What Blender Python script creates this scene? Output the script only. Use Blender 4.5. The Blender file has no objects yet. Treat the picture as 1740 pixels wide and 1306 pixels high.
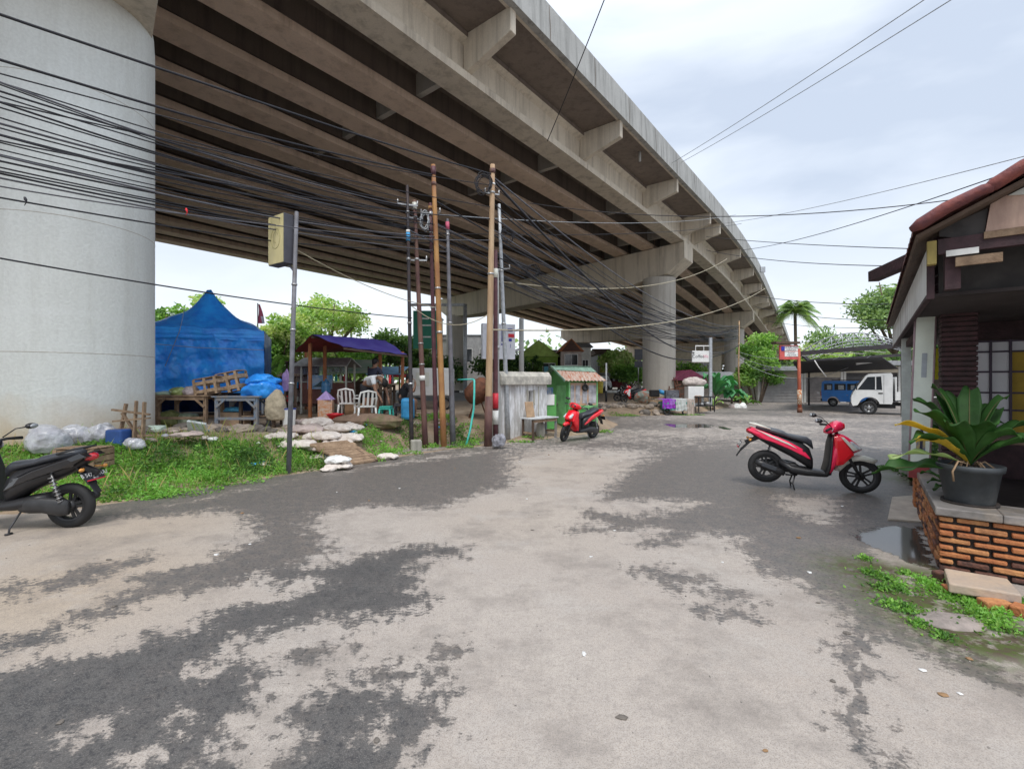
import bpy, math, random
import numpy as np
from mathutils import Vector, Matrix
random.seed(7); RNG = np.random.default_rng(7)
F = 787.0; HX = 870.0; HY = 648.0; H = 1.7
scene = bpy.context.scene
COL = scene.collection
OFF = {}
PI = math.pi

def G(x, y, h=0.0):
    """point of the plane z = h seen at photo pixel x, y"""
    Z = (H - h) * F / (y - HY)
    return Vector(((x - HX) / F * Z, Z, h))
def D(x, y, Z):
    return Vector(((x - HX) / F * Z, Z, H - (y - HY) / F * Z))

def tag(o, label=None, cat=None, group=None, kind=None):
    if label: o['label'] = label
    if cat: o['category'] = cat
    if group: o['group'] = group
    if kind: o['kind'] = kind
    return o
def thing(name, label, cat, loc=(0, 0, 0), rz=0, group=None):
    o = bpy.data.objects.new(name, None); COL.objects.link(o)
    o.empty_display_size = 0.2
    o.location = loc; o.rotation_euler = (0, 0, rz)
    return tag(o, label, cat, group)
def wthing(name, label, cat, loc, group=None):
    """thing whose parts are written in world coordinates"""
    o = thing(name, label, cat, loc, 0, group); OFF[o.name] = Vector(loc); return o
def copytree(o, parent=None):
    c = o.copy(); COL.objects.link(c)
    if parent: c.parent = parent
    for ch in list(o.children): copytree(ch, c)
    return c

class MB:
    def __init__(s): s.v = []; s.f = []; s.m = []; s.sm = []
    def add(s, vs, fs, m=0, smooth=False, T=None):
        b = len(s.v)
        for p in vs:
            p = Vector(p); s.v.append(tuple(T @ p) if T else tuple(p))
        for f in fs: s.f.append(tuple(i + b for i in f)); s.m.append(m); s.sm.append(smooth)
        return s
    def box(s, c, d, rz=0, m=0, T=None, R=None):
        hx, hy, hz = d[0] / 2, d[1] / 2, d[2] / 2
        vs = [(x, y, z) for z in (-hz, hz) for x, y in ((-hx, -hy), (hx, -hy), (hx, hy), (-hx, hy))]
        X = Matrix.Translation(Vector(c)) @ (R.to_4x4() if R else Matrix.Rotation(rz, 4, 'Z'))
        if T: X = T @ X
        return s.add(vs, [(3, 2, 1, 0), (4, 5, 6, 7), (0, 1, 5, 4), (1, 2, 6, 5), (2, 3, 7, 6), (3, 0, 4, 7)], m, False, X)
    def beam(s, a, b, w, h, m=0, up=(0, 0, 1), T=None):
        a = Vector(a); b = Vector(b); d = (b - a)
        L = d.length; d.normalize(); u = Vector(up)
        sx = d.cross(u)
        if sx.length < 1e-4: sx = d.cross(Vector((1, 0, 0)))
        sx.normalize(); uz = sx.cross(d).normalized()
        vs = []
        for p in (a, b):
            for i, j in ((-1, -1), (1, -1), (1, 1), (-1, 1)):
                vs.append(p + sx * (i * w / 2) + uz * (j * h / 2))
        return s.add(vs, [(0, 1, 2, 3), (7, 6, 5, 4), (0, 4, 5, 1), (1, 5, 6, 2), (2, 6, 7, 3), (3, 7, 4, 0)], m, False, T)
    def tube(s, pts, r, n=8, m=0, cap=True, T=None, flat=None, smooth=True):
        """sweep; r a number, a list of numbers, or list of (side, up) radii"""
        pts = [Vector(p) for p in pts]; k = len(pts)
        if not isinstance(r, (list, tuple)): r = [r] * k
        vs = []; prev = None
        for i, p in enumerate(pts):
            d = (pts[min(i + 1, k - 1)] - pts[max(i - 1, 0)])
            if d.length < 1e-9: d = Vector((0, 0, 1))
            d.normalize()
            if prev is None:
                ref = Vector((0, 0, 1)) if abs(d.z) < 0.9 else Vector((0, 1, 0))
                if flat: ref = Vector(flat)
                a = d.cross(ref); a.normalize()
            else:
                a = prev - d * prev.dot(d)
                if a.length < 1e-6: a = d.orthogonal()
                a.normalize()
            prev = a; b = a.cross(d)
            ra, rb = r[i] if isinstance(r[i], (tuple, list)) else (r[i], r[i])
            for j in range(n):
                t = 2 * PI * (j + 0.5) / n
                vs.append(p + a * (ra * math.cos(t)) + b * (rb * math.sin(t)))
        fs = []
        for i in range(k - 1):
            for j in range(n):
                q = i * n; jj = (j + 1) % n
                fs.append((q + j, q + jj, q + n + jj, q + n + j))
        if cap:
            fs.append(tuple(range(n - 1, -1, -1))); fs.append(tuple((k - 1) * n + j for j in range(n)))
        return s.add(vs, fs, m, smooth, T)
    def lathe(s, prof, c=(0, 0, 0), n=24, m=0, axis='Z', T=None, smooth=True, closed=False, sx=1, sy=1):
        vs = []; k = len(prof)
        for r, z in prof:
            for j in range(n):
                t = 2 * PI * j / n
                x, y = r * math.cos(t) * sx, r * math.sin(t) * sy
                p = (x, y, z) if axis == 'Z' else ((x, z, y) if axis == 'Y' else (z, x, y))
                vs.append((p[0] + c[0], p[1] + c[1], p[2] + c[2]))
        fs = []
        for i in range(k if closed else k - 1):
            i2 = (i + 1) % k
            for j in range(n):
                jj = (j + 1) % n
                f = (i * n + j, i * n + jj, i2 * n + jj, i2 * n + j)
                fs.append(f if axis != 'Y' else f[::-1])
        return s.add(vs, fs, m, smooth, T)
    def prism(s, poly, y0, y1, m=0, T=None, plane='XZ'):
        """outline in a plane, extruded along the third axis"""
        n = len(poly)
        if plane == 'XZ': vs = [(a, y0, b) for a, b in poly] + [(a, y1, b) for a, b in poly]
        elif plane == 'YZ': vs = [(y0, a, b) for a, b in poly] + [(y1, a, b) for a, b in poly]
        else: vs = [(a, b, y0) for a, b in poly] + [(a, b, y1) for a, b in poly]
        fs = [tuple(range(n)), tuple(range(2 * n - 1, n - 1, -1))] + [(i, i + n, (i + 1) % n + n, (i + 1) % n) for i in range(n)]
        return s.add(vs, fs, m, False, T)
    def ball(s, c, r, n=10, m=0, jit=0, T=None, smooth=True, seed=0):
        if not isinstance(r, (tuple, list)): r = (r, r, r)
        rr = random.Random(seed)
        vs = []; fs = []; k = max(4, n // 2 + 1)
        for i in range(1, k):
            a = PI * i / k
            for j in range(n):
                t = 2 * PI * j / n; q = 1 + jit * rr.uniform(-1, 1)
                vs.append((c[0] + r[0] * q * math.sin(a) * math.cos(t), c[1] + r[1] * q * math.sin(a) * math.sin(t), c[2] + r[2] * q * math.cos(a)))
        top = len(vs); vs.append((c[0], c[1], c[2] + r[2])); vs.append((c[0], c[1], c[2] - r[2]))
        for i in range(k - 2):
            for j in range(n):
                jj = (j + 1) % n
                fs.append((i * n + j, (i + 1) * n + j, (i + 1) * n + jj, i * n + jj))
        for j in range(n):
            jj = (j + 1) % n
            fs.append((top, j, jj)); fs.append((top + 1, (k - 2) * n + jj, (k - 2) * n + j))
        return s.add(vs, fs, m, smooth, T)
    def build(s, name, mats, parent=None, label=None, cat=None, group=None, kind=None, bevel=0, subsurf=0, seg=2, rot=None, keep=False):
        me = bpy.data.meshes.new(name)
        V = s.v; off = Vector((0, 0, 0))
        if parent is not None: off = OFF.get(parent.name, off)
        elif not keep and V:
            A = np.array(V); off = Vector(((A[:, 0].min() + A[:, 0].max()) / 2, (A[:, 1].min() + A[:, 1].max()) / 2, A[:, 2].min()))
        V = [(p[0] - off[0], p[1] - off[1], p[2] - off[2]) for p in V]
        me.from_pydata(V, [], s.f)
        if not isinstance(mats, (list, tuple)): mats = [mats]
        for x in mats: me.materials.append(x)
        me.polygons.foreach_set('material_index', s.m); me.polygons.foreach_set('use_smooth', s.sm)
        me.update()
        o = bpy.data.objects.new(name, me); COL.objects.link(o)
        if parent is not None: o.parent = parent; OFF[o.name] = off
        else: o.location = off
        if bevel:
            b = o.modifiers.new('bevel', 'BEVEL'); b.width = bevel; b.segments = seg; b.limit_method = 'ANGLE'; b.angle_limit = math.radians(40)
            b.harden_normals = False
        if subsurf:
            b = o.modifiers.new('sub', 'SUBSURF'); b.levels = subsurf; b.render_levels = subsurf
        return tag(o, label, cat, group, kind)

def npmesh(name, V, Fc, mat, parent=None, midx=None, smooth=False, keep=False, **kw):
    """fast mesh from numpy quads"""
    V = np.asarray(V, dtype=np.float32); Fc = np.asarray(Fc, dtype=np.int32)
    off = Vector((0, 0, 0))
    if parent is not None: off = OFF.get(parent.name, off)
    elif not keep: off = Vector(((V[:, 0].min() + V[:, 0].max()) / 2, (V[:, 1].min() + V[:, 1].max()) / 2, V[:, 2].min()))
    V = V - np.array(off, dtype=np.float32)
    me = bpy.data.meshes.new(name); k = Fc.shape[1]
    me.vertices.add(len(V)); me.vertices.foreach_set('co', V.ravel())
    me.loops.add(Fc.size); me.loops.foreach_set('vertex_index', Fc.ravel())
    me.polygons.add(len(Fc)); me.polygons.foreach_set('loop_start', np.arange(0, Fc.size, k, dtype=np.int32))
    me.polygons.foreach_set('loop_total', np.full(len(Fc), k, dtype=np.int32))
    for x in (mat if isinstance(mat, (list, tuple)) else [mat]): me.materials.append(x)
    if midx is not None: me.polygons.foreach_set('material_index', np.asarray(midx, dtype=np.int32))
    me.polygons.foreach_set('use_smooth', np.full(len(Fc), smooth))
    me.update(calc_edges=True); me.validate()
    o = bpy.data.objects.new(name, me); COL.objects.link(o)
    if parent is not None: o.parent = parent; OFF[o.name] = off
    else: o.location = off
    return tag(o, **kw)

def leaves(C, size, rng, up=0.3, aspect=0.45, fold=0.25, spread=None):
    """leaf blades (two faces each, folded on the midrib) at points C"""
    n = len(C); C = np.asarray(C)
    d = rng.normal(size=(n, 3)); d[:, 2] = d[:, 2] * 0.6 + up
    if spread is not None: d = d * 0.6 + spread
    d /= np.linalg.norm(d, axis=1)[:, None] + 1e-9
    a = np.cross(d, rng.normal(size=(n, 3))); a /= np.linalg.norm(a, axis=1)[:, None] + 1e-9
    b = np.cross(d, a)
    L = (size * rng.uniform(0.6, 1.35, n))[:, None]; W = L * aspect
    p0 = C; p1 = C + d * L; m = C + d * L * 0.5
    q1 = m + a * W * 0.5 + b * W * fold; q2 = m - a * W * 0.5 + b * W * fold
    V = np.concatenate([p0, q1, p1, q2], axis=1).reshape(-1, 3)
    Fc = np.arange(4 * n).reshape(-1, 4)
    Fc = np.concatenate([Fc[:, [0, 1, 2]], Fc[:, [0, 2, 3]]])
    return V, Fc
def leafobj(name, C, size, mats, parent=None, rng=None, weights=None, **kw):
    rng = rng or RNG; la = {k: kw.pop(k) for k in ('up', 'aspect', 'fold', 'spread') if k in kw}
    V, Fc = leaves(C, size, rng, **la); n = len(C)
    k = len(mats) if isinstance(mats, (list, tuple)) else 1
    # clumps share a tone
    Cc = np.asarray(C); ph = np.sin(Cc[:, 0] * 2.3 / max(size, .08) * .2 + Cc[:, 2] * 3.1) + np.cos(Cc[:, 1] * 1.7 + Cc[:, 2] * 2.2) + rng.normal(size=n) * 0.9
    r = np.argsort(np.argsort(ph)) / n
    mi = np.minimum((r * k).astype(int), k - 1); mi = np.concatenate([mi, mi])
    return npmesh(name, V, Fc, mats, parent, midx=mi, **kw)

# ---------------------------------------------------------------- materials
def nodes(name):
    m = bpy.data.materials.new(name); m.use_nodes = True; nt = m.node_tree
    return m, nt, nt.nodes, nt.links, nt.nodes['Principled BSDF']
def M(name, c, r=0.75, c2=None, sc=4.0, v=0.25, bump=0.0, bsc=None, metal=0.0, coat=0.0, spec=0.5, trans=0.0, stretch=None, sharp=0.0, dirt=None, dirt_amt=0.5, alpha=None):
    m, nt, N, L, B = nodes(name)
    tc = N.new('ShaderNodeTexCoord'); mp = N.new('ShaderNodeMapping'); L.new(tc.outputs['Object'], mp.inputs[0])
    if stretch: mp.inputs['Scale'].default_value = stretch
    no = N.new('ShaderNodeTexNoise'); no.inputs['Scale'].default_value = sc; no.inputs['Detail'].default_value = 7; no.inputs['Roughness'].default_value = 0.62
    L.new(mp.outputs[0], no.inputs['Vector'])
    if c2 is None: c2 = tuple(x * (1 - v) for x in c); c1 = tuple(min(1, x * (1 + v * 0.6)) for x in c)
    else: c1 = c
    rp = N.new('ShaderNodeValToRGB'); rp.color_ramp.elements[0].position = 0.36 + sharp; rp.color_ramp.elements[1].position = 0.64 - sharp
    rp.color_ramp.elements[0].color = (*c2, 1); rp.color_ramp.elements[1].color = (*c1, 1)
    L.new(no.outputs['Fac'], rp.inputs[0]); col = rp.outputs[0]
    if dirt:
        n2 = N.new('ShaderNodeTexNoise'); n2.inputs['Scale'].default_value = sc * 0.37; n2.inputs['Detail'].default_value = 9; n2.inputs['Roughness'].default_value = 0.7
        L.new(mp.outputs[0], n2.inputs['Vector'])
        r2 = N.new('ShaderNodeMapRange'); r2.inputs[1].default_value = 0.5; r2.inputs[2].default_value = 0.66; r2.inputs[4].default_value = dirt_amt
        L.new(n2.outputs['Fac'], r2.inputs[0])
        mx = N.new('ShaderNodeMix'); mx.data_type = 'RGBA'; L.new(r2.outputs[0], mx.inputs[0]); L.new(col, mx.inputs[6]); mx.inputs[7].default_value = (*dirt, 1)
        col = mx.outputs[2]
    L.new(col, B.inputs['Base Color'])
    B.inputs['Roughness'].default_value = r; B.inputs['Metallic'].default_value = metal
    B.inputs['Coat Weight'].default_value = coat; B.inputs['Specular IOR Level'].default_value = spec
    if trans: B.inputs['Transmission Weight'].default_value = trans
    if alpha is not None: B.inputs['Alpha'].default_value = alpha
    if bump:
        nb = N.new('ShaderNodeTexNoise'); nb.inputs['Scale'].default_value = bsc or sc * 6; nb.inputs['Detail'].default_value = 5
        L.new(mp.outputs[0], nb.inputs['Vector'])
        bp = N.new('ShaderNodeBump'); bp.inputs['Strength'].default_value = bump; bp.inputs['Distance'].default_value = 0.02
        L.new(nb.outputs['Fac'], bp.inputs['Height']); L.new(bp.outputs[0], B.inputs['Normal'])
    return m
def leafmat(name, c, v=0.35, sc=2.0):
    c = tuple(min(.6, q * 1.55 + .004) for q in c)
    m = M(name, c, 0.55, v=v, sc=sc, spec=0.35)
    N = m.node_tree.nodes; L = m.node_tree.links; B = N['Principled BSDF']; out = N['Material Output']
    t = N.new('ShaderNodeBsdfTranslucent'); t.inputs[0].default_value = (c[0] * 2.0, c[1] * 2.0, c[2] * 0.9, 1)
    mx = N.new('ShaderNodeMixShader'); mx.inputs[0].default_value = 0.3
    L.new(B.outputs[0], mx.inputs[1]); L.new(t.outputs[0], mx.inputs[2]); L.new(mx.outputs[0], out.inputs[0])
    return m

concrete_mats = {}
def concrete(name, light, dark, streak=0.5, moss=None):
    """weathered concrete: mottling, vertical run-off streaks, pores"""
    m, nt, N, L, B = nodes(name)
    tc = N.new('ShaderNodeTexCoord')
    n1 = N.new('ShaderNodeTexNoise'); n1.inputs['Scale'].default_value = 0.55; n1.inputs['Detail'].default_value = 9; n1.inputs['Roughness'].default_value = 0.66
    L.new(tc.outputs['Object'], n1.inputs['Vector'])
    mp = N.new('ShaderNodeMapping'); mp.inputs['Scale'].default_value = (2.6, 2.6, 0.16); L.new(tc.outputs['Object'], mp.inputs[0])
    n2 = N.new('ShaderNodeTexNoise'); n2.inputs['Scale'].default_value = 1.0; n2.inputs['Detail'].default_value = 8; n2.inputs['Roughness'].default_value = 0.7
    L.new(mp.outputs[0], n2.inputs['Vector'])
    n3 = N.new('ShaderNodeTexNoise'); n3.inputs['Scale'].default_value = 22; n3.inputs['Detail'].default_value = 4; L.new(tc.outputs['Object'], n3.inputs['Vector'])
    r1 = N.new('ShaderNodeValToRGB'); r1.color_ramp.elements[0].position = .34; r1.color_ramp.elements[1].position = .66
    r1.color_ramp.elements[0].color = (*[a * .72 + b * .28 for a, b in zip(light, dark)], 1); r1.color_ramp.elements[1].color = (*light, 1)
    L.new(n1.outputs['Fac'], r1.inputs[0])
    r2 = N.new('ShaderNodeMapRange'); r2.inputs[1].default_value = .48; r2.inputs[2].default_value = .70; r2.inputs[4].default_value = streak
    L.new(n2.outputs['Fac'], r2.inputs[0])
    mx = N.new('ShaderNodeMix'); mx.data_type = 'RGBA'; L.new(r2.outputs[0], mx.inputs[0]); L.new(r1.outputs[0], mx.inputs[6]); mx.inputs[7].default_value = (*dark, 1)
    r3 = N.new('ShaderNodeMapRange'); r3.inputs[1].default_value = .35; r3.inputs[2].default_value = .65; r3.inputs[3].default_value = .95; r3.inputs[4].default_value = 1.04
    L.new(n3.outputs['Fac'], r3.inputs[0])
    mu = N.new('ShaderNodeMix'); mu.data_type = 'RGBA'; mu.blend_type = 'MULTIPLY'; mu.inputs[0].default_value = 1
    L.new(mx.outputs[2], mu.inputs[6]); L.new(r3.outputs[0], mu.inputs[7])
    L.new(mu.outputs[2], B.inputs['Base Color']); B.inputs['Roughness'].default_value = .88
    bp = N.new('ShaderNodeBump'); bp.inputs['Strength'].default_value = .35; bp.inputs['Distance'].default_value = .02
    L.new(n3.outputs['Fac'], bp.inputs['Height']); L.new(bp.outputs[0], B.inputs['Normal'])
    return m

mConc = concrete('girder concrete', (.70, .55, .43), (.32, .23, .17), .6)
mConcOut = concrete('outer concrete', (.66, .59, .48), (.28, .24, .19), .75)
mConcDeck = concrete('deck underside concrete', (.22, .18, .15), (.08, .065, .055), .6)  # kept dark: shade under the deck is painted into this colour
mConcWeb = concrete('web shade and joint concrete', (.20, .16, .13), (.08, .065, .055), .7)  # shade of the gaps between girders put into the web colour; parapet joints share it
mConcPil = concrete('painted pillar concrete', (.72, .745, .72), (.50, .50, .46), .4)
mConcCol = concrete('pier concrete', (.50, .47, .42), (.27, .24, .20), .55)
mConcPar = concrete('parapet concrete', (.44, .44, .42), (.15, .15, .14), .85)
mConcOld = concrete('old mossy concrete', (.46, .44, .38), (.12, .12, .10), .8)
mBlack = M('black rubber', (.018, .018, .019), .7)
mCable = M('cable sheath', (.022, .022, .028), .5, spec=.4)
mCableG = M('grey cable sheath', (.10, .10, .115), .5)
mCableP = M('pale cable sheath', (.45, .40, .28), .6)
mPlasticBk = M('black plastic', (.02, .02, .022), .42, v=.1)
mRedP = M('glossy red paint', (.82, .015, .028), .22, v=.08, coat=.6)
mPinkRed = M('faded cerise red paint', (.92, .025, .10), .3, v=.1, coat=.4)
mBlkP = M('glossy black paint', (.012, .012, .014), .18, v=.1, coat=.7)
mWhiteP = M('white paint', (.75, .75, .73), .4, v=.08)
mCream = M('cream plastic', (.70, .70, .62), .4, v=.08)
mSeat = M('seat vinyl', (.05, .055, .065), .38, v=.2, bump=.1, bsc=180)
mMetal = M('dull metal', (.35, .35, .35), .4, metal=.8, sc=12)
mAlloy = M('dark alloy', (.05, .05, .052), .45, metal=.3)
mGalv = M('galvanised steel', (.42, .44, .46), .5, metal=.4, sc=9)
mRust = M('rusty steel', (.22, .085, .045), .85, c2=(.10, .04, .025), sc=9, bump=.3)
mWood = M('weathered wood', (.36, .25, .16), .85, c2=(.20, .13, .08), sc=7, stretch=(1, 1, 1), bump=.4, dirt=(.10, .07, .05))
mWoodPale = M('pale crate wood', (.50, .36, .24), .85, c2=(.30, .20, .12), sc=9, bump=.3)
mWoodDk = M('dark wood', (.10, .065, .045), .8, sc=8, bump=.3)
mGlass = M('dark glass', (.03, .035, .04), .08, v=.1, spec=.8)
mClear = M('clear plastic', (.6, .65, .7), .12, v=.1, trans=.85)
mWhitePl = M('white plastic', (.80, .80, .77), .4, v=.06)
mTeal = M('teal plastic', (.03, .40, .32), .4, v=.06)
mRedPl = M('red plastic', (.70, .02, .03), .35, v=.06)
mGreenL = [leafmat('leaf green a', (.07, .15, .035)), leafmat('leaf green b', (.12, .23, .05)), leafmat('leaf green c', (.19, .32, .08))]
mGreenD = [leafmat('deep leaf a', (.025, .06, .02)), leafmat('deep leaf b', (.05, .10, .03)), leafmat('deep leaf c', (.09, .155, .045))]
mWeed = [leafmat('weed leaf a', (.05, .115, .025)), leafmat('weed leaf b', (.09, .20, .035)), leafmat('weed leaf c', (.16, .29, .06)), leafmat('weed leaf d', (.13, .28, .05))]
mFar = [leafmat('far leaf a', (.09, .15, .07)), leafmat('far leaf b', (.14, .21, .09)), leafmat('far leaf c', (.20, .28, .12))]
mTrunk = M('bark', (.16, .12, .09), .9, sc=6, bump=.6)
mPlant = leafmat('potted plant leaf', (.026, .082, .014), sc=6)
mPlantY = leafmat('yellowed leaf', (.62, .28, .03), sc=8)

def cam_world():
    cd = bpy.data.cameras.new('camera'); co = bpy.data.objects.new('camera', cd); COL.objects.link(co)
    co.location = (0, 0, H); co.rotation_euler = (PI / 2, 0, 0)
    cd.sensor_width = 36; cd.lens = F / 1740 * 36; cd.shift_y = -5 / 1740; cd.clip_end = 3000; cd.clip_start = .05
    scene.camera = co
    w = bpy.data.worlds.new('World'); scene.world = w; w.use_nodes = True
    nt = w.node_tree; N = nt.nodes; L = nt.links; bg = N['Background']
    sk = N.new('ShaderNodeTexSky'); sk.sky_type = 'NISHITA'; sk.sun_disc = False
    el, az = math.radians(60), math.radians(185)
    sk.sun_elevation = el; sk.sun_rotation = az; sk.air_density = 1.6; sk.dust_density = 2.5; sk.ozone_density = 1.5
    tc = N.new('ShaderNodeTexCoord')
    sep = N.new('ShaderNodeSeparateXYZ'); L.new(tc.outputs['Generated'], sep.inputs[0])
    # overcast layer: noise on a flattened dome
    mp = N.new('ShaderNodeMapping'); mp.inputs['Scale'].default_value = (1.0, 1.0, 3.2); L.new(tc.outputs['Generated'], mp.inputs[0])
    no = N.new('ShaderNodeTexNoise'); no.inputs['Scale'].default_value = 2.1; no.inputs['Detail'].default_value = 6; no.inputs['Roughness'].default_value = .5; no.inputs['Distortion'].default_value = .3
    L.new(mp.outputs[0], no.inputs['Vector'])
    rp = N.new('ShaderNodeValToRGB'); e = rp.color_ramp.elements
    e[0].position = .38; e[0].color = (5.3, 6.0, 7.2, 1); e[1].position = .64; e[1].color = (7.6, 8.2, 9.1, 1)
    L.new(no.outputs['Fac'], rp.inputs[0])
    gr = N.new('ShaderNodeMapRange'); gr.inputs[1].default_value = 0.0; gr.inputs[2].default_value = .34; gr.inputs[3].default_value = 1; gr.inputs[4].default_value = 0
    L.new(sep.outputs['Z'], gr.inputs[0])
    mh = N.new('ShaderNodeMix'); mh.data_type = 'RGBA'; L.new(gr.outputs[0], mh.inputs[0]); L.new(rp.outputs[0], mh.inputs[6]); mh.inputs[7].default_value = (9.0, 9.5, 10.2, 1)
    zb = N.new('ShaderNodeMapRange'); zb.inputs[1].default_value = .55; zb.inputs[2].default_value = .95; zb.inputs[3].default_value = 1; zb.inputs[4].default_value = 2.0; L.new(sep.outputs['Z'], zb.inputs[0])
    mx = N.new('ShaderNodeMix'); mx.data_type = 'RGBA'; mx.inputs[0].default_value = .86
    vm = N.new('ShaderNodeVectorMath'); vm.operation = 'SCALE'; L.new(mh.outputs[2], vm.inputs[0]); L.new(zb.outputs[0], vm.inputs['Scale']); L.new(sk.outputs[0], mx.inputs[6]); L.new(vm.outputs[0], mx.inputs[7])
    L.new(mx.outputs[2], bg.inputs['Color']); bg.inputs['Strength'].default_value = .085
    sd = bpy.data.lights.new('sun', 'SUN'); so = bpy.data.objects.new('sun', sd); COL.objects.link(so)
    sd.energy = 1.5; sd.angle = math.radians(22); sd.color = (1, .96, .9)
    # nishita: rotation 0 = +Y, clockwise
    dv = Vector((math.sin(az) * math.cos(el), math.cos(az) * math.cos(el), math.sin(el)))
    so.rotation_euler = dv.to_track_quat('Z', 'Y').to_euler(); so.location = dv * 50
    vs = scene.view_settings; vs.view_transform = 'Standard'; vs.look = 'None'; vs.gamma = 1; vs.exposure = .66
    scene.render.engine = 'CYCLES'
    scene.cycles.max_bounces = 8; scene.cycles.diffuse_bounces = 5; scene.cycles.transparent_max_bounces = 8
cam_world()
# ---------------------------------------------------------------- ground
EDGE = [(-60, 3), (-30, 4.2), (-12, 5.2), (-6.5, 5.9), (-5.61, 6.31), (-4.14, 8.36), (-2.85, 9.77), (-1.98, 11.15), (-.32, 12.5), (1.05, 13.8), (2.9, 15.4), (4.2, 18), (4.4, 22.6), (7.7, 23.3), (10.6, 25.7), (15.2, 31.9), (17, 38), (19, 60), (19, 400), (-400, 400), (-400, 3)]
def sdist(px, py, poly):
    """signed distance, positive inside"""
    px = np.asarray(px, float); py = np.asarray(py, float)
    P = np.array(poly, float); Q = np.roll(P, -1, axis=0)
    d = np.full(px.shape, 1e9); ins = np.zeros(px.shape, bool)
    for (ax, ay), (bx, by) in zip(P, Q):
        ex, ey = bx - ax, by - ay
        t = np.clip(((px - ax) * ex + (py - ay) * ey) / (ex * ex + ey * ey + 1e-12), 0, 1)
        d = np.minimum(d, np.hypot(px - ax - t * ex, py - ay - t * ey))
        c = ((ay > py) != (by > py)) & (px < (bx - ax) * (py - ay) / ((by - ay) + 1e-12) + ax)
        ins ^= c
    return np.where(ins, d, -d)
def wob(x, y, f=1.0):
    return (np.sin(x * 1.7 * f + 1.3 * np.sin(y * 1.1 * f)) + np.sin(y * 2.3 * f + 1.7 * np.sin(x * .9 * f + 2)) + .6 * np.sin(x * 5.1 * f + y * 3.7 * f) + .4 * np.sin(x * 9.3 * f - y * 11.1 * f)) / 3.0
def terr(x, y):
    x = np.asarray(x, float); y = np.asarray(y, float)
    d = sdist(x, y, EDGE) + .10 * wob(x, y, 1.6)
    k = np.clip((x - 0) / 3.5, 0, 1); top = .62 * (1 - k) + .34 * k; wid = 2.4 * (1 - k) + .9 * k
    t = np.clip(d / wid, 0, 1); s = t * t * (3 - 2 * t)
    # drain behind the kerb near the plank bridge
    dr = np.exp(-((d - .75) / .35) ** 2) * np.clip(1 - np.abs(x + 1.9) / 2.6, 0, 1) * .42
    z = top * s + .03 * np.clip(d * 4, 0, 1) - dr + .035 * wob(x, y, 2.1) * np.clip(d, 0, 1) * np.exp(-np.maximum(y - 14, 0) / 8)
    return np.where(d < 0, -.05 + d * .2, z)
def gz(x, y): return float(terr(np.array([x]), np.array([y]))[0])

def nonuni(a, b, fa, fb, fine, grow=1.12, mx=40):
    xs = list(np.arange(fa, fb + 1e-6, fine)); s = fine
    while xs[-1] < b: s = min(s * grow, mx); xs.append(xs[-1] + s)
    s = fine
    while xs[0] > a: s = min(s * grow, mx); xs.insert(0, xs[0] - s)
    return np.array(xs)
def gridmesh(name, xs, ys, zf, mat, attrs=None, **kw):
    X, Y = np.meshgrid(xs, ys); Z = zf(X, Y)
    V = np.stack([X.ravel(), Y.ravel(), Z.ravel()], 1); nx = len(xs); ny = len(ys)
    i = np.arange((ny - 1) * (nx - 1)); r = i // (nx - 1); c = i % (nx - 1); a = r * nx + c
    Fc = np.stack([a, a + 1, a + nx + 1, a + nx], 1)
    o = npmesh(name, V, Fc, mat, smooth=True, keep=True, **kw)
    for an, f in (attrs or {}).items():
        at = o.data.attributes.new(an, 'FLOAT', 'POINT'); at.data.foreach_set('value', f(X, Y).ravel().astype(np.float32))
    return o

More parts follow.
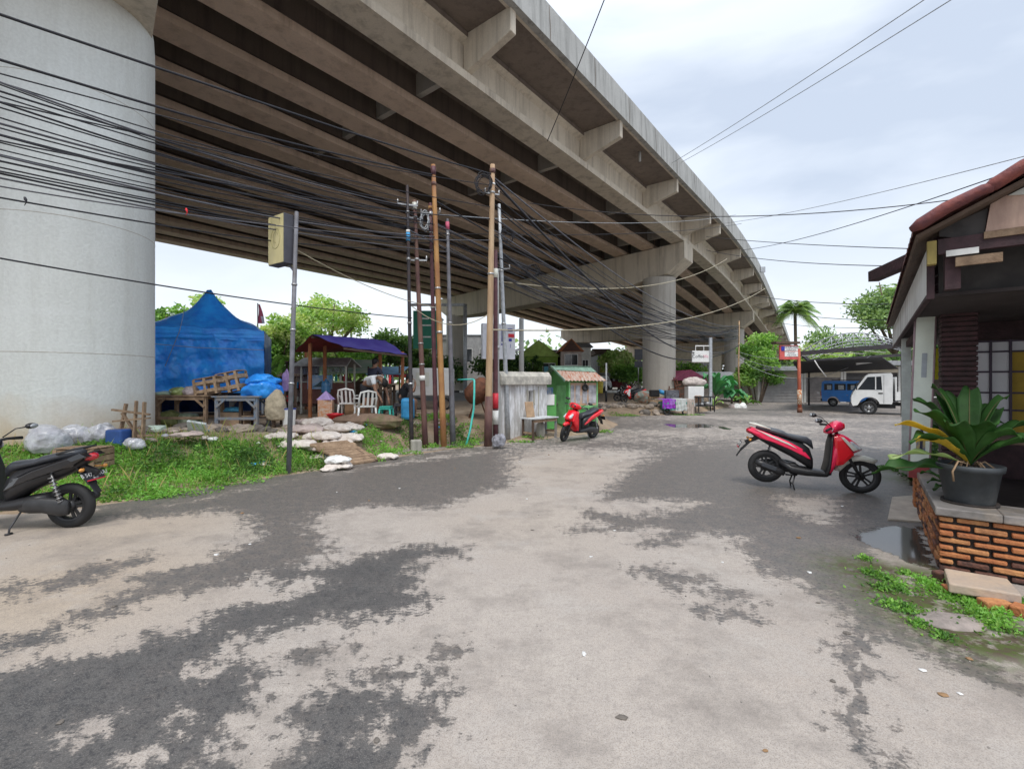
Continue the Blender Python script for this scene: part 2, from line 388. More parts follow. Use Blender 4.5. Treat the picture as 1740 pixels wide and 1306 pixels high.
A7 = lambda L: [tuple(G(x / 2, y / 2 + 780))[:2] for x, y in L]
A8 = lambda L: [tuple(G(x / 2 + 870, y / 2 + 780))[:2] for x, y in L]
WET = [A7([(-300, 760), (0, 720), (200, 680), (330, 650), (480, 620), (520, 570), (620, 590), (690, 540), (800, 500), (950, 480), (1050, 440), (1060, 400), (950, 440), (880, 390), (960, 380), (1080, 360), (1200, 330), (1400, 290), (1570, 290), (1560, 330), (1430, 350), (1420, 440), (1480, 500), (1350, 540), (1200, 545), (1000, 570), (870, 600), (780, 620), (740, 660), (870, 700), (930, 790), (880, 870), (800, 880), (810, 960), (730, 1000), (760, 1120), (700, 1400), (-500, 1400)]),
 A7([(340, 190), (440, 160), (640, 140), (860, 95), (1000, 60), (1740, -40), (1740, 90), (1600, 130), (1480, 170), (1300, 160), (1180, 165), (1080, 190), (1060, 220), (1100, 250), (1140, 300), (1050, 350), (950, 390), (700, 440), (640, 460), (560, 460), (380, 530), (260, 560), (130, 600), (110, 590), (230, 530), (350, 490), (430, 460), (420, 400), (520, 380), (650, 360), (740, 320), (840, 280), (860, 240), (800, 190), (700, 180), (620, 190), (500, 200)]),
 A7([(120, 420), (200, 390), (330, 350), (400, 350), (520, 320), (500, 350), (400, 390), (250, 430), (130, 450)]),
 A7([(-100, 420), (90, 420), (60, 480), (-100, 460)]), A7([(-200, 600), (110, 590), (250, 590), (140, 640), (-200, 690)]),
 A7([(940, 880), (1000, 840), (1130, 760), (1250, 760), (1400, 780), (1490, 830), (1490, 900), (1430, 980), (1380, 1060), (1300, 1400), (880, 1400), (900, 1080), (980, 970), (950, 920)]),
 A7([(950, 650), (1040, 630), (1230, 650), (1100, 680), (990, 700)]), A7([(1290, 700), (1340, 670), (1360, 700), (1400, 740), (1320, 750)]),
 A7([(1470, 640), (1570, 635), (1480, 675)]), A7([(1430, 690), (1520, 690), (1480, 720), (1550, 780), (1490, 815), (1430, 750)]),
 A8([(300, 110), (350, 70), (400, 30), (560, -60), (1300, -60), (1400, 100), (1500, 130), (1500, 260), (1290, 240), (1230, 310), (1250, 420), (1300, 560), (1420, 600), (1740, 760), (1900, 860), (1740, 800), (1600, 750), (1450, 690), (1300, 620), (1210, 600), (1150, 560), (1060, 470), (950, 420), (850, 380), (780, 330), (760, 260), (640, 250), (570, 290), (480, 300), (420, 290), (520, 240), (350, 240), (240, 190), (260, 170), (420, 190), (650, 150), (500, 140), (320, 140)]),
 A8([(400, 370), (520, 370), (640, 390), (720, 430), (850, 480), (740, 490), (640, 440), (560, 445)]), A8([(170, 240), (240, 225), (330, 235), (320, 250), (200, 250)]),
 A8([(620, 500), (700, 530), (760, 510), (860, 540), (760, 525), (700, 550), (640, 530)]),
 A8([(1160, 540), (1205, 540), (1190, 640), (1220, 700), (1210, 750), (1175, 770), (1200, 840), (1160, 870), (1175, 950), (1260, 1000), (1420, 1060), (1500, 1120), (1340, 1070), (1250, 1020), (1150, 975), (1140, 900), (1110, 880), (1120, 830), (1165, 790), (1150, 720), (1130, 650)])]
_e = EDGE[4:11]; WET.append([(x - .25, y + .15) for x, y in _e] + [(x + .35 + .12 * math.sin(i * 2.1), y - .62 - .2 * math.cos(i * 1.7)) for i, (x, y) in reversed(list(enumerate(_e)))])
DRY = [A8([(930, 130), (1080, 130), (1100, 190), (1050, 210), (950, 180)]), A7([(640, 710), (700, 695), (720, 720), (660, 730)]), A7([(270, 920), (320, 900), (325, 935), (280, 950)]), A7([(580, 890), (640, 885), (600, 920)]), A7([(470, 1000), (530, 970), (535, 985), (480, 1020)]), A7([(1250, 930), (1300, 905), (1310, 930), (1270, 950)])]
PUD = [[tuple(G(x, y))[:2] for x, y in L] for L in ([(1450, 905), (1500, 893), (1565, 895), (1580, 930), (1592, 968), (1555, 960), (1500, 935), (1460, 920)], [(1128, 722), (1150, 719), (1200, 720), (1215, 724), (1190, 728), (1150, 727)], [(1535, 800), (1575, 815), (1572, 835), (1545, 822)], [(1218, 724), (1250, 727), (1230, 731)])]
def wetf(X, Y):
    W = np.full(X.shape, -1.0)
    near = (Y < 16) & (Y > .5) & (np.abs(X) < 22)
    x = X[near]; y = Y[near]; w = np.full(x.shape, -9.0)
    for p in WET: w = np.maximum(w, sdist(x, y, p))
    for p in DRY: w = np.minimum(w, -sdist(x, y, p))
    sc = .13 + .045 * y
    w = np.clip(w / sc, -1, 1)
    f = np.clip((y - 9.5) / 3, 0, 1); w = w * (1 - f) + f * (.15 + .45 * wob(x * .3, y * .5))
    W[near] = w; far = ~near
    W[far] = .15 + .45 * wob(X[far] * .3, Y[far] * .5)
    return W
def asphf(X, Y):
    o = np.zeros(X.shape); k = (Y < 9) & (Y > .5) & (np.abs(X) < 12); x = X[k]; y = Y[k]; w = np.full(x.shape, -9.)
    for i in (0, 5, 4): w = np.maximum(w, sdist(x, y, WET[i]))
    o[k] = np.clip(.5 + w / .5 + .35 * np.exp(-((y - 3.2) / 1.2) ** 2), .0, 1); return o
def pudf(X, Y):
    w = np.full(X.shape, -9.0)
    for p in PUD: w = np.maximum(w, sdist(X, Y, p))
    return np.clip(w / .12, -1, 1)
CRK = [tuple(G(x / 2 + 870, y / 2 + 780))[:2] for x, y in [(1200, 440), (1205, 520), (1185, 600), (1165, 660), (1200, 700), (1180, 745), (1170, 775), (1195, 800), (1150, 840), (1150, 880), (1160, 940), (1200, 985), (1270, 1005), (1340, 1040), (1420, 1075), (1500, 1110)]]
CR2 = [tuple(G(x / 2 + 870, y / 2 + 780))[:2] for x, y in [(1130, 640), (1155, 700), (1150, 740), (1180, 765)]]; CR3 = [tuple(G(x / 2 + 870, y / 2 + 780))[:2] for x, y in [(620, 500), (700, 530), (760, 512), (860, 540)]]
def crackf(X, Y):
    o = np.full(X.shape, -1.); k = (Y < 4.5) & (Y > 1) & (np.abs(X) < 4); x = X[k]; y = Y[k]; d = np.full(x.shape, 9.)
    for P in (CRK, CR2, CR3):
        for (ax, ay), (bx, by) in zip(P[:-1], P[1:]):
            t = np.clip(((x - ax) * (bx - ax) + (y - ay) * (by - ay)) / ((bx - ax) ** 2 + (by - ay) ** 2), 0, 1); d = np.minimum(d, np.hypot(x - ax - t * (bx - ax), y - ay - t * (by - ay)))
    o[k] = np.clip(.75 - d / .026, -1.4, 1); return o
def sandf(X, Y):
    a = np.array([G(60, 1010), G(180, 900), G(930, 790), G(900, 880), G(1270, 850), G(1000, 730)])[:, :2]; r = [1.3, 1.6, 2.5, 1.5, 1.2, 4]; w = [1, .8, .45, .35, .4, .3]
    o = np.zeros(X.shape)
    for (cx, cy), rr, ww in zip(a, r, w): o = np.maximum(o, ww * np.exp(-(((X - cx) ** 2 + (Y - cy) ** 2) / rr ** 2)))
    return o

def road_mat():
    m, nt, N, L, B = nodes('worn patched road')
    tc = N.new('ShaderNodeTexCoord'); ob = tc.outputs['Object']
    def noise(sc, det=8, ro=.62, vec=None):
        n = N.new('ShaderNodeTexNoise'); n.inputs['Scale'].default_value = sc; n.inputs['Detail'].default_value = det; n.inputs['Roughness'].default_value = ro
        L.new(vec or ob, n.inputs['Vector']); return n.outputs['Fac']
    def mr(v, a, b, c=0, d=1):
        n = N.new('ShaderNodeMapRange'); n.inputs[1].default_value = a; n.inputs[2].default_value = b; n.inputs[3].default_value = c; n.inputs[4].default_value = d
        L.new(v, n.inputs[0]); return n.outputs[0]
    def math_(op, a, b, clamp=False):
        n = N.new('ShaderNodeMath'); n.operation = op; n.use_clamp = clamp
        for i, q in enumerate((a, b)):
            if isinstance(q, (int, float)): n.inputs[i].default_value = q
            else: L.new(q, n.inputs[i])
        return n.outputs[0]
    def mix(f, a, b, bl='MIX'):
        n = N.new('ShaderNodeMix'); n.data_type = 'RGBA'; n.blend_type = bl
        if isinstance(f, (int, float)): n.inputs[0].default_value = f
        else: L.new(f, n.inputs[0])
        for i, q in ((6, a), (7, b)):
            if isinstance(q, tuple): n.inputs[i].default_value = (*q, 1)
            else: L.new(q, n.inputs[i])
        return n.outputs[2]
    def attr(nm):
        n = N.new('ShaderNodeAttribute'); n.attribute_name = nm; return n.outputs['Fac']
    mp = N.new('ShaderNodeMapping'); mp.inputs['Scale'].default_value = (.8, 1.0, 1); L.new(ob, mp.inputs[0])
    nA = noise(4.2, 12, .72, mp.outputs[0]); nB = noise(9, 6, .6); nF = noise(90, 4, .7); nG = noise(.5, 5, .5); nP = noise(38, 3, .6)
    nR = noise(17, 9, .8, mp.outputs[0])
    wv = math_('ADD', attr('wet'), math_('MULTIPLY', math_('SUBTRACT', nA, .5), 3.6)); wv = math_('ADD', wv, math_('MULTIPLY', math_('SUBTRACT', nR, .5), 4.4)); ck = math_('ADD', attr('crack'), math_('MULTIPLY', math_('SUBTRACT', noise(24, 8, .75), .5), 1.5))
    wet = mr(wv, -.06, .22)
    wet = math_('MAXIMUM', wet, mr(ck, 0, .2))
    core = mr(wv, .1, 1.5)
    vo = N.new('ShaderNodeTexVoronoi'); vo.inputs['Scale'].default_value = 75; L.new(ob, vo.inputs['Vector'])
    light = mix(mr(nG, .35, .65), (.37, .31, .262), (.45, .395, .34))
    light = mix(mr(nB, .3, .7), light, (.345, .30, .262)); light = mix(math_('MULTIPLY', mr(nF, .35, .65), .55), light, (.50, .46, .42))
    light = mix(mr(attr('sand'), .1, 1, 0, .75), light, (.43, .345, .255))
    st = mr(noise(1.3, 10, .74), .48, .66, 0, .65); light = mix(st, light, (.20, .175, .155)); light = mix(mr(noise(.8, 8, .7), .52, .62, 0, .5), light, (.45, .41, .37))
    dk = mix(attr('asph'), mix(core, (.22, .185, .158), (.155, .134, .118)), mix(core, (.12, .108, .10), (.040, .041, .044))); dk = mix(mr(nB, .35, .7), dk, (.11, .105, .10))
    ng = noise(150, 2, .5); light = mix(mr(ng, .52, .66, 0, .6), light, (.17, .15, .135)); light = mix(mr(nP, .5, .7, 0, .45), light, (.22, .195, .175)); dk = mix(mr(ng, .50, .64, 0, .7), dk, (.19, .18, .17)); dk = mix(mr(nP, .52, .66, 0, .8), dk, (.045, .045, .048))
    sp = mr(vo.outputs['Distance'], .0, .16, 1, 0); spm = math_('MULTIPLY', sp, mr(nP, .55, .62))
    dk = mix(spm, dk, (.26, .25, .235)); pm = math_('MULTIPLY', mr(vo.outputs['Distance'], 0, .2, 1, 0), mr(nP, .60, .66)); light = mix(math_('MULTIPLY', pm, .5), light, (.12, .11, .10))
    col = mix(wet, light, dk)
    pv = math_('ADD', attr('pud'), math_('MULTIPLY', math_('SUBTRACT', noise(7, 8, .7), .5), 4.5)); pud = mr(pv, -.05, .15)
    col = mix(pud, col, (.055, .05, .045))
    # green algae near the right edge
    al = mr(attr('moss'), .0, 1); al = math_('MULTIPLY', al, mr(noise(6, 8, .7), .34, .50)); col = mix(al, col, mix(mr(noise(11, 6, .7), .42, .56), (.085, .062, .042), (.075, .10, .025)))
    L.new(col, B.inputs['Base Color'])
    ro = mr(wet, 0, 1, .88, .50); ro = math_('ADD', ro, mr(nF, .3, .7, -.06, .06)); ro2 = N.new('ShaderNodeMix'); L.new(pud, ro2.inputs[0]); L.new(ro, ro2.inputs[2]); ro2.inputs[3].default_value = .08
    L.new(ro2.outputs[0], B.inputs['Roughness']); B.inputs['Specular IOR Level'].default_value = .3
    hgt = math_('ADD', math_('MULTIPLY', nF, .5), math_('MULTIPLY', wet, -.9)); hgt = math_('ADD', hgt, math_('MULTIPLY', sp, .6)); hgt = math_('MULTIPLY', hgt, math_('SUBTRACT', 1, pud))
    bp = N.new('ShaderNodeBump'); bp.inputs['Strength'].default_value = .5; bp.inputs['Distance'].default_value = .006
    L.new(hgt, bp.inputs['Height']); L.new(bp.outputs[0], B.inputs['Normal'])
    return m
def mossf(X, Y):
    pts = [G(1480, 970), G(1530, 1010), G(1590, 1050), G(1660, 1080), G(1560, 985), G(1630, 1030), G(1520, 800), G(1735, 1090), G(1545, 815)]
    o = np.zeros(X.shape)
    for p in pts: o = np.maximum(o, 1.3 * np.exp(-((X - p[0]) ** 2 + (Y - p[1]) ** 2) / .15))
    return o
xs = nonuni(-500, 500, -7, 9, .05, 1.13); ys = nonuni(-60, 900, 1.4, 10, .045, 1.1)
gridmesh('road', xs, ys, lambda X, Y: X * 0, road_mat(), dict(asph=asphf, wet=wetf, crack=crackf, pud=pudf, sand=sandf, moss=mossf), kind='structure')

def dirt_mat():
    m = M('trodden dirt', (.34, .25, .17), .95, c2=(.20, .15, .10), sc=2.2, bump=.7, bsc=26, dirt=(.40, .33, .25), dirt_amt=.7)
    return m
mDirt = dirt_mat()
gridmesh('dirt_ground', nonuni(-300, 60, -14, 18, .12, 1.15), nonuni(2, 400, 5, 28, .12, 1.15), terr, mDirt, kind='structure')
mAsph = M('back road asphalt', (.17, .165, .16), .85, sc=1.5, v=.25, bump=.3, bsc=60)
b = MB(); b.add([(-120, 25, .655), (-2, 25, .655), (1.5, 30, .655), (1.5, 44, .655), (-120, 44, .655)], [(0, 1, 2, 3, 4)]); b.build('back_road', mAsph, kind='structure', keep=True)
mKerbW = M('kerb white', (.6, .6, .57), .8); mKerbB = M('kerb black', (.04, .04, .04), .8)
t = wthing('painted_kerb', 'low kerb painted in black and white blocks along the back road', 'kerb', (-4, 44, .62))
b = MB(); b2 = MB()
for i in range(40): (b if i % 2 else b2).box((-19.5 + i * 1.0, 44.12, .74), (.99, .22, .22))
b.build('white_blocks', mKerbW, t, bevel=.02); b2.build('black_blocks', mKerbB, t, bevel=.02)
# ---------------------------------------------------------------- flyover
S0 = -30; DS = 1.6; NS = 140
PIER = 33.4
def heading(s):
    if s < PIER: return 37.96
    if s < 55: return 37.96 - 4.6 * (s - PIER) / (55 - PIER)
    return max(33.36 - .012 * (s - 55), 26)
# reference line: v = 0 straight line through the camera's foot, integrated
ss = [0.0]; P0 = Vector((0, 0)); path = {}
def integ():
    pts = []; n0 = int(-S0 / DS) + 1
    th = math.radians(37.96); u = Vector((math.sin(th), math.cos(th)))
    s = -n0 * DS
    p = u * s
    for i in range(NS + n0):
        a = math.radians(heading(s)); pts.append((s, p.copy(), a)); p = p + Vector((math.sin(math.radians(heading(s + DS / 2))), math.cos(math.radians(heading(s + DS / 2))))) * DS; s += DS
    return pts
PATH = integ()
def at(s, v, z):
    """s along, v to the left of the reference line, z height above datum with the fall of the deck"""
    i = min(max((s - PATH[0][0]) / DS, 0), len(PATH) - 1.001); k = int(i); f = i - k
    p = PATH[k][1].lerp(PATH[k + 1][1], f); a = PATH[k][2] * (1 - f) + PATH[k + 1][2] * f
    zz = z - max(0, s - PIER) * .026
    return Vector((p.x - math.cos(a) * v, p.y + math.sin(a) * v, zz))
ZB = 11.27; ZT = 12.80; VG = 10.17; GS = 2.3; NG = 13
br = wthing('flyover_bridge', 'long concrete flyover with parallel girders curving overhead into the distance', 'bridge', (0, 30, 0))
def strip(b, sec, s0, s1, step=3.2, m=0):
    """extrude a closed (v, z) section along the path"""
    n = len(sec); k = max(2, int(math.ceil((s1 - s0) / step)) + 1); vs = []
    for i in range(k):
        s = s0 + (s1 - s0) * i / (k - 1)
        vs += [at(s, v, z) for v, z in sec]
    fs = []
    for i in range(k - 1):
        for j in range(n):
            jj = (j + 1) % n; fs.append((i * n + j, (i + 1) * n + j, (i + 1) * n + jj, i * n + jj))
    fs.append(tuple(range(n))); fs.append(tuple((k - 1) * n + j for j in range(n - 1, -1, -1)))
    b.add(vs, fs, m)
SK = math.tan(math.radians(10.5))       # skew of the piers
PS = [1.78, 33.4, 65.4, 97.4, 129.4, 161.4]
VC = 12.39
for g in range(NG):
    v = VG + g * GS; b = MB()
    w = .92
    # v grows to the left; outer bottom corner at v
    sec = [(v, ZB), (v + w, ZB), (v + w, ZB + .26), (v + w - .24, ZB + .46), (v + w - .24, ZT - .3), (v + w, ZT - .16), (v + w, ZT + .01), (v, ZT + .01), (v, ZT - .16), (v + .24, ZT - .3), (v + .24, ZB + .46), (v, ZB + .26)]
    cuts = [-28] + [p - SK * (v - VC) * -1 for p in PS] + [188]
    for a, c in zip(cuts[:-1], cuts[1:]):
        k0 = len(b.f); strip(b, sec, a + .06, c - .06)
        for q in range(k0, len(b.f)):
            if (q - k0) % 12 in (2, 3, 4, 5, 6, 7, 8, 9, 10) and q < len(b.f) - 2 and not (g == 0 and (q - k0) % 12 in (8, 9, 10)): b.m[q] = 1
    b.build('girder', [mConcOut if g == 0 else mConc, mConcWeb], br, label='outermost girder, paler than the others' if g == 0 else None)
VL = VG + (NG - 1) * GS + .92
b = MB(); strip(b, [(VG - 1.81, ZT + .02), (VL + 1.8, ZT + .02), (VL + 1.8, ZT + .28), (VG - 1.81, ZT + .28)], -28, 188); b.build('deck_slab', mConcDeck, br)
for side in (0, 1):
    e = VG - 1.81 if side == 0 else VL + 1.8; q = 1 if side == 0 else -1
    b = MB(); strip(b, [(e - .10 * q, ZT - .04), (e + .12 * q, ZT - .04), (e + .12 * q, ZT + .35), (e + .3 * q, ZT + .5), (e + .18 * q, ZT + 1.16), (e - .05 * q, ZT + 1.16)][::q], -28, 188)
    b.build('parapet', mConcPar, br)
b = MB()
for k_ in range(40):
    s_ = -6 + k_ * 3.1; e = VG - 1.81
    b.add([at(s_ + d_, v_, z_) for d_ in (0, .035) for v_, z_ in ((e - .104, ZT - .03), (e - .104, ZT + .35), (e - .05, ZT + 1.15))][0:6], [(0, 1, 4, 3), (1, 2, 5, 4)])
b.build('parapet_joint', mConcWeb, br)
for k_ in range(5): b = MB(); a0 = at(7.2 + 14.3 * k_, VG - 1.25, ZT + .1); b.tube([a0, a0 - Vector((0, 0, .55))], .06, 10); b.build('drain_pipe', mConcPar, br)
# drip edge
b = MB(); strip(b, [(VG - 1.70, ZT - .03), (VG - 1.58, ZT - .03), (VG - 1.58, ZT + .018), (VG - 1.70, ZT + .018)], -28, 188); b.build('drip_edge', mConcOut, br)
b = MB(); rq = random.Random(9); b.tube([at(s_ * .7 - 8, VG - 1.83 - .02 * rq.random(), ZT - .02 + .07 * rq.random()) for s_ in range(62)], .022, 5); b.build('edge_cable', mCable, br)
stations = []
for i in range(6):
    a = PS[i]
    stations += [a + 1.2 + k * 7.15 for k in range(0, 5) if a + 1.2 + k * 7.15 < (PS[i + 1] - .4 if i < 5 else 188)]
    if i < 5: stations.append(PS[i + 1] - 1.1)
stations = sorted([10.9, 18.4, 25.6, 32.1, 34.6] + [3.6] + [s for s in stations if s > 35.5])
for s in stations:
    # tapered bracket under the overhang
    b = MB(); hw = .13; vs = []
    for ds in (-hw, hw):
        for v, z in ((VG + .22, ZT + .015), (VG - 1.72, ZT + .015), (VG - 1.72, ZT - .72), (VG + .22, ZT - 1.22)): vs.append(at(s + ds, v, z))
    b.add(vs, [(3, 2, 1, 0), (4, 5, 6, 7), (0, 1, 5, 4), (1, 2, 6, 5), (2, 3, 7, 6), (3, 0, 4, 7)]); b.build('bracket', mConcOut, br, bevel=.02)
for s in [s for s in stations if s < 130]:
    b = MB()
    for g in range(NG - 1):
        v0 = VG + g * GS + .5; v1 = v0 + GS - .24; vs = []
        for ds in (-.11, .11):
            for v, z in ((v0, ZT), (v1, ZT), (v1, ZB + .5), (v0, ZB + .5)): vs.append(at(s + ds, v, z))
        b.add(vs, [(0, 1, 2, 3), (7, 6, 5, 4), (1, 0, 4, 5), (2, 1, 5, 6), (3, 2, 6, 7), (0, 3, 7, 4)])
    b.build('crossbeam', mConcCol, br)
for ip, p in enumerate(PS[:5]):
    b = MB(); W = 1.32 if ip == 0 else .95; v0 = VG + .1; v1 = VL + .6; prof = []
    vc1 = VC; vc2 = VC + 24.6
    low = [(v0 - .15, ZB - 1.15), (vc1 - 1.0, ZB - 2.0), (vc1 + 2.2, ZB - 2.42), (vc2 - 3.4, ZB - 2.42), (vc2 + .8, ZB - 2.2), (v1, ZB - 1.3)]
    top = [(v1, ZB - .03), (v0 - .15, ZB - .03)]
    if ip == 0: low[0] = (v0 - .15, ZB - 2.5); low[1] = (vc1 - 1.2, ZB - 2.42)
    out = low + top; vs = []
    for ds in (-W, W):
        for v, z in out: vs.append(at(p + (v - VC) * SK + ds, v, z))
    n = len(out)
    fs = [tuple(range(n - 1, -1, -1)), tuple(range(n, 2 * n))] + [(i, (i + 1) % n, (i + 1) % n + n, i + n) for i in range(n)]
    b.add(vs, fs); cap = b.build('pier_cap', mConcOut, br, bevel=.03)
    # bearing pedestals
    bb = MB()
    for g in range(NG):
        v = VG + g * GS + .38; c = at(p + (v - VC) * SK, v, ZB - .02); 
    for k, vc in enumerate((vc1, vc2)):
        c = at(p + (vc - VC) * SK, vc, 0); c2 = at(p + (vc - VC) * SK, vc, ZB - 2.1)
        r = 1.16; cb = MB()
        if ip == 0 and k == 0:
            r = 1.34; c = Vector((-8.74, 9.15, 0))
            prof = [(r, -.3), (r, c2.z - 1.4), (r, c2.z - .6), (r - .02, c2.z - .2), (r - .12, c2.z + .25), (r - .35, c2.z + .7), (r - .7, c2.z + 1.0)]
            cb.lathe([(a, z) for a, z in prof], (c.x, c.y, 0), 72)
        else: cb.lathe([(r, -.3), (r, c2.z)], (c.x, c.y, 0), 48)
        if ip == 0 and k == 0:
            mp_ = mConcPil
        else: mp_ = mConcCol
        col_ = cb.build('column', mp_, cap, label='large pale grey painted column nearest the camera' if (ip == 0 and k == 0) else None)
        if ip == 0 and k == 0: bigcol = col_
for z_ in (2.2, 4.6, 7.0):
    b = MB(); b.lathe([(1.339, z_), (1.3425, z_ + .004), (1.3425, z_ + .012), (1.339, z_ + .016)], (-8.74, 9.15, 0), 72); b.build('pour_seam', mConcCol, bigcol)
# mud splash and repaint band on the big column
nt = mConcPil.node_tree; N = nt.nodes; L = nt.links; B = N['Principled BSDF']; src = B.inputs['Base Color'].links[0].from_socket
tc = N.new('ShaderNodeTexCoord'); sp = N.new('ShaderNodeSeparateXYZ'); L.new(tc.outputs['Object'], sp.inputs[0]); no = N.new('ShaderNodeTexNoise'); no.inputs['Scale'].default_value = 1.6; no.inputs['Detail'].default_value = 8; L.new(tc.outputs['Object'], no.inputs['Vector'])
ad = N.new('ShaderNodeMath'); ad.operation = 'MULTIPLY_ADD'; L.new(no.outputs['Fac'], ad.inputs[0]); ad.inputs[1].default_value = 1.1; L.new(sp.outputs['Z'], ad.inputs[2])
m1 = N.new('ShaderNodeMapRange'); L.new(ad.outputs[0], m1.inputs[0]); m1.inputs[1].default_value = 1.15; m1.inputs[2].default_value = 1.95; m1.inputs[3].default_value = .75; m1.inputs[4].default_value = 0
x1 = N.new('ShaderNodeMix'); x1.data_type = 'RGBA'; L.new(m1.outputs[0], x1.inputs[0]); L.new(src, x1.inputs[6]); x1.inputs[7].default_value = (.50, .36, .20, 1)
ad2 = N.new('ShaderNodeMath'); ad2.operation = 'MULTIPLY_ADD'; L.new(no.outputs['Fac'], ad2.inputs[0]); ad2.inputs[1].default_value = .25; L.new(sp.outputs['Z'], ad2.inputs[2])
sb = N.new('ShaderNodeMath'); sb.operation = 'SUBTRACT'; L.new(ad2.outputs[0], sb.inputs[0]); sb.inputs[1].default_value = 3.02; ab = N.new('ShaderNodeMath'); ab.operation = 'ABSOLUTE'; L.new(sb.outputs[0], ab.inputs[0])
m2 = N.new('ShaderNodeMapRange'); L.new(ab.outputs[0], m2.inputs[0]); m2.inputs[1].default_value = .03; m2.inputs[2].default_value = .10; m2.inputs[3].default_value = .35; m2.inputs[4].default_value = 0
x2 = N.new('ShaderNodeMix'); x2.data_type = 'RGBA'; L.new(m2.outputs[0], x2.inputs[0]); L.new(x1.outputs[2], x2.inputs[6]); x2.inputs[7].default_value = (.72, .74, .72, 1)
L.new(x2.outputs[2], B.inputs['Base Color'])
# ---------------------------------------------------------------- poles and cables
def pole(name, label, cat, bx, by, tx, ty, Z, r0, r1, mat, bands=(), group='utility poles beside the drain', tip=None, base=None, n=14):
    """pole from photo base pixel to top pixel at depth Z; bands: (fraction, length, material, part)"""
    p0 = D(bx, by, Z); p0.z = gz(p0.x, p0.y) - .15 if base is None else base; p1 = D(tx, ty, Z)
    t = wthing(name, label, cat, p0, group)
    b = MB(); k = 6; pts = [p0.lerp(p1, i / k) for i in range(k + 1)]
    b.tube(pts, [r0 + (r1 - r0) * i / k for i in range(k + 1)], n, smooth=True)
    b.build('shaft', mat, t)
    for f, ln, m_, nm in bands:
        a = p0.lerp(p1, f); d = (p1 - p0).normalized(); r = r0 + (r1 - r0) * f
        bb = MB(); bb.tube([a, a + d * ln], [r + .012, r + .012 - (r0 - r1) * ln / (p1 - p0).length], n); bb.build(nm, m_, t)
    return t, p0, p1
mPoleBk = M('dark pole paint', (.035, .03, .035), .6, sc=9, dirt=(.10, .06, .05), dirt_amt=.6)
mPoleBr = M('brown rusted pole', (.16, .085, .065), .7, c2=(.09, .04, .04), sc=6, stretch=(1, 1, .3), dirt=(.28, .18, .11), dirt_amt=.6)
mPolePu = M('maroon pole paint', (.10, .035, .045), .55, sc=6, dirt=(.2, .1, .08), dirt_amt=.5)
mPoleYe = M('ochre rusted pole', (.46, .25, .085), .7, c2=(.28, .12, .05), sc=4, stretch=(1, 1, .35), dirt=(.16, .07, .05), dirt_amt=.7, bump=.2)
mPoleGr = M('grey pole paint', (.17, .17, .19), .55, sc=6, dirt=(.10, .08, .07), dirt_amt=.6)
mPoleWd = M('pale timber pole', (.50, .36, .22), .75, c2=(.34, .22, .13), sc=5, stretch=(1.5, 1.5, .2), bump=.3)
mBand = M('steel band', (.5, .5, .5), .4, metal=.7); mPink = M('pink tape', (.75, .15, .25), .6); mBlueSt = M('blue sticker', (.05, .35, .70), .5); mWhSt = M('white sticker', (.75, .75, .72), .6)
mRedMk = M('red marker', (.65, .03, .05), .5)
POLES = {}
POLES['a'] = pole('utility_pole', 'thin near-black pole, leftmost of the cluster, with a blue and white sticker', 'pole', 700, 762, 692, 315, 11.6, .055, .035, mPoleBk, [(.28, .05, mBand, 'clamp'), (.50, .04, mBand, 'clamp'), (.73, .06, mBand, 'clamp'), (.80, .20, mBlueSt, 'sticker'), (.83, .06, mWhSt, 'sticker'), (.90, .04, mBand, 'clamp')])
POLES['b'] = pole('utility_pole', 'brown blotchy pole with a pale capped top, second from the left in the cluster', 'pole', 724, 765, 704, 340, 11.9, .075, .045, mPoleBr, [(.31, .13, mWhSt, 'sticker'), (.37, .03, mBand, 'clamp'), (.45, .03, mBand, 'clamp'), (.77, .05, mBand, 'clamp'), (.93, .05, mBand, 'clamp'), (.965, .17, mCream, 'cap')])
POLES['c'] = pole('utility_pole', 'maroon painted pole just left of the tall ochre pole', 'pole', 742, 757, 731, 345, 12.3, .065, .042, mPolePu, [(.58, .04, mBand, 'clamp'), (.88, .04, mBand, 'clamp'), (.95, .1, mBand, 'clamp'), (.975, .08, mPoleYe, 'cap')])
POLES['d'] = pole('utility_pole', 'tall ochre pole with a reddish tip in the middle of the cluster', 'pole', 755, 760, 736, 280, 12.1, .085, .055, mPoleYe, [(.43, .06, mBand, 'clamp'), (.58, .04, mBand, 'clamp'), (.93, .08, mPoleBr, 'clamp'), (.965, .22, mPolePu, 'cap')])
POLES['e'] = pole('utility_pole', 'grey painted pole with a pink taped top, right of the ochre pole', 'pole', 770, 748, 760, 372, 12.6, .08, .04, mPoleGr, [(.55, .04, mBand, 'clamp'), (.93, .04, mBand, 'clamp'), (.955, .2, mPink, 'cap')])
POLES['f'] = pole('utility_pole', 'tall pale timber-coloured pole with a brown foot beside the peeling wall', 'pole', 829, 757, 837, 280, 12.2, .10, .065, mPoleWd, [(.01, 1.45, mPoleBr, 'painted_foot'), (.62, .04, mBand, 'clamp'), (.90, .05, mBand, 'clamp'), (.93, .04, mWhSt, 'clamp'), (.97, .12, mPoleBr, 'cap')])
POLES['g'] = pole('utility_pole', 'dark maroon pole with a red and white painted band behind the timber-coloured pole', 'pole', 842, 752, 842, 425, 12.75, .075, .055, mPolePu, [(.20, .42, mRedMk, 'red_band'), (.12, .38, mWhSt, 'white_band'), (.86, .25, mCream, 'junction_box')])
POLES['h'] = pole('utility_pole', 'silver galvanised pole rising behind the peeling wall', 'pole', 864, 742, 848, 347, 13.4, .07, .045, mGalv, [(.5, .05, mBand, 'clamp'), (.72, .05, mBand, 'clamp')])
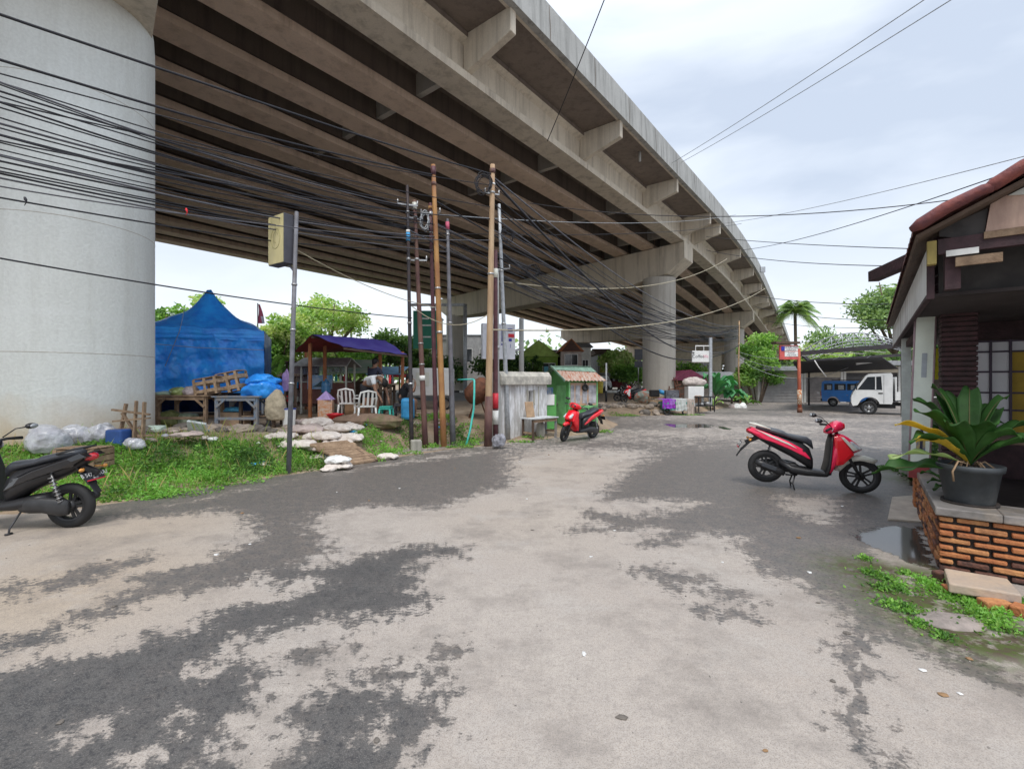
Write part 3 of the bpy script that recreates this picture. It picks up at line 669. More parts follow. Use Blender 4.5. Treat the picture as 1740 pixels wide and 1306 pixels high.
POLES['i'] = pole('utility_pole', 'slim white concrete post standing against the end of the peeling wall', 'pole', 845, 752, 845, 458, 12.95, .055, .05, mConcPar, [(.55, .1, mBand, 'clamp')])
# concrete foot at the first pole
b = MB(); c = D(707, 765, 11.35); b.box((c.x, c.y, .12), (.26, .24, .30), .3); b.build('footing_block', mConcOld, None, 'small grey concrete block at the foot of the near-black pole', 'concrete block', bevel=.03)

# pole brackets with insulator rods
def arm(t, p, L_, ang, m=mBand):
    b = MB(); d = Vector((math.cos(ang), math.sin(ang), 0))
    b.beam(p - d * L_ * .5, p + d * L_ * .5, .035, .035); b.tube([p - d * L_ * .48, p - d * L_ * .48 + Vector((0, 0, .12))], .02, 6); b.tube([p + d * L_ * .48, p + d * L_ * .48 + Vector((0, 0, .12))], .02, 6)
    b.build('bracket_arm', m, t)
for k, f, L_, an in (('a', .93, .5, .3), ('b', .77, .5, .1), ('b', .93, .35, .5), ('c', .96, .55, -.2), ('f', .9, .4, .4), ('h', .73, .5, -.3)):
    t, p0, p1 = POLES[k]; arm(t, p0.lerp(p1, f), L_, an)
# tangled coils of spare cable
def coil(label, c, r, turns, mat, seed, axis_t=.4, n=28):
    rr = random.Random(seed); pts = []
    for i in range(turns * n):
        a = 2 * PI * i / n; q = r * (1 + .18 * math.sin(i * .37 + seed) + rr.uniform(-.04, .04))
        pts.append(Vector((c[0] + q * math.cos(a) * axis_t + rr.uniform(-.01, .01), c[1] + .10 * math.sin(i * .11), c[2] + q * math.sin(a))))
    b = MB(); b.tube(pts, .011, 5); return b.build('cable_coil', mat, None, label, 'cable coil')
coil('loose tangled coil of cable hanging at the top of the tall timber-coloured pole', D(822, 312, 12.1), .24, 6, mCable, 1, .8)
coil('loose cable coil hanging between the brown pole and the maroon pole tops', D(722, 375, 12.0), .22, 5, mGalv, 2, .45)
coil('dark cable coil hanging halfway along the cable bundle under the flyover', D(905, 460, 15.2), .20, 5, mCable, 3, 1.0)
coil('small cable loop at the silver pole above the peeling wall', D(862, 400, 13.3), .18, 4, mCable, 4, .9)

def cable(p0, p1, sag, r=.013, mat=None, label=None, group=None, n=22, wob_=0.0, seed=0):
    rr = random.Random(seed); pts = []
    a1, a2 = rr.uniform(0, 6), rr.uniform(0, 6)
    for i in range(n + 1):
        t = i / n; p = p0.lerp(p1, t); w = 4 * t * (1 - t)
        p = p + Vector((0, 0, -sag * w + wob_ * w * math.sin(9 * t + a1))) + Vector((wob_ * w * math.sin(7 * t + a2), 0, 0)); pts.append(p)
    b = MB(); b.tube(pts, r, 5, cap=False)
    return b.build('overhead_cable', mat or mCable, None, label, 'cable', group)
GL = 'cables crossing in front of the large pale column'
# left fan: photo y at x = 0, end pole, y on that pole
fan = [(18, 'f', 296, 1.5), (92, 'd', 297, 1.5), (113, 'f', 315, .7), (122, 'b', 352, 1.1), (133, 'a', 338, .7), (143, 'a', 345, 1.0), (150, 'c', 360, .7), (156, 'b', 362, 1.1), (176, 'b', 377, .8), (198, 'a', 372, 1.3), (203, 'c', 377, .7), (212, 'd', 381, .8), (221, 'b', 391, 1.3), (232, 'c', 392, .7), (240, 'a', 384, .6), (248, 'd', 402, 1.1), (255, 'b', 404, .7), (263, 'e', 410, 1.1), (270, 'a', 398, .8), (277, 'c', 413, 1.2), (284, 'b', 418, .8), (293, 'e', 428, 1.0), (322, 'a', 425, .9), (128, 'e', 385, .7), (166, 'f', 352, .8), (190, 'e', 398, .7), (226, 'f', 372, .8), (300, 'f', 408, .7)]
fanl = {18: 'thick cable, topmost across the big pale column, ending on the tall timber-coloured pole', 92: 'thick cable, second from top across the pale column, ending on the ochre pole', 322: 'lowest cable of the dense fan across the big pale column'}
for i, (y0, k, y1, rk) in enumerate(fan):
    t, a, c = POLES[k]; pe = D(0, y1, a.y); f = (pe.z - a.z) / (c.z - a.z); pe = a.lerp(c, min(f, .985))
    xs_ = HX + pe.x / pe.y * F; yl = y0 + (y0 - y1) * 330 / xs_
    ps = D(-330, yl, 4.6 + (i % 5) * .12)
    cable(ps, pe, .10 + .05 * (i % 4), .0105 * rk + .003, mCable if i % 6 != 3 else mCableG, fanl.get(y0, 'dark cable in the dense fan crossing the big pale column to the poles'), None if y0 in fanl else GL, n=26, wob_=.012, seed=i)
cable(D(-330, 378, 4.8), D(700, 540, 11.55), .12, .012, None, 'single low cable crossing the pale column below all the others', None)
# bits of string caught on the lowest wires
for (x, y, Z, m_, lb) in ((42, 335, 5.45, mCable, 'small dark rag caught on the lowest fan cable in front of the column'), (316, 354, 6.75, mRedPl, 'tiny red scrap of kite caught on a cable just right of the column')):
    p = D(x, y, Z); b = MB(); b.tube([p, p + Vector((.01, 0, -.03)), p + Vector((.02, 0, -.06)), p + Vector((-.005, 0, -.10))], [.012, .016, .006, .003], 6); b.build('cable_scrap', m_, None, lb, 'scrap')
GR = 'cables sweeping from the pole cluster to the bamboo pole by the vine tree'
E0 = D(1256, 560, 36.5)
rr = random.Random(5)
src = [('f', .96), ('f', .93), ('f', .9), ('h', .97), ('h', .93), ('h', .88), ('h', .84), ('e', .93), ('e', .88), ('d', .88), ('b', .92), ('a', .9), ('c', .93), ('h', .8), ('f', .82), ('e', .82), ('d', .8), ('h', .76), ('b', .82), ('c', .84), ('f', .78), ('h', .9), ('f', .87), ('e', .9), ('a', .84), ('g', .97), ('g', .92), ('h', .70)]
for i, (k, f) in enumerate(src):
    t, a, c = POLES[k]; pe = E0 + Vector((0, 0, -.15 * (i % 9) + .3))
    cable(a.lerp(c, f), pe, .6 + .9 * rr.random(), .014 + .008 * (i % 3 == 0), mCable if i % 4 else mCableG, 'cable in the sagging bundle running from the pole cluster to the bamboo pole', GR, n=34, wob_=.05, seed=50 + i)
# two heavier bundles to the same place
for i, (k, f, sg) in enumerate((('f', .95, 2.3), ('h', .80, 2.0))):
    t, a, c = POLES[k]
    cable(a.lerp(c, f), E0 + Vector((0, 0, -1.2)), sg, .035, mCable, ['thick black cable bundle dropping from the top of the tall timber-coloured pole', 'thick black cable bundle dropping from the silver pole'][i], None, n=34, wob_=.08, seed=90 + i)
# other single wires
def wire(label, a, b_, sag, r=.012, mat=None): return cable(a, b_, sag, r, mat, label)
wire('single cable hanging steeply across the outer girder and up out of the picture', D(1050, -60, 9), D(930, 240, 13.5), .05, .012)
wire('pale wire swinging from the silver pole across to the front of the pier cap', D(848, 478, 13.4), D(1235, 440, 32), .9, .02, mCableP)
wire('pale wire strung low from the timber-coloured pole toward the far right pier', D(833, 560, 12.2), D(1300, 490, 34), .9, .02, mCableP)
wire('pale wire sagging between the near-black pole and the timber-coloured pole', D(700, 520, 11.6), D(838, 528, 12.2), .42, .011, mCableP)
wire('pale wire from the sign post into the pole cluster', D(505, 425, 8.8), D(740, 522, 12.1), .15, .009, mCableP)
wire('higher of two parallel faint wires high in the sky', D(1120, 290, 26), D(1660, -60, 9), .1, .012, mGalv)
wire('lower of two parallel faint wires high in the sky', D(1150, 280, 26), D(1680, -40, 9.2), .1, .012, mGalv)
wire('wire from under the flyover to the tiled roof, crossing the sky nearly level', D(900, 345, 13), D(1800, 312, 9), .5, .011)
wire('wire rising to the right above the tiled roof', D(1260, 425, 30), D(1800, 262, 9), .3, .014)
wire('thin wire rising steadily from the flyover to the top of the tiled roof', D(1225, 380, 30), D(1800, 250, 9.6), .2, .011, mGalv)
wire('level wire just above the parapet end, passing behind the roof beam', D(1200, 402, 30), D(1640, 425, 14), .12, .016)
wire('lower level wire passing behind the roof beam', D(1200, 425, 30), D(1640, 452, 14), .3, .016)
wire('wire sagging past the palm crown to the roof', D(1270, 500, 36), D(1600, 515, 20), .3, .02)
wire('second wire sagging past the palm crown', D(1280, 520, 40), D(1600, 540, 24), .5, .02)
wire('third and lowest wire past the palm crown', D(1300, 545, 42), D(1600, 550, 26), .4, .018)
wire('long level wire under the flyover in front of the dark girders', D(690, 360, 11.6), D(1250, 365, 30), .4, .012, mGalv)
wire('second long level wire under the flyover, a little below the first', D(700, 395, 11.9), D(1260, 380, 30), .3, .012)
# galvanised cable ties: pale wires from bamboo pole to the right
for i in range(5):
    cable(D(1256, 598 + 3 * i, 36.5), D(1400 + 20 * i, 596 + 2 * i, 30), .5 + .25 * i, .018, mCable if i % 2 else mGalv, 'wire sagging from the bamboo pole toward the red pillar', 'wires sagging to the red pillar', seed=i)
p = D(1256, 0, 36.5); b = MB(); b.tube([(p.x + .1, p.y, 0), (p.x - .05, p.y, 2.5), (p.x, p.y, D(0, 545, 36.5).z)], [.07, .06, .045], 10)
b.build('bamboo_pole', M('bamboo', (.42, .28, .16), .7, sc=5), None, 'slim brown bamboo pole carrying the far end of the cable bundle beside the vine tree', 'pole')
p = D(1296, 458, 40); b = MB(); b.box((p.x, p.y, p.z), (.42, .14, .5)); o = b.build('hanging_box', mGalv, None, 'small grey box hung on the wires above the far parapet', 'cable box', bevel=.03)

# ---------------------------------------------------------------- lightbox sign on a slim post
p0 = D(490, 806, 8.5); p1 = D(504, 360, 8.75); p0.z = -.1
t = wthing('sign_post', 'slim dark steel post leaning at the road edge, carrying the pale yellow light box', 'sign post', p0)
b = MB(); b.tube([p0, p0.lerp(p1, .5), p1], [.046, .042, .036], 12); b.build('post', mPoleGr, t)
b = MB()
for f in (.35, .55, .72):
    q = p0.lerp(p1, f); b.tube([q, q + (p1 - p0).normalized() * .03], .052, 12)
b.build('clamp', mBand, t)
mYel = M('faded yellow acrylic', (.66, .58, .30), .45, v=.15, sc=2, dirt=(.45, .40, .25), dirt_amt=.4); mSignS = M('sign case grey', (.07, .07, .085), .5)
c = D(472, 408, 8.75); t = wthing('lightbox_sign', 'faded pale yellow light box with a thin circle emblem, hung beside the slim post', 'sign', c)
ang = math.radians(-33); R = Matrix.Rotation(ang, 3, 'Z')
w_, h_, th = .52, .93, .20
b = MB(); b.box((c.x + .04, c.y + .05, c.z), (w_, th, h_), ang); b.build('case', mSignS, t, bevel=.012)
nrm = R @ Vector((0, -1, 0)); ax = R @ Vector((1, 0, 0)); cc = Vector((c.x + .04, c.y + .05, c.z)) + nrm * (th / 2 + .006)
b = MB(); b.box(cc, (w_ - .03, .01, h_ - .03), ang); b.build('face_panel', mYel, t)
b = MB(); pts = [cc + nrm * .008 + ax * (.15 * math.cos(2 * PI * i / 32)) + Vector((0, 0, .19 * math.sin(2 * PI * i / 32) + .02)) for i in range(33)]; b.tube(pts, .004, 4)
pts = [cc + nrm * .008 + ax * (.08 * math.cos(2 * PI * i / 24 + .4)) + Vector((0, 0, .10 * math.sin(2 * PI * i / 24 + .4) + .04)) for i in range(18)]; b.tube(pts, .003, 4)
b.build('emblem', M('faded olive ink', (.36, .34, .14), .6), t)
b = MB(); q = p0.lerp(p1, .93); b.beam(cc - nrm * .1 + ax * .1 + Vector((0, 0, .3)), q, .03, .03); q = p0.lerp(p1, .77); b.beam(cc - nrm * .1 + ax * .1 + Vector((0, 0, -.35)), q, .03, .03); b.build('mount', mSignS, t)
# ---------------------------------------------------------------- scooters
def text(s, size, mat, parent, T, name='lettering', align='CENTER', ext=.001):
    cu = bpy.data.curves.new(name, 'FONT'); cu.body = s; cu.size = size; cu.align_x = align; cu.align_y = 'CENTER'; cu.extrude = ext
    o = bpy.data.objects.new('tmp', cu); COL.objects.link(o); bpy.context.view_layer.update()
    me = bpy.data.meshes.new_from_object(o.evaluated_get(bpy.context.evaluated_depsgraph_get()))
    bpy.data.objects.remove(o); me.transform(T); me.materials.clear(); me.materials.append(mat)
    off = OFF.get(parent.name, Vector((0, 0, 0))); me.transform(Matrix.Translation(-off))
    q = bpy.data.objects.new(name, me); COL.objects.link(q); q.parent = parent; OFF[q.name] = off
    return q
def frameT(c, ex, ez):
    """matrix that lays text (x right, y up) on the plane spanned by ex, ez at c"""
    ex = Vector(ex).normalized(); ez = Vector(ez).normalized(); n = ex.cross(ez)
    return Matrix.Translation(Vector(c)) @ Matrix((ex, ez, n)).transposed().to_4x4()

def wheel(parent, cx, cz, R, w, steer=0, pivot=None, spokes=5, rimm=None, drum=.06):
    T = Matrix.Identity(4)
    if steer: T = Matrix.Translation(pivot) @ Matrix.Rotation(steer, 4, Vector((-.45, 0, .9)).normalized()) @ Matrix.Translation(-Vector(pivot))
    b = MB(); rr = R - w * .55; prof = []
    for i in range(12):
        a = 2 * PI * i / 12; prof.append((rr + w * .55 * math.cos(a), w * .5 * math.sin(a)))
    b.lathe(prof, (cx, 0, cz), 40, axis='Y', closed=True, T=T)
    ty = b.build('tyre', mBlack, parent)
    b = MB(); ri = R - w * 1.0
    b.lathe([(ri + .012, -w * .4), (ri - .012, -w * .36), (ri - .018, 0), (ri - .012, w * .36), (ri + .012, w * .4)], (cx, 0, cz), 40, axis='Y', T=T)
    b.lathe([(.001, -.05), (drum, -.045), (drum, .045), (.001, .05)], (cx, 0, cz), 20, axis='Y', T=T)
    for i in range(spokes):
        a = 2 * PI * i / spokes + .5; d = Vector((math.cos(a), 0, math.sin(a))); s_ = Vector((-math.sin(a), 0, math.cos(a)))
        for q in (-1, 1): b.beam(Vector((cx, 0, cz)) + d * drum * .8 + s_ * q * .018, Vector((cx, 0, cz)) + d * (ri - .006) + s_ * q * .03, .03, .016, up=(0, 1, 0), T=T)
    b.build('rim', rimm or mAlloy, parent)
    return T
def sect(b, secs, n=14, T=None, m=0, pw=2.6):
    """loft of rounded boxes: secs = (x, z_low, z_high, half width)"""
    vs = []
    for x, z0, z1, hw in secs:
        zc = (z0 + z1) / 2; hz = (z1 - z0) / 2
        for j in range(n):
            t = 2 * PI * (j + .5) / n; c_, s_ = math.cos(t), math.sin(t)
            vs.append((x, hw * math.copysign(abs(c_) ** (2 / pw), c_), zc + hz * math.copysign(abs(s_) ** (2 / pw), s_)))
    k = len(secs); fs = []
    for i in range(k - 1):
        for j in range(n):
            jj = (j + 1) % n; fs.append((i * n + j, (i + 1) * n + j, (i + 1) * n + jj, i * n + jj))
    fs.append(tuple(range(n))); fs.append(tuple((k - 1) * n + j for j in range(n - 1, -1, -1)))
    b.add(vs, fs, m, True, T)
def sidepanel(b, poly, y, th, bulge=.02, m=0):
    """outline on each flank, slightly proud"""
    for q in (-1, 1):
        n = len(poly); cx = sum(p[0] for p in poly) / n; cz = sum(p[1] for p in poly) / n
        vs = [(a, q * (y - th), c) for a, c in poly] + [(a, q * y, c) for a, c in poly] + [(cx + (a - cx) * .7, q * (y + bulge), cz + (c - cz) * .7) for a, c in poly]
        fs = [(i, (i + 1) % n, (i + 1) % n + n, i + n) for i in range(n)] + [(i + n, (i + 1) % n + n, (i + 1) % n + 2 * n, i + 2 * n) for i in range(n)] + [tuple(2 * n + i for i in range(n)), tuple(range(n - 1, -1, -1))]
        if q > 0: fs = [f[::-1] for f in fs]
        b.add(vs, fs, m, False)
def scooter(name, label, rear, front, body, accent, fend, lift=.0, steer=0.0, plate='B 6473 WUU', lean=0, stripe=None, wind=False, tl=0.):
    """local x forward from the rear axle; rear, front are ground points"""
    rear = Vector(rear); front = Vector(front); d = front - rear; rz = math.atan2(d.y, d.x)
    t = thing(name, label, 'scooter', (rear.x, rear.y, rear.z), rz)
    if lean: t.rotation_euler = Euler_((lean, 0, rz))
    WB = 1.27; lz = lambda x: lift * max(0, 1 - x / WB)   # whole bike pitched a little when on the centre stand
    ph = math.atan2(lift, WB)
    def dn(o): return o
    # wheels
    wheel(t, 0, .255 + lift, .262, .10)
    piv = Vector((WB - .12, 0, .55))
    TS = wheel(t, WB, .262, .265, .085, steer, piv)
    # front fender
    b = MB(); vs = []; k = 9
    for i in range(k):
        a = math.radians(168 - i * 118 / (k - 1)); r = .300 + (.02 if i in (0, k - 1) else 0); hw = [.035, .055, .068, .072, .072, .07, .064, .052, .03][i]
        for y, dr in ((-hw, -.055), (-hw * .8, .008), (0, .022), (hw * .8, .008), (hw, -.055)): vs.append((WB + (r + dr) * math.cos(a), y, .262 + (r + dr) * math.sin(a)))
    fs = [(i * 5 + j, (i + 1) * 5 + j, (i + 1) * 5 + j + 1, i * 5 + j + 1) for i in range(k - 1) for j in range(4)]
    b.add(vs, fs, 0, True, TS); o = b.build('front_fender', fend, t); sm = o.modifiers.new('solid', 'SOLIDIFY'); sm.thickness = .006
    b = MB()
    for q in (-1, 1): b.tube([(WB + .0, q * .075, .262), (WB - .16, q * .072, .56), (WB - .20, q * .04, .66)], [.020, .022, .02], 8, T=TS)
    b.tube([(WB - .19, 0, .60), (WB - .31, 0, .93)], .024, 8); b.build('fork', mAlloy, t)
    # leg shield
    b = MB()
    sect(b, [(.80, .24, .34, .13), (.86, .24, .56, .15), (.90, .30, .78, .17), (.955, .42, .90, .17), (1.02, .52, .90, .165), (1.10, .56, .86, .15), (1.18, .60, .79, .12), (1.255, .64, .72, .07), (1.285, .655, .69, .03)], 16)
    o = b.build('front_cowl', body, t); OFFc = o
    b = MB(); sidepanel(b, [(.90, .86), (1.00, .88), (1.10, .70), (1.16, .60), (1.02, .44), (.93, .42)], .155, .02, .018); b.build('cowl_side_panel', accent, t, bevel=.006)
    b = MB(); sect(b, [(.78, .22, .30, .15), (.83, .22, .50, .19), (.86, .30, .80, .20), (.89, .62, .92, .16)], 12); b.build('leg_shield_inner', mPlasticBk, t)
    if stripe:
        b = MB(); sidepanel(b, [(.985, .86), (1.02, .86), (1.20, .675), (1.14, .655)], .172, .01, .004); b.build('cowl_stripe', stripe, t)
    # headlamp
    b = MB(); sidepanel(b, [(1.09, .80), (1.15, .79), (1.265, .695), (1.24, .665), (1.16, .69)], .125, .035, .01); b.build('headlight', mClearL, t, bevel=.006)
    # handlebar cover
    b = MB(); sect(b, [(.80, .90, .95, .05), (.84, .89, 1.00, .15), (.90, .90, 1.06, .20), (.97, .93, 1.10, .16), (1.03, .95, 1.08, .10), (1.07, .98, 1.04, .04)], 14, T=TSr(steer, piv)); b.build('handlebar_cover', body, t)
    b = MB(); sect(b, [(1.005, .965, 1.085, .10), (1.065, .975, 1.06, .07)], 12, T=TSr(steer, piv))
    if wind:
        b.build('cowl_face', mPlasticBk, t)
    else: b.build('cowl_face', accent, t)
    TT = TSr(steer, piv)
    for q in (-1, 1):
        b = MB(); b.tube([(.90, q * .12, .99), (.86, q * .22, 1.00), (.80, q * .36, .985)], [.018, .017, .021], 8, T=TT); b.build('handle_grip', mBlack, t)
        b = MB(); b.tube([(.90, q * .2, 1.0), (.90, q * .24, 1.0), (.865, q * .36, .975)], .006, 6, T=TT); b.build('brake_lever', mMetal, t)
        b = MB(); b.tube([(.88, q * .19, 1.02), (.80, q * .27, 1.11), (.74, q * .32, 1.12)], .007, 6, T=TT)
        b.ball((.70, q * .36, 1.13), (.05, .075, .036), 12, T=TT); mo = b.build('mirror', mPlasticBk, t)
        b = MB(); b.ball((.672, q * .36, 1.13), (.025, .062, .030), 12, T=TT); b.build('mirror_glass', mGalv, mo)
    # floor and under-body
    b = MB(); sect(b, [(.18, .30 + lz(.2), .42 + lz(.2), .12), (.34, .24, .40, .16), (.55, .22, .36, .165), (.78, .22, .32, .16), (.88, .25, .36, .12)], 12); b.build('floorboard', mPlasticBk, t)
    # rear body
    L0 = lift
    b = MB(); sect(b, [(-.24, .80 + L0, .88 + L0, .03), (-.16, .72 + L0, .86 + L0, .075), (0, .62 + L0, .82 + L0, .11), (.16, .54 + L0 * .9, .79 + L0 * .9, .145), (.34, .46 + L0 * .7, .74 + L0 * .7, .165), (.50, .36 + L0 * .6, .70 + L0 * .6, .16), (.60, .30 + L0 * .5, .62 + L0 * .5, .13), (.64, .30 + L0 * .4, .50 + L0 * .4, .09)], 16); b.build('rear_body', mPlasticBk, t)
    b = MB(); sidepanel(b, [(-.27, .84 + L0), (-.20, .88 + L0), (.02, .80 + L0), (.30, .70 + L0 * .8), (.50, .60 + L0 * .6), (.60, .46 + L0 * .5), (.56, .47 + L0 * .5), (.36, .56 + L0 * .7), (.10, .655 + L0), (-.10, .72 + L0)], .150, .10, .022); b.build('rear_side_panel', body, t, bevel=.008)
    if stripe:
        b = MB(); sidepanel(b, [(-.18, .872 + L0), (.02, .785 + L0), (.30, .675 + L0 * .8), (.42, .60 + L0 * .7), (.28, .655 + L0 * .8), (.02, .755 + L0)], .176, .01, .003); b.build('panel_stripe', stripe, t)
    # seat
    b = MB(); sect(b, [(-.14, .85 + L0, .90 + L0, .05), (-.08, .82 + L0, .915 + L0, .10), (.08, .79 + L0, .885 + L0, .125), (.24, .75 + L0 * .9, .85 + L0 * .9, .135), (.30, .735 + L0 * .85, .815 + L0 * .85, .135), (.44, .70 + L0 * .7, .80 + L0 * .7, .13), (.56, .67 + L0 * .6, .79 + L0 * .6, .11), (.63, .62 + L0 * .5, .75 + L0 * .5, .08), (.65, .60 + L0 * .5, .66 + L0 * .5, .05)], 16); b.build('seat', mSeat, t)
    # grab rail
    b = MB()
    b.tube([(.05, -.13, .87 + L0), (-.14, -.12, .93 + L0), (-.23, -.05, .945 + L0), (-.23, .05, .945 + L0), (-.14, .12, .93 + L0), (.05, .13, .87 + L0)], .013, 8); b.build('grab_rail', stripe or mAlloy, t)
    # tail light
    b = MB(); sect(b, [(-.285, .80 + L0, .845 + L0, .03), (-.25, .775 + L0, .87 + L0, .075), (-.19, .77 + L0, .86 + L0, .085)], 10); b.build('tail_light', mTail, t)
    # rear mudguard with plate
    b = MB(); b.beam((-.14 + tl * .5, 0, .74 + L0), (-.37 + tl, 0, .50 + L0), .13, .02); b.beam((-.36 + tl, 0, .51 + L0), (-.43 + tl, 0, .40 + L0), .10, .012); b.beam((-.10, 0, .72 + L0), (-.30, 0, .63 + L0), .06, .06); b.build('rear_mudguard', mPlasticBk, t, bevel=.006)
    pc = Vector((-.385 + tl, 0, .60 + L0)); ez = Vector((.42, 0, .9)).normalized(); ex = Vector((0, -1, 0)); nn = ex.cross(ez)
    b = MB(); b.beam(pc - ez * .055, pc + ez * .055, .27, .006, up=nn, m=0); po = b.build('number_plate', mPlate, t)
    b = MB(); b.beam(pc - ez * .055 + nn * .004, pc - ez * .040 + nn * .004, .268, .003, up=nn); b.build('plate_band', mRedMk, po)
    text(plate, .068, mWhSt, po, frameT(pc + nn * .0055 + ez * .014, ex, ez)); text('04-24', .03, mWhSt, po, frameT(pc + nn * .0055 - ez * .028, ex, ez))
    for q in (-1, 1):
        b = MB(); b.tube([(-.2, q * .07, .70 + L0), (-.24, q * .15, .69 + L0)], .008, 6); b.ball((-.245, q * .17, .69 + L0), (.022, .035, .022), 10); b.build('turn_signal', mAmber if q > 0 else mAmber, t)
    # engine, swingarm, exhaust, shock
    b = MB(); sect(b, [(-.06, .17 + L0, .34 + L0, .035), (.02, .16 + L0, .36 + L0, .05), (.20, .20 + L0, .38 + L0, .055), (.34, .20 + L0 * .7, .38 + L0 * .7, .055), (.44, .22 + L0 * .6, .36 + L0 * .6, .04)], 12, T=Matrix.Translation((0, .11, 0))); sect(b, [(.22, .20 + L0 * .8, .36 + L0 * .8, .09), (.40, .20 + L0 * .6, .38 + L0 * .6, .10), (.52, .22, .34, .08)], 12); b.build('engine', mAlloy, t)
    b = MB(); b.tube([(.42, -.10, .20 + L0 * .5), (.26, -.15, .19 + L0 * .7)], .018, 8); b.tube([(.24, -.155, .20 + L0 * .7), (.16, -.16, .225 + L0 * .8), (-.10, -.165, .32 + L0), (-.17, -.165, .345 + L0)], [.035, .055, .058, .04], 12); xo = b.build('exhaust', mPlasticBk, t)
    b = MB(); b.beam((.12, -.222, .25 + L0), (-.08, -.226, .32 + L0), .012, .06, up=(0, 0, 1)); b.build('heat_shield', mSeat, xo, bevel=.004)
    b = MB(); n_ = 30; b.tube([(.0 + .10 * i / n_ + .03 * math.cos(i * 1.6), .14 + .03 * math.sin(i * 1.6), .32 + L0 + .30 * i / n_) for i in range(n_)], .007, 5); b.tube([(0, .14, .28 + L0), (.10, .14, .66 + L0)], .012, 6); b.build('shock_absorber', mMetal, t)
    # stand
    b = MB()
    if lift > .02:
        for q in (-1, 1): b.tube([(.40, q * .08, .24), (.36, q * .12, .10), (.38, q * .15, .008)], .012, 6)
        b.tube([(.36, -.13, .09), (.36, .13, .09)], .01, 6)
    else: b.tube([(.42, .12, .24), (.46, .22, .06), (.44, .25, .01)], .011, 6); b.tube([(.43, .22, .012), (.45, .28, .012)], .014, 6)
    b.build('stand', mAlloy, t)
    return t
def TSr(a, piv):
    if not a: return Matrix.Identity(4)
    return Matrix.Translation(piv) @ Matrix.Rotation(a, 4, Vector((-.45, 0, .9)).normalized()) @ Matrix.Translation(-Vector(piv))
from mathutils import Euler as Euler_
mClearL = M('headlamp lens', (.62, .66, .70), .08, v=.25, sc=14, spec=.8, coat=1); mTail = M('tail lamp red', (.45, .01, .02), .15, coat=1); mAmber = M('amber lens', (.65, .28, .05), .2, coat=.6)
mPlate = M('black plate enamel', (.03, .03, .04), .4)
rp = G(1301, 826); fp = G(1467, 838)
scooter('parked_scooter', 'red scooter with white front mudguard parked alone on its centre stand in the open road', rp, fp, mPinkRed, mRedP, mCream, lift=.075, steer=-.12, plate='B 6582 KTL', stripe=mCream)
rp = Vector((-5.16, 5.42, 0)); scooter('parked_scooter', 'black scooter with number plate cut off by the left edge, its tail toward the road', rp, rp + Vector((-1.27, -.12, 0)), mBlkP, mBlkP, mBlkP, lift=.0, steer=.15, plate='B 5473 WUU', tl=.13)
rp = Vector((2.42, 13.95, 0)); fp = Vector((1.50, 13.1, 0)); scooter('parked_scooter', 'red scooter with black seat leaning on its side stand beside the green kiosk', rp, fp, mRedP, mRedP, mRedP, steer=.3, lean=-.09, wind=True, plate='B 4170 SQE')
# ---------------------------------------------------------------- left verge: grass, rubble, crates, tent
def DZ(x, Z, h=None):
    """ground point under photo column x at depth Z"""
    X = (x - HX) / F * Z; return Vector((X, Z, gz(X, Z) if h is None else h))
def scatter(poly, n, rng):
    P = np.array(poly); a = P.min(0); b = P.max(0); out = np.zeros((0, 2))
    while len(out) < n:
        q = rng.uniform(a, b, (n * 2, 2)); q = q[sdist(q[:, 0], q[:, 1], poly) > 0]; out = np.concatenate([out, q])
    return out[:n]
def blades(name, pts, h, w, mats, rng, lean=.5, **kw):
    n = len(pts); z = terr(pts[:, 0], pts[:, 1]); z = np.maximum(z, 0)
    a = rng.uniform(0, 2 * PI, n); L = h * rng.uniform(.5, 1.4, n); dx = np.cos(a) * L * lean * rng.uniform(.2, 1, n); dy = np.sin(a) * L * lean * rng.uniform(.2, 1, n)
    px, py = -np.sin(a) * w, np.cos(a) * w
    V = np.stack([np.stack([pts[:, 0] - px, pts[:, 1] - py, z - .01], 1), np.stack([pts[:, 0] + px, pts[:, 1] + py, z - .01], 1), np.stack([pts[:, 0] + dx * .5 + px * .6, pts[:, 1] + dy * .5 + py * .6, z + L * .6], 1), np.stack([pts[:, 0] + dx, pts[:, 1] + dy, z + L], 1)], 1).reshape(-1, 3)
    Fc = np.arange(4 * n).reshape(-1, 4)
    return npmesh(name, V, Fc, mats, None, midx=rng.integers(0, len(mats), n), keep=True, **kw)
mGrass = [leafmat('grass blade a', (.10, .19, .03)), leafmat('grass blade b', (.16, .27, .05)), leafmat('grass blade c', (.24, .28, .09))]
rng = np.random.default_rng(3)
Av = [(-12, 5.3), (-6.6, 5.95), (-5.7, 6.35), (-4.2, 8.3), (-3.4, 9.2), (-4.3, 10.3), (-6.5, 9.3), (-8, 8.0), (-13, 7.5)]
blades('verge_grass', scatter(Av, 15000, rng), .07, .006, mGrass, rng, kind='stuff', label='short bright grass along the road edge', cat='grass')
rng9 = np.random.default_rng(71); blades('dry_stalks', scatter(Av, 700, rng9), .26, .004, [mGrass[2], leafmat('straw', (.34, .26, .12)), mGrass[1]], rng9, lean=.7, kind='stuff', label='thin taller stalks and straw standing among the verge weeds', cat='stalks')
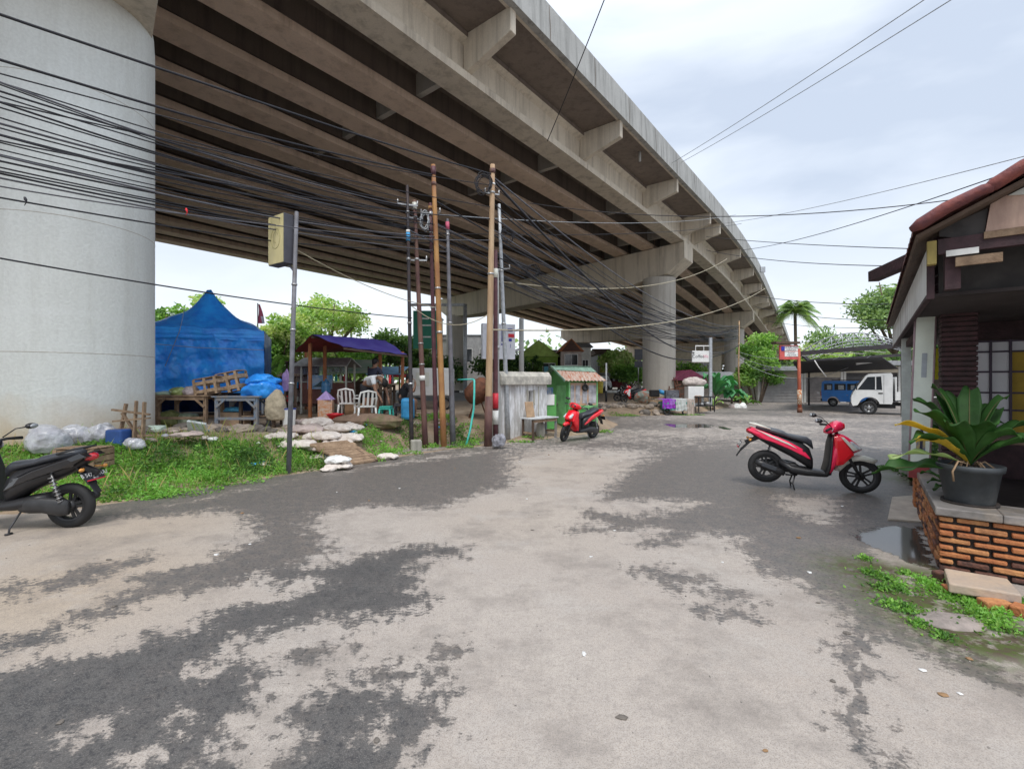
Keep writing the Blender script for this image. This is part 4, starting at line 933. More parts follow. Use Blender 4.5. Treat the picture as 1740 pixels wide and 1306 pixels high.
def weeds(name, label, spots, n, h, size, rng, mats=mWeed, zmin=0):
    C = []
    for (x, y, rx, ry, hh) in spots:
        k = int(n * rx * ry / sum(s[2] * s[3] for s in spots))
        a = rng.uniform(0, 2 * PI, k); r = np.sqrt(rng.uniform(0, 1, k)); X = x + rx * r * np.cos(a); Y = y + ry * r * np.sin(a)
        kp = rng.uniform(-.9, .15, k) < wob(X * 1.9, Y * 2.6); X = X[kp]; Y = Y[kp]; r = r[kp]; k = len(X)
        Z = np.maximum(terr(X, Y), 0) + hh * h * (.65 + .45 * wob(X * 3, Y * 3 + 4)) * (1 - .55 * r ** 2) * rng.uniform(.12, 1, k) * (.7 + .3 * np.sin(X * 9) * np.sin(Y * 8)); C.append(np.stack([X, Y, Z], 1))
    return leafobj(name, np.concatenate(C), size, mats, rng=rng, keep=True, up=.25, aspect=.5, label=label, cat='weeds', kind='stuff')
sp = []
for x, Z, rx, ry, hh in ((20, 7.2, 1.0, .6, .7), (160, 7.4, .6, .5, .8), (200, 7.6, .8, .7, .7), (260, 7.9, .8, .8, .9), (330, 8.2, .8, .8, 1.0), (395, 8.5, .8, .9, 1.25), (440, 8.9, .7, .8, 1.35), (480, 9.0, .5, .8, 1.3), (520, 9.2, .5, .6, 1.1), (300, 7.1, .7, .4, .5), (400, 7.9, .6, .4, .7), (240, 6.9, .6, .3, .5), (60, 6.7, .9, .4, .5), (160, 6.7, .6, .35, .4)):
    p = DZ(x, Z); sp.append((p.x, p.y, rx, ry, hh))
weeds('roadside_weeds', 'dense low green weeds on the verge in front of the rubble line', sp, 26000, .30, .055, rng)
sp = []
for x, Z, rx, ry, hh in ((625, 11.3, .35, .5, 1.4), (650, 11.0, .45, .5, 1.6), (615, 12.4, .4, .4, 1.2), (672, 11.4, .3, .4, 1.2), (690, 12.4, .5, .4, 1.3), (715, 12.0, .5, .3, .8), (795, 12.3, .35, .25, 1.3), (765, 12.8, .4, .4, .9), (800, 13.2, .4, .4, 1.0), (640, 9.9, .2, .12, .5), (700, 10.8, .3, .12, .45), (780, 11.9, .4, .12, .45), (735, 13.6, .7, .5, 1.0), (560, 8.95, .3, .15, .5), (880, 12.95, .5, .12, .35), (910, 13.6, .4, .12, .4), (1030, 15.4, .25, .25, .5), (1060, 22.9, .8, .25, .4), (1170, 23.5, .8, .3, .4)):
    p = DZ(x, Z); sp.append((p.x, p.y, rx, ry, hh))
weeds('ditch_weeds', 'leafy green weeds growing in and around the drain below the pole cluster', sp, 10000, .30, .06, rng)
# soil fill bank visible right of the weeds
# rubble stones
mRub = M('rubble stone', (.42, .34, .26), .9, c2=(.24, .20, .17), sc=5, bump=.5)
mRubD = M('dark rubble', (.16, .14, .12), .9, sc=6, bump=.5)
def rock(c, r, mat, seed, name='rubble_stone', label='', cat='stone', group=None, flat=.5):
    rr = random.Random(seed); b = MB(); b.ball((0, 0, 0), (r * rr.uniform(.8, 1.4), r * rr.uniform(.6, 1), r * flat), 9, jit=.16, seed=seed, smooth=False, T=Matrix.Translation(c) @ Matrix.Rotation(rr.uniform(0, 3), 4, 'Z') @ Matrix.Rotation(rr.uniform(-.3, .3), 4, 'X'))
    return b.build(name, mat, None, label, cat, group)
rr = random.Random(11)
for i in range(34):
    x = 205 + i * 8.6; Z = 9.3 + i * .035 + rr.uniform(-.35, .35); p = DZ(x, Z); r = rr.uniform(.09, .24)
    rock((p.x, p.y, p.z + r * .15), r, mRub if rr.random() < .7 else mRubD, i, label='rough stone in the rubble line between the weeds and the tables', group='rubble stones below the tables')
for i in range(24):
    x = 612 + rr.uniform(0, 150); Z = 13.2 + rr.uniform(-1.2, 1.3); p = DZ(x, Z); r = rr.uniform(.08, .2)
    rock((p.x, p.y, p.z + r * .15), r, mRub if rr.random() < .5 else mRubD, 100 + i, label='mossy lump of rubble on the bank behind the pole cluster', group='rubble on the bank behind the poles')
for i in range(26):
    x = 1018 + i * 4.3 + rr.uniform(-3, 3); Z = 24.0 + rr.uniform(-.7, .8); p = DZ(x, Z); r = rr.uniform(.14, .36)
    rock((p.x, p.y, p.z + r * .2), r, mRub if i % 3 else mRubD, 200 + i, label='broken concrete lump along the edge of the raised ground under the flyover', group='broken concrete under the flyover', flat=.55)
# long slab lump by the stall
b = MB(); p = DZ(625, 12.1); b.ball((0, 0, 0), (.95, .38, .22), 16, jit=.09, seed=3, smooth=False, T=Matrix.Translation(p + Vector((0, 0, .05))) @ Matrix.Rotation(-.15, 4, 'Z')); b.build('earth_mound', M('brown earth crust', (.25, .17, .12), .95, sc=5, bump=.7, dirt=(.12, .14, .05), dirt_amt=.7), None, 'long brown earth mound in front of the white plastic chairs', 'mound')

# sacks
texC = {}
def wrinkle(o, st, size):
    k = round(size, 2)
    if k not in texC: texC[k] = bpy.data.textures.new('folds', 'CLOUDS'); texC[k].noise_scale = size; texC[k].noise_depth = 3
    m = o.modifiers.new('sub', 'SUBSURF'); m.levels = 2; m.render_levels = 2
    m = o.modifiers.new('folds', 'DISPLACE'); m.texture = texC[k]; m.strength = st; m.mid_level = .5; m.texture_coords = 'GLOBAL'; return o
mSack = M('woven sack', (.78, .72, .66), .8, c2=(.60, .52, .46), sc=3.5, bump=.5, bsc=40, dirt=(.40, .32, .25), dirt_amt=.5)
mSackP = M('pinkish sack', (.52, .42, .38), .8, sc=4, bump=.4, bsc=30)
def sack(c, rx, ry, rz_, ang, mat, seed, label, group=None, name='filled_sack', tilt=0, cat='sack'):
    rr = random.Random(seed); b = MB(); n = 18; k = 11; vs = []; T = Matrix.Translation(c) @ Matrix.Rotation(ang, 4, 'Z') @ Matrix.Rotation(tilt, 4, 'Y')
    ph = [rr.uniform(0, 6) for _ in range(6)]
    for i in range(k):
        u = -1 + 2 * i / (k - 1); e = max(.0, 1 - abs(u) ** 3.2) ** .5
        for j in range(n):
            a = 2 * PI * j / n; cx, cz = math.cos(a), math.sin(a)
            wr = 1 + .07 * math.sin(5 * u + 3 * a + ph[0]) + .05 * math.sin(9 * u - 5 * a + ph[1])
            y = ry * math.copysign(abs(cx) ** .65, cx) * (.82 + .18 * e) * wr; z = rz_ * math.copysign(abs(cz) ** .8, cz) * (.10 + .9 * e) * wr
            if z < 0: z *= .5
            vs.append((u * rx * (1 + .03 * math.sin(3 * a + ph[2])), y, z))
    fs = [(i * n + j, (i + 1) * n + j, (i + 1) * n + (j + 1) % n, i * n + (j + 1) % n) for i in range(k - 1) for j in range(n)] + [tuple(range(n)), tuple(range((k - 1) * n + n - 1, (k - 1) * n - 1, -1))]
    b.add(vs, fs, 0, True, T); return wrinkle(b.build(name, mat, None, label, cat, group), .09, .13)
i = 0
for x, Z, rx, ry, h, an, m_ in ((478, 9.9, .34, .24, .10, .1, mSack), (505, 9.7, .42, .26, .12, -.2, mSack), (530, 9.85, .40, .26, .11, .1, mSackP), (520, 10.5, .42, .28, .14, .2, mSackP), (548, 10.3, .44, .28, .15, -.1, mSack), (570, 10.2, .40, .28, .14, .3, mSack), (590, 10.6, .40, .26, .13, -.3, mSack), (585, 9.9, .34, .24, .12, .1, mSack), (555, 9.75, .40, .25, .12, .2, mSack), (540, 11.2, .38, .26, .16, .5, mSack), (575, 11.1, .42, .28, .14, .2, mSack), (597, 11.3, .30, .22, .15, -.4, mSack), (520, 11.4, .34, .25, .10, 0, mSackP)):
    p = DZ(x, Z); sack(p + Vector((0, 0, h * .3)), rx * .9, ry * .95, h * .85, an + .5 * math.sin(i * 2.3), m_, i, 'flattened dirty white sack in the pile at the top of the plank ramp', 'sacks piled above the plank ramp'); i += 1
p = G(575, 792, .06); sack(p, .25, .17, .07, .2, mSack, 40, 'lower crumpled white sack at the foot of the plank ramp'); sack(p + Vector((-.01, .02, .11)), .24, .16, .085, .05, mWhSt, 41, 'plump white sack on top, at the left foot of the plank ramp')
p = G(658, 776, .05); sack(p, .22, .14, .07, -.1, mSack, 42, 'plump white sack lying at the right foot of the plank ramp')
p = G(560, 797, .03); sack(p, .16, .10, .04, .6, mSack, 43, 'small torn sack scrap left of the sacks at the foot of the ramp', name='sack_scrap')
p = DZ(318, 8.6); sack(p + Vector((0, 0, .20)), .26, .15, .05, .1, mSackP, 44, 'flat pale sack lying among the weeds left of the sign post')
# plank ramp
A = G(528, 752, .30); B_ = G(584, 741, .33); A = Vector((D(524, 752, 9.55).x, 9.55, .42)); B_ = Vector((D(592, 745, 9.9).x, 9.9, .45)); C_ = G(588, 789, .04); D_ = G(648, 780, .04)
t = wthing('plank_ramp', 'ramp of worn brown planks leading from the road up to the sacks', 'plank ramp', ((A + D_) / 2).to_tuple())
rr = random.Random(4)
for k in range(9):
    f0 = k / 9 + .006; f1 = (k + 1) / 9 - .006
    e0 = rr.uniform(-.03, .03); e1 = rr.uniform(-.04, .04)
    P = [A.lerp(C_, f0), A.lerp(C_, f1), B_.lerp(D_, f1), B_.lerp(D_, f0)]
    ex = (B_ - A).normalized(); P[0] += ex * e0; P[1] += ex * e0; P[2] += ex * e1; P[3] += ex * e1
    b = MB(); b.add([p_ + Vector((0, 0, rr.uniform(0, .012))) for p_ in P] + [p_ - Vector((0, 0, .03)) for p_ in P], [(0, 1, 2, 3), (7, 6, 5, 4), (1, 0, 4, 5), (2, 1, 5, 6), (3, 2, 6, 7), (0, 3, 7, 4)]); b.build('plank', mWood, t)
b = MB()
for f in (.12, .88): b.beam(A.lerp(B_, f) - Vector((0, 0, .06)), C_.lerp(D_, f) - Vector((0, 0, .035)), .06, .06)
b.build('bearer', mWoodDk, t)

# trash bags by the column
mBag = M('thin clear bag', (.55, .56, .58), .25, c2=(.42, .42, .46), sc=7, bump=1.0, bsc=14, coat=.4, dirt=(.20, .18, .18), dirt_amt=.6)
def lump(c, r, mat, seed, name, label, cat, jit=.14, group=None, parent=None, n=22, k=4):
    """crumpled bag: wrinkled sphere with a flat foot"""
    rng_ = np.random.default_rng(seed); b = MB(); vs = []; K = 13; f1 = rng_.normal(size=(k, 3)) * 3.2; p1 = rng_.uniform(0, 6, k); f2 = rng_.normal(size=(k, 3)) * 8; p2 = rng_.uniform(0, 6, k)
    for i in range(K + 1):
        a = PI * i / K
        for j in range(n):
            t = 2 * PI * j / n; d = np.array([math.sin(a) * math.cos(t), math.sin(a) * math.sin(t), math.cos(a)])
            q = 1 + jit * float(np.sin(f1 @ d + p1).sum()) / k * 1.6 + jit * .6 * float(np.abs(np.sin(f2 @ d + p2)).sum()) / k
            z = d[2] * r[2] * q; z = z if z > -r[2] * .55 else -r[2] * .55 + (z + r[2] * .55) * .15
            vs.append((c[0] + d[0] * r[0] * q, c[1] + d[1] * r[1] * q, c[2] + z))
    fs = [(i * n + j, (i + 1) * n + j, (i + 1) * n + (j + 1) % n, i * n + (j + 1) % n) for i in range(K) for j in range(n)]
    b.add(vs, fs, 0, True); return wrinkle(b.build(name, mat, parent, label, cat, group), min(r) * .35, min(r) * .8)
for x, Z, r, s_, lb in ((85, 7.6, (.28, .25, .27), 1, 'big crumpled clear rubbish bag at the foot of the column, leftmost'), (130, 8.0, (.25, .22, .18), 2, 'low crumpled clear rubbish bag behind the slatted crate, left half'), (170, 8.05, (.25, .22, .20), 3, 'crumpled clear rubbish bag behind the slatted crate, right half'), (98, 7.0, (.18, .15, .10), 4, 'small pinkish plastic rubbish bag left of the slatted crate')):
    p = DZ(x, Z); lump(p + Vector((0, 0, r[2] * .55)), r, mBag, s_, 'rubbish_bag', lb, 'rubbish bag', jit=.2)
mPaperT = M('dirty paper', (.55, .50, .45), .8, sc=20, v=.4)
def crate(name, label, c, dims, rz, mat, tilt=(0, 0), group=None, slats=3, gap=.35):
    """open-slatted wooden crate"""
    R = Matrix.Translation(c) @ Matrix.Rotation(rz, 4, 'Z') @ Matrix.Rotation(tilt[0], 4, 'X') @ Matrix.Rotation(tilt[1], 4, 'Y')
    t = wthing(name, label, 'crate', c, group); W, Dp, Hh = dims; th = .014
    for nm, q in (('front_slats', -1), ('rear_slats', 1)):
        b = MB()
        for i in range(slats): b.box((0, q * Dp / 2, (i + .5) * Hh / slats), (W, th, Hh / slats * (1 - gap)), T=R)
        for sx in ((-1, 0, 1) if slats < 3 else (-1, 1)): b.box((sx * (W / 2 - .03), q * (Dp / 2 + th), Hh / 2), (.06, th, Hh), T=R)
        b.build(nm, mat, t)
    for q in (-1, 1):
        b = MB()
        for i in range(slats): b.box((q * W / 2, 0, (i + .5) * Hh / slats), (th, Dp - .03, Hh / slats * (1 - gap)), T=R)
        b.build('end_slats', mat, t)
    b = MB(); k = 4
    for i in range(k): b.box((0, -Dp / 2 + (i + .5) * Dp / k, Hh + th), (W, Dp / k * .8, th), T=R)
    b.build('lid_slats', mat, t); b = MB()
    for i in range(k): b.box((0, -Dp / 2 + (i + .5) * Dp / k, .01), (W - .05, Dp / k * .8, th), T=R)
    b.build('base_slats', mWoodDk, t); return t
p = DZ(143, 7.1); crate('wooden_crate', 'brown slatted wooden crate on the weeds in front of the rubbish bags', p + Vector((0, 0, .06)), (.60, .34, .30), .04, mWood, gap=.18)
# tables
def table(name, label, x0, x1, Z, top, dep, mat, group=None, legs=.07, shelf=True, ang=0):
    a = DZ(x0, Z); c = DZ(x1, Z); zt = top; cx, cy = (a.x + c.x) / 2, Z + dep / 2; W = c.x - a.x; zg = min(a.z, c.z)
    t = wthing(name, label, 'table', (cx, cy, zg), group); b = MB()
    for i in range(4): b.box((cx, cy - dep / 2 + (i + .5) * dep / 4, zt), (W, dep / 4 - .01, .03))
    b.build('table_top', mat, t)
    for sx in (-1, 1):
        for sy in (-1, 1):
            b = MB(); px, py = cx + sx * (W / 2 - .1), cy + sy * (dep / 2 - .08); g = gz(px, py)
            b.beam((px, py, g - .05), (px, py, zt - .02), legs, legs, up=(1, 0, 0)); b.build('leg', mat, t)
    b = MB()
    for sy in (-1, 1):
        y = cy + sy * (dep / 2 - .08) - .04 * 1; b.beam((cx - W / 2 + .1, y, zt - .06), (cx + W / 2 - .1, y, zt - .06), .03, .07)
        if shelf: b.beam((cx - W / 2 + .1, y, zg + .22), (cx + W / 2 - .1, y, zg + .22), .03, .06)
        for sx in (-1, 1): b.beam((cx + sx * (W / 2 - .1), y - .02, zt - .25), (cx + sx * (W / 2 - .32), y - .02, zt - .05), .03, .04)
    b.build('frame_rails', mat, t); return t
mBlueW = M('flaking blue-grey paint', (.16, .22, .30), .7, c2=(.28, .24, .20), sc=9, bump=.2)
tz = 1.7 - (672 - 648) / F * 10.6
table('market_table', 'brown wooden table carrying clear bags of produce, left of the crates', 256, 353, 10.4, tz, .75, mWood)
table('market_table', 'blue-grey painted wooden table carrying the slatted crates', 358, 440, 10.45, tz - .02, .7, mBlueW, legs=.08)
# things on and under the tables
for x, z_, r, s_, c_, lb in ((303, .14, (.16, .15, .12), 21, (.30, .36, .12), 'round green cabbage bag on the brown table'), (325, .14, (.17, .15, .13), 22, (.50, .42, .42), 'crumpled clear bag with red scraps on the brown table'), (278, .06, (.22, .2, .06), 23, (.40, .50, .36), 'flat pale green plastic sheet on the left end of the brown table')):
    p = D(x, 660, 10.75); m_ = M('bag ' + str(s_), c_, .35, sc=6, v=.4, coat=.3); lump((p.x, p.y, tz + r[2] * .6), r, m_, s_, 'produce_bag', lb, 'bag', jit=.15)
mGrnBag = M('olive net bag', (.16, .18, .05), .6, c2=(.30, .32, .12), sc=12, bump=.5)
for x, r, s_, lb, m_ in ((287, (.30, .24, .24), 31, 'large olive bag of vegetables under the brown table, left', mGrnBag), (322, (.22, .2, .20), 32, 'pale striped vegetable bag under the brown table, right', M('pale stripes', (.45, .50, .35), .5, c2=(.15, .2, .12), sc=9)), (255, (.14, .12, .16), 33, 'small white bag beside the left leg of the brown table', mBag)):
    p = DZ(x, 10.85); lump(p + Vector((0, 0, r[2] * .55)), r, m_, s_, 'vegetable_bag', lb, 'bag', jit=.15)
p = DZ(400, 10.9); b = MB(); b.box(p + Vector((0, 0, .16)), (.55, .35, .32), .1); b.build('cardboard_box', M('cardboard', (.42, .29, .19), .85, sc=5), None, 'open cardboard box on the ground under the blue-grey table', 'box', bevel=.01)
lump(p + Vector((-.05, -.02, .37)), (.2, .13, .07), M('cyan bag', (.08, .35, .55), .4, sc=8), 35, 'plastic_bag', 'cyan plastic bag lying in the open cardboard box', 'bag')
c = D(362, 668, 10.75); crate('wooden_crate', 'slatted crate lying on its side, left of the two on the blue-grey table', Vector((c.x, c.y, tz + .02)), (.58, .40, .38), -.12, mWoodPale, tilt=(.0, -.16), gap=.62, slats=2)
c = D(398, 660, 10.95); crate('wooden_crate', 'slatted crate tipped up behind, right of the two on the blue-grey table', Vector((c.x + .02, c.y, tz + .08)), (.52, .38, .46), -.05, mWoodPale, tilt=(.05, -.2), gap=.62, slats=2)
# blue bundled tarp on a stack right of the table
def tarp_mat(name, c, c2):
    m = M(name, c, .38, c2=c2, sc=3, bump=.9, bsc=7, coat=.15); return m
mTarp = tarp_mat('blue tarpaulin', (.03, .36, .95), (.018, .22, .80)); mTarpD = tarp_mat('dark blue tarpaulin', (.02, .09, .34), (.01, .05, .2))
c = D(447, 640, 10.9); t_ = lump((c.x - .02, c.y, 1.72), (.37, .3, .14), mTarp, 41, 'tarpaulin_bundle', 'upper roll of folded blue tarpaulin right of the crates', 'tarpaulin', jit=.22, n=36)
lump((c.x, c.y - .05, 1.45), (.40, .32, .25), mTarp, 42, 'tarpaulin_bundle', 'lower draped blue tarpaulin bundle right of the crates', 'tarpaulin', jit=.26, n=40)
p = DZ(447, 10.95); t = wthing('goods_rack', 'low dark timber rack under the blue tarpaulin bundle', 'rack', p)
for sx in (-1, 1):
    for sy in (-1, 1): b = MB(); b.box((p.x + sx * .38, p.y + sy * .25, (p.z + 1.3) / 2), (.06, .06, 1.3 - p.z)); b.build('leg', mWoodDk, t)
b = MB(); b.box((p.x, p.y, 1.3), (.9, .6, .04)); b.build('rack_top', mWoodDk, t); b = MB(); b.box((p.x, p.y, p.z + .25), (.85, .55, .03)); b.build('rack_shelf', mWood, t)
p = DZ(470, 10.7); lump(p + Vector((0, 0, .42)), (.22, .16, .42), M('jute', (.45, .38, .27), .9, sc=6, bump=.4), 44, 'jute_sack', 'tall limp beige sack standing right of the tarpaulin bundle', 'sack')
p = DZ(491, 10.8); t = wthing('plastic_bucket', 'white plastic bucket with blue lid strip beside the slim sign post', 'bucket', p)
b = MB(); b.lathe([(.13, 0), (.15, .38), (.155, .40), (.145, .40), (.12, .02)], tuple(p), 24); b.build('body', mWhitePl, t); b = MB(); b.lathe([(.001, .43), (.155, .43), (.158, .40)], tuple(p), 24); b.build('lid', M('navy', (.03, .05, .25), .5), t)
p = DZ(478, 11.4); b = MB(); b.box(p + Vector((0, 0, .62)), (.05, .05, 1.3)); b.box(p + Vector((.3, .1, .62)), (.05, .05, 1.25)); b.box(p + Vector((.15, .05, 1.2)), (.42, .3, .03)); b.build('goods_stand', mWoodDk, None, 'dark wooden frame standing between the tarpaulin and the food stall', 'frame')
p = DZ(486, 11.1); lump(p + Vector((0, 0, 1.0)), (.1, .06, .32), M('purple cloth', (.22, .15, .30), .9, sc=6), 47, 'hanging_cloth', 'faded purple cloth hanging from the dark wooden frame', 'cloth')
# scrap wood, drum
t = wthing('scrap_wood_pile', 'broken pale timber chair frame and boards leaning by the column', 'scrap wood', DZ(222, 8.0)); p = DZ(222, 8.0)
b = MB()
for (dx, dz, ex, ez_, w_) in ((-.30, .45, .25, .50, .07), (-.32, .65, .25, .56, .06), (-.22, .0, -.16, .75, .06), (.05, 0, .02, .80, .05), (.2, 0, .16, .78, .06), (-.15, .6, .1, .1, .05), (-.35, .3, .1, .33, .05), (.12, .2, .3, .2, .05)): b.beam(p + Vector((dx, 0, dz)), p + Vector((ex, .1, ez_)), .03, w_, up=(0, 1, 0))
b.build('boards', mWood, t)
p = DZ(202, 7.95); b = MB(); b.box(p + Vector((0, 0, .14)), (.28, .25, .28)); b.build('blue_tub', M('blue tub', (.03, .09, .30), .5), None, 'small blue tub at the foot of the scrap wood', 'tub', bevel=.03)
p = DZ(228, 7.9); lump(p + Vector((0, 0, .1)), (.17, .13, .12), mBag, 48, 'plastic_bag', 'white plastic bag between the blue tub and the brown table', 'bag')
p = DZ(335, 9.35); b = MB(); b.box(p + Vector((0, 0, .14)), (.36, .06, .22), .1, R=Matrix.Rotation(.5, 3, 'X') @ Matrix.Rotation(.2, 3, 'Y')); b.build('broken_slab', M('pale tile', (.55, .60, .60), .5, sc=5, v=.3), None, 'pale broken slab leaning on the rubble under the brown table', 'slab', bevel=.01)
p = DZ(262, 9.15); b = MB(); b.box(p + Vector((0, 0, .09)), (.34, .2, .07), .1, R=Matrix.Rotation(.3, 3, 'X')); b.build('broken_slab', M('pale green tile', (.48, .58, .50), .5, sc=5, v=.3), None, 'pale green broken slab on the rubble nearest the column', 'slab', bevel=.01)
for i in range(42):
    x, Z = (rr.uniform(590, 830), rr.uniform(10.6, 13.8)) if i < 26 else (rr.uniform(190, 480), rr.uniform(8.4, 9.6)); q = DZ(x, Z); s_ = rr.uniform(.03, .10)
    if gz(q.x, q.y) < .03: continue
    lump(q + Vector((0, 0, .02 + .06 * rr.random())), (s_ * rr.uniform(.8, 1.6), s_, s_ * .5), [mBag, mPaperT, mWhSt, mSackP, mBlueSt][i % 5 if i % 10 else 4], 300 + i, 'rubbish_scrap', 'crumpled scrap of rubbish caught among the weeds of the bank', 'rubbish', jit=.25, group='rubbish scraps in the weeds', n=10)
# litter on the ground
mPaper = M('litter white', (.7, .7, .68), .8); mLeafB = M('dry leaf', (.30, .18, .09), .9)
rr = random.Random(8); mPeb = M('pebble', (.22, .20, .18), .9, sc=9, v=.5)
for i in range(46):
    x, y = rr.uniform(40, 1700), 780 + 500 * rr.random() ** 1.4
    if i < 12: x, y = rr.uniform(560, 1500), rr.uniform(755, 860)
    p = G(x, y, .006)
    if p.x < -5 or gz(p.x, p.y) > .02 or p.y < 1.5: continue
    k = rr.random(); s_ = rr.uniform(.008, .022); b = MB()
    b.ball((p.x, p.y, s_ * .3), (s_ * rr.uniform(.7, 1.6), s_, s_ * .35), 6, jit=.3, seed=i, smooth=False); b.build('litter_scrap', mPaper if k < .45 else (mLeafB if k < .7 else mRubD), None, 'small scrap of litter lying on the road surface', 'litter', 'litter scraps on the road')
rng = np.random.default_rng(12); n = 2600
gx = rng.uniform(-5.5, 5.5, n); gy = 1.6 + 10 * rng.uniform(0, 1, n) ** 1.5; keep = terr(gx, gy) < 0; gx, gy = gx[keep], gy[keep]
wv = wetf(np.stack([gx, gx]), np.stack([gy, gy]))[0] ; k2 = (wv > .1) | (rng.uniform(0, 1, len(gx)) < .25); gx, gy = gx[k2], gy[k2]; n = len(gx)
base = np.array([(1, 0, 0), (0, 1, 0), (-1, 0, 0), (0, -1, 0), (0, 0, .8), (0, 0, -.3)]); fidx = np.array([(0, 1, 4), (1, 2, 4), (2, 3, 4), (3, 0, 4)])
sz = rng.uniform(.0025, .008, n); V = (base[None] * (1 + .4 * rng.normal(size=(n, 6, 3))) * sz[:, None, None] + np.stack([gx, gy, np.full(n, .002)], 1)[:, None, :]).reshape(-1, 3)
Fc = (fidx[None] + 6 * np.arange(n)[:, None, None]).reshape(-1, 3)
npmesh('loose_gravel', V, Fc, mPeb, keep=True, kind='stuff', label='fine loose gravel scattered on the worn road', cat='gravel')

# ---------------------------------------------------------------- blue tent
Zt = 13.4; TL = D(264, 0, Zt).x; TR = D(449, 0, Zt).x; zeave = D(0, 562, Zt).z; zpk = D(0, 503, Zt + .4).z + .15; dep = 3.0; g0 = .58
TL = TR - 3.3
t = wthing('market_tent', 'blue tarpaulin market tent with peaked roof beside the big column', 'tent', (TR, Zt, g0)); t.rotation_euler = (0, 0, math.radians(24))
# roof: grid surface sagging between ridge peak and eaves
nx, ny = 30, 14; vs = []; fs = []
px_ = .52
def roofz(u, v):
    d = math.hypot((u - px_) * 1.9, (v - .5) * 1.5); peak = max(0, 1 - d / .95)
    return zeave + (zpk - zeave) * (.30 * (1 - abs(2 * v - 1) ** 1.6) * (1 - abs(2 * u - 1) ** 5) + .86 * peak ** 3.0) + .02 * math.sin(u * 31) + .012 * math.sin(u * 17 + v * 23)
for j in range(ny + 1):
    for i in range(nx + 1): u, v = i / nx, j / ny; vs.append((TL + (TR - TL) * u, Zt + dep * v, roofz(u, v)))
fs = [(j * (nx + 1) + i, j * (nx + 1) + i + 1, (j + 1) * (nx + 1) + i + 1, (j + 1) * (nx + 1) + i) for j in range(ny) for i in range(nx)]
b = MB(); b.add(vs, fs, 0, True); b.build('roof_sheet', mTarp, t)
def drape(b, p0, p1, z0, z1, n=36, k=14, amp=.05, seed=0, flare=0):
    d = (Vector(p1) - Vector(p0)); L_ = d.length; d.normalize(); nm = Vector((d.y, -d.x, 0)); vs = []
    for j in range(k + 1):
        for i in range(n + 1):
            u, v = i / n, j / k; zt = z0(u) if callable(z0) else z0; z = zt + (z1 - zt) * v
            o = amp * (math.sin(u * 9 + 2.3 * v + seed) * .5 + .45 * math.sin(u * 23 - 3 * v + seed * 2) + .35 * math.sin(v * 17 + u * 5 + seed)) * (.25 + v) + flare * v
            p_ = Vector(p0) + d * (u * L_) + nm * o; vs.append((p_.x, p_.y, z + .01 * math.sin(u * 20)))
    b.add(vs, [(j * (n + 1) + i, (j + 1) * (n + 1) + i, (j + 1) * (n + 1) + i + 1, j * (n + 1) + i + 1) for j in range(k) for i in range(n)], 0, True)
b = MB(); drape(b, (TL, Zt, 0), (TR, Zt, 0), lambda u: roofz(u, 0) + .002, 1.38, amp=.10); wrinkle(b.build('front_wall', mTarp, t), .16, .38)
b = MB(); drape(b, (TL, Zt - .03, 0), (TR, Zt - .03, 0), lambda u: roofz(u, 0) + .01, zeave - .30, amp=.025, seed=4); b.build('valance', mTarp, t)
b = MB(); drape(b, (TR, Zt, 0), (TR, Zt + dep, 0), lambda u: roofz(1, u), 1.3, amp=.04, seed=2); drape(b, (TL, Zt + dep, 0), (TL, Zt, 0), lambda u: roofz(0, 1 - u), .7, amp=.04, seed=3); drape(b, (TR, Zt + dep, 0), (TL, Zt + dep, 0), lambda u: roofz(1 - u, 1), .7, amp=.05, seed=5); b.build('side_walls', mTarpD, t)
for i, (x_, y_) in enumerate(((TL + .05, Zt + .08), (TR - .05, Zt + .08), (TL + .05, Zt + dep - .08), (TR - .05, Zt + dep - .08))):
    b = MB(); b.box((x_, y_, (g0 + zeave) / 2), (.05, .05, zeave - g0)); b.build('corner_post', mGalv, t)
def rope(label, a, c, r=.006, sag=.0, mat=None): return cable(a, c, sag, r, mat or mGalv, label)
c0 = D(333, 510, Zt - .1); c1 = D(316, 640, Zt - .35)
b = MB(); b.tube([(TR - 1.9, Zt - .1, zeave + .5), (TR - 2.0, Zt - .14, zeave - .1), (TR - 2.3, Zt - .25, 2.1)], .009, 5); b.tube([(TL, Zt - .15, 2.75), (TR - 1.6, Zt - .2, 2.62), (TR, Zt - .15, 2.6)], .010, 5); b.build('tie_rope', M('grey rope', (.25, .3, .45), .8), t)
b = MB(); p = D(274, 640, Zt - .6); b.tube([(p.x, p.y, .6), (p.x - .02, p.y, 1.9)], .02, 6); b.build('leaning_stick', mWoodDk, None, 'thin stick standing between the column and the blue tent', 'stick')
b = MB(); drape(b, (TL, Zt - .2, 0), (TL + .6, Zt - .2, 0), 2.1, .62, n=10, amp=.03, seed=9); b.build('tent_flap', mTarpD, t)

# flag
p = D(438, 515, 16); t = wthing('flag', 'small faded red and white flag on a thin stick above the blue tent', 'flag', (p.x, p.y, 3.0))
b = MB(); b.tube([(p.x, p.y, 1.5), p], .018, 6); b.build('stick', mMetal, t)
b = MB(); vs = []
for j in range(9):
    for i in range(5): vs.append((p.x + .02 + .18 * i / 4 * (.35 + .12 * j), p.y + .03 * math.sin(i * 1.4 + j * .6), p.z - .04 - .66 * j / 8))
for j in range(8):
    for i in range(4): b.add([vs[j * 5 + i], vs[(j + 1) * 5 + i], vs[(j + 1) * 5 + i + 1], vs[j * 5 + i + 1]], [(0, 1, 2, 3)], 1 if i >= 2 and j > 4 else 0, True)
b.build('cloth', [M('flag red', (.50, .10, .16), .8), M('flag white', (.7, .65, .68), .8)], t)

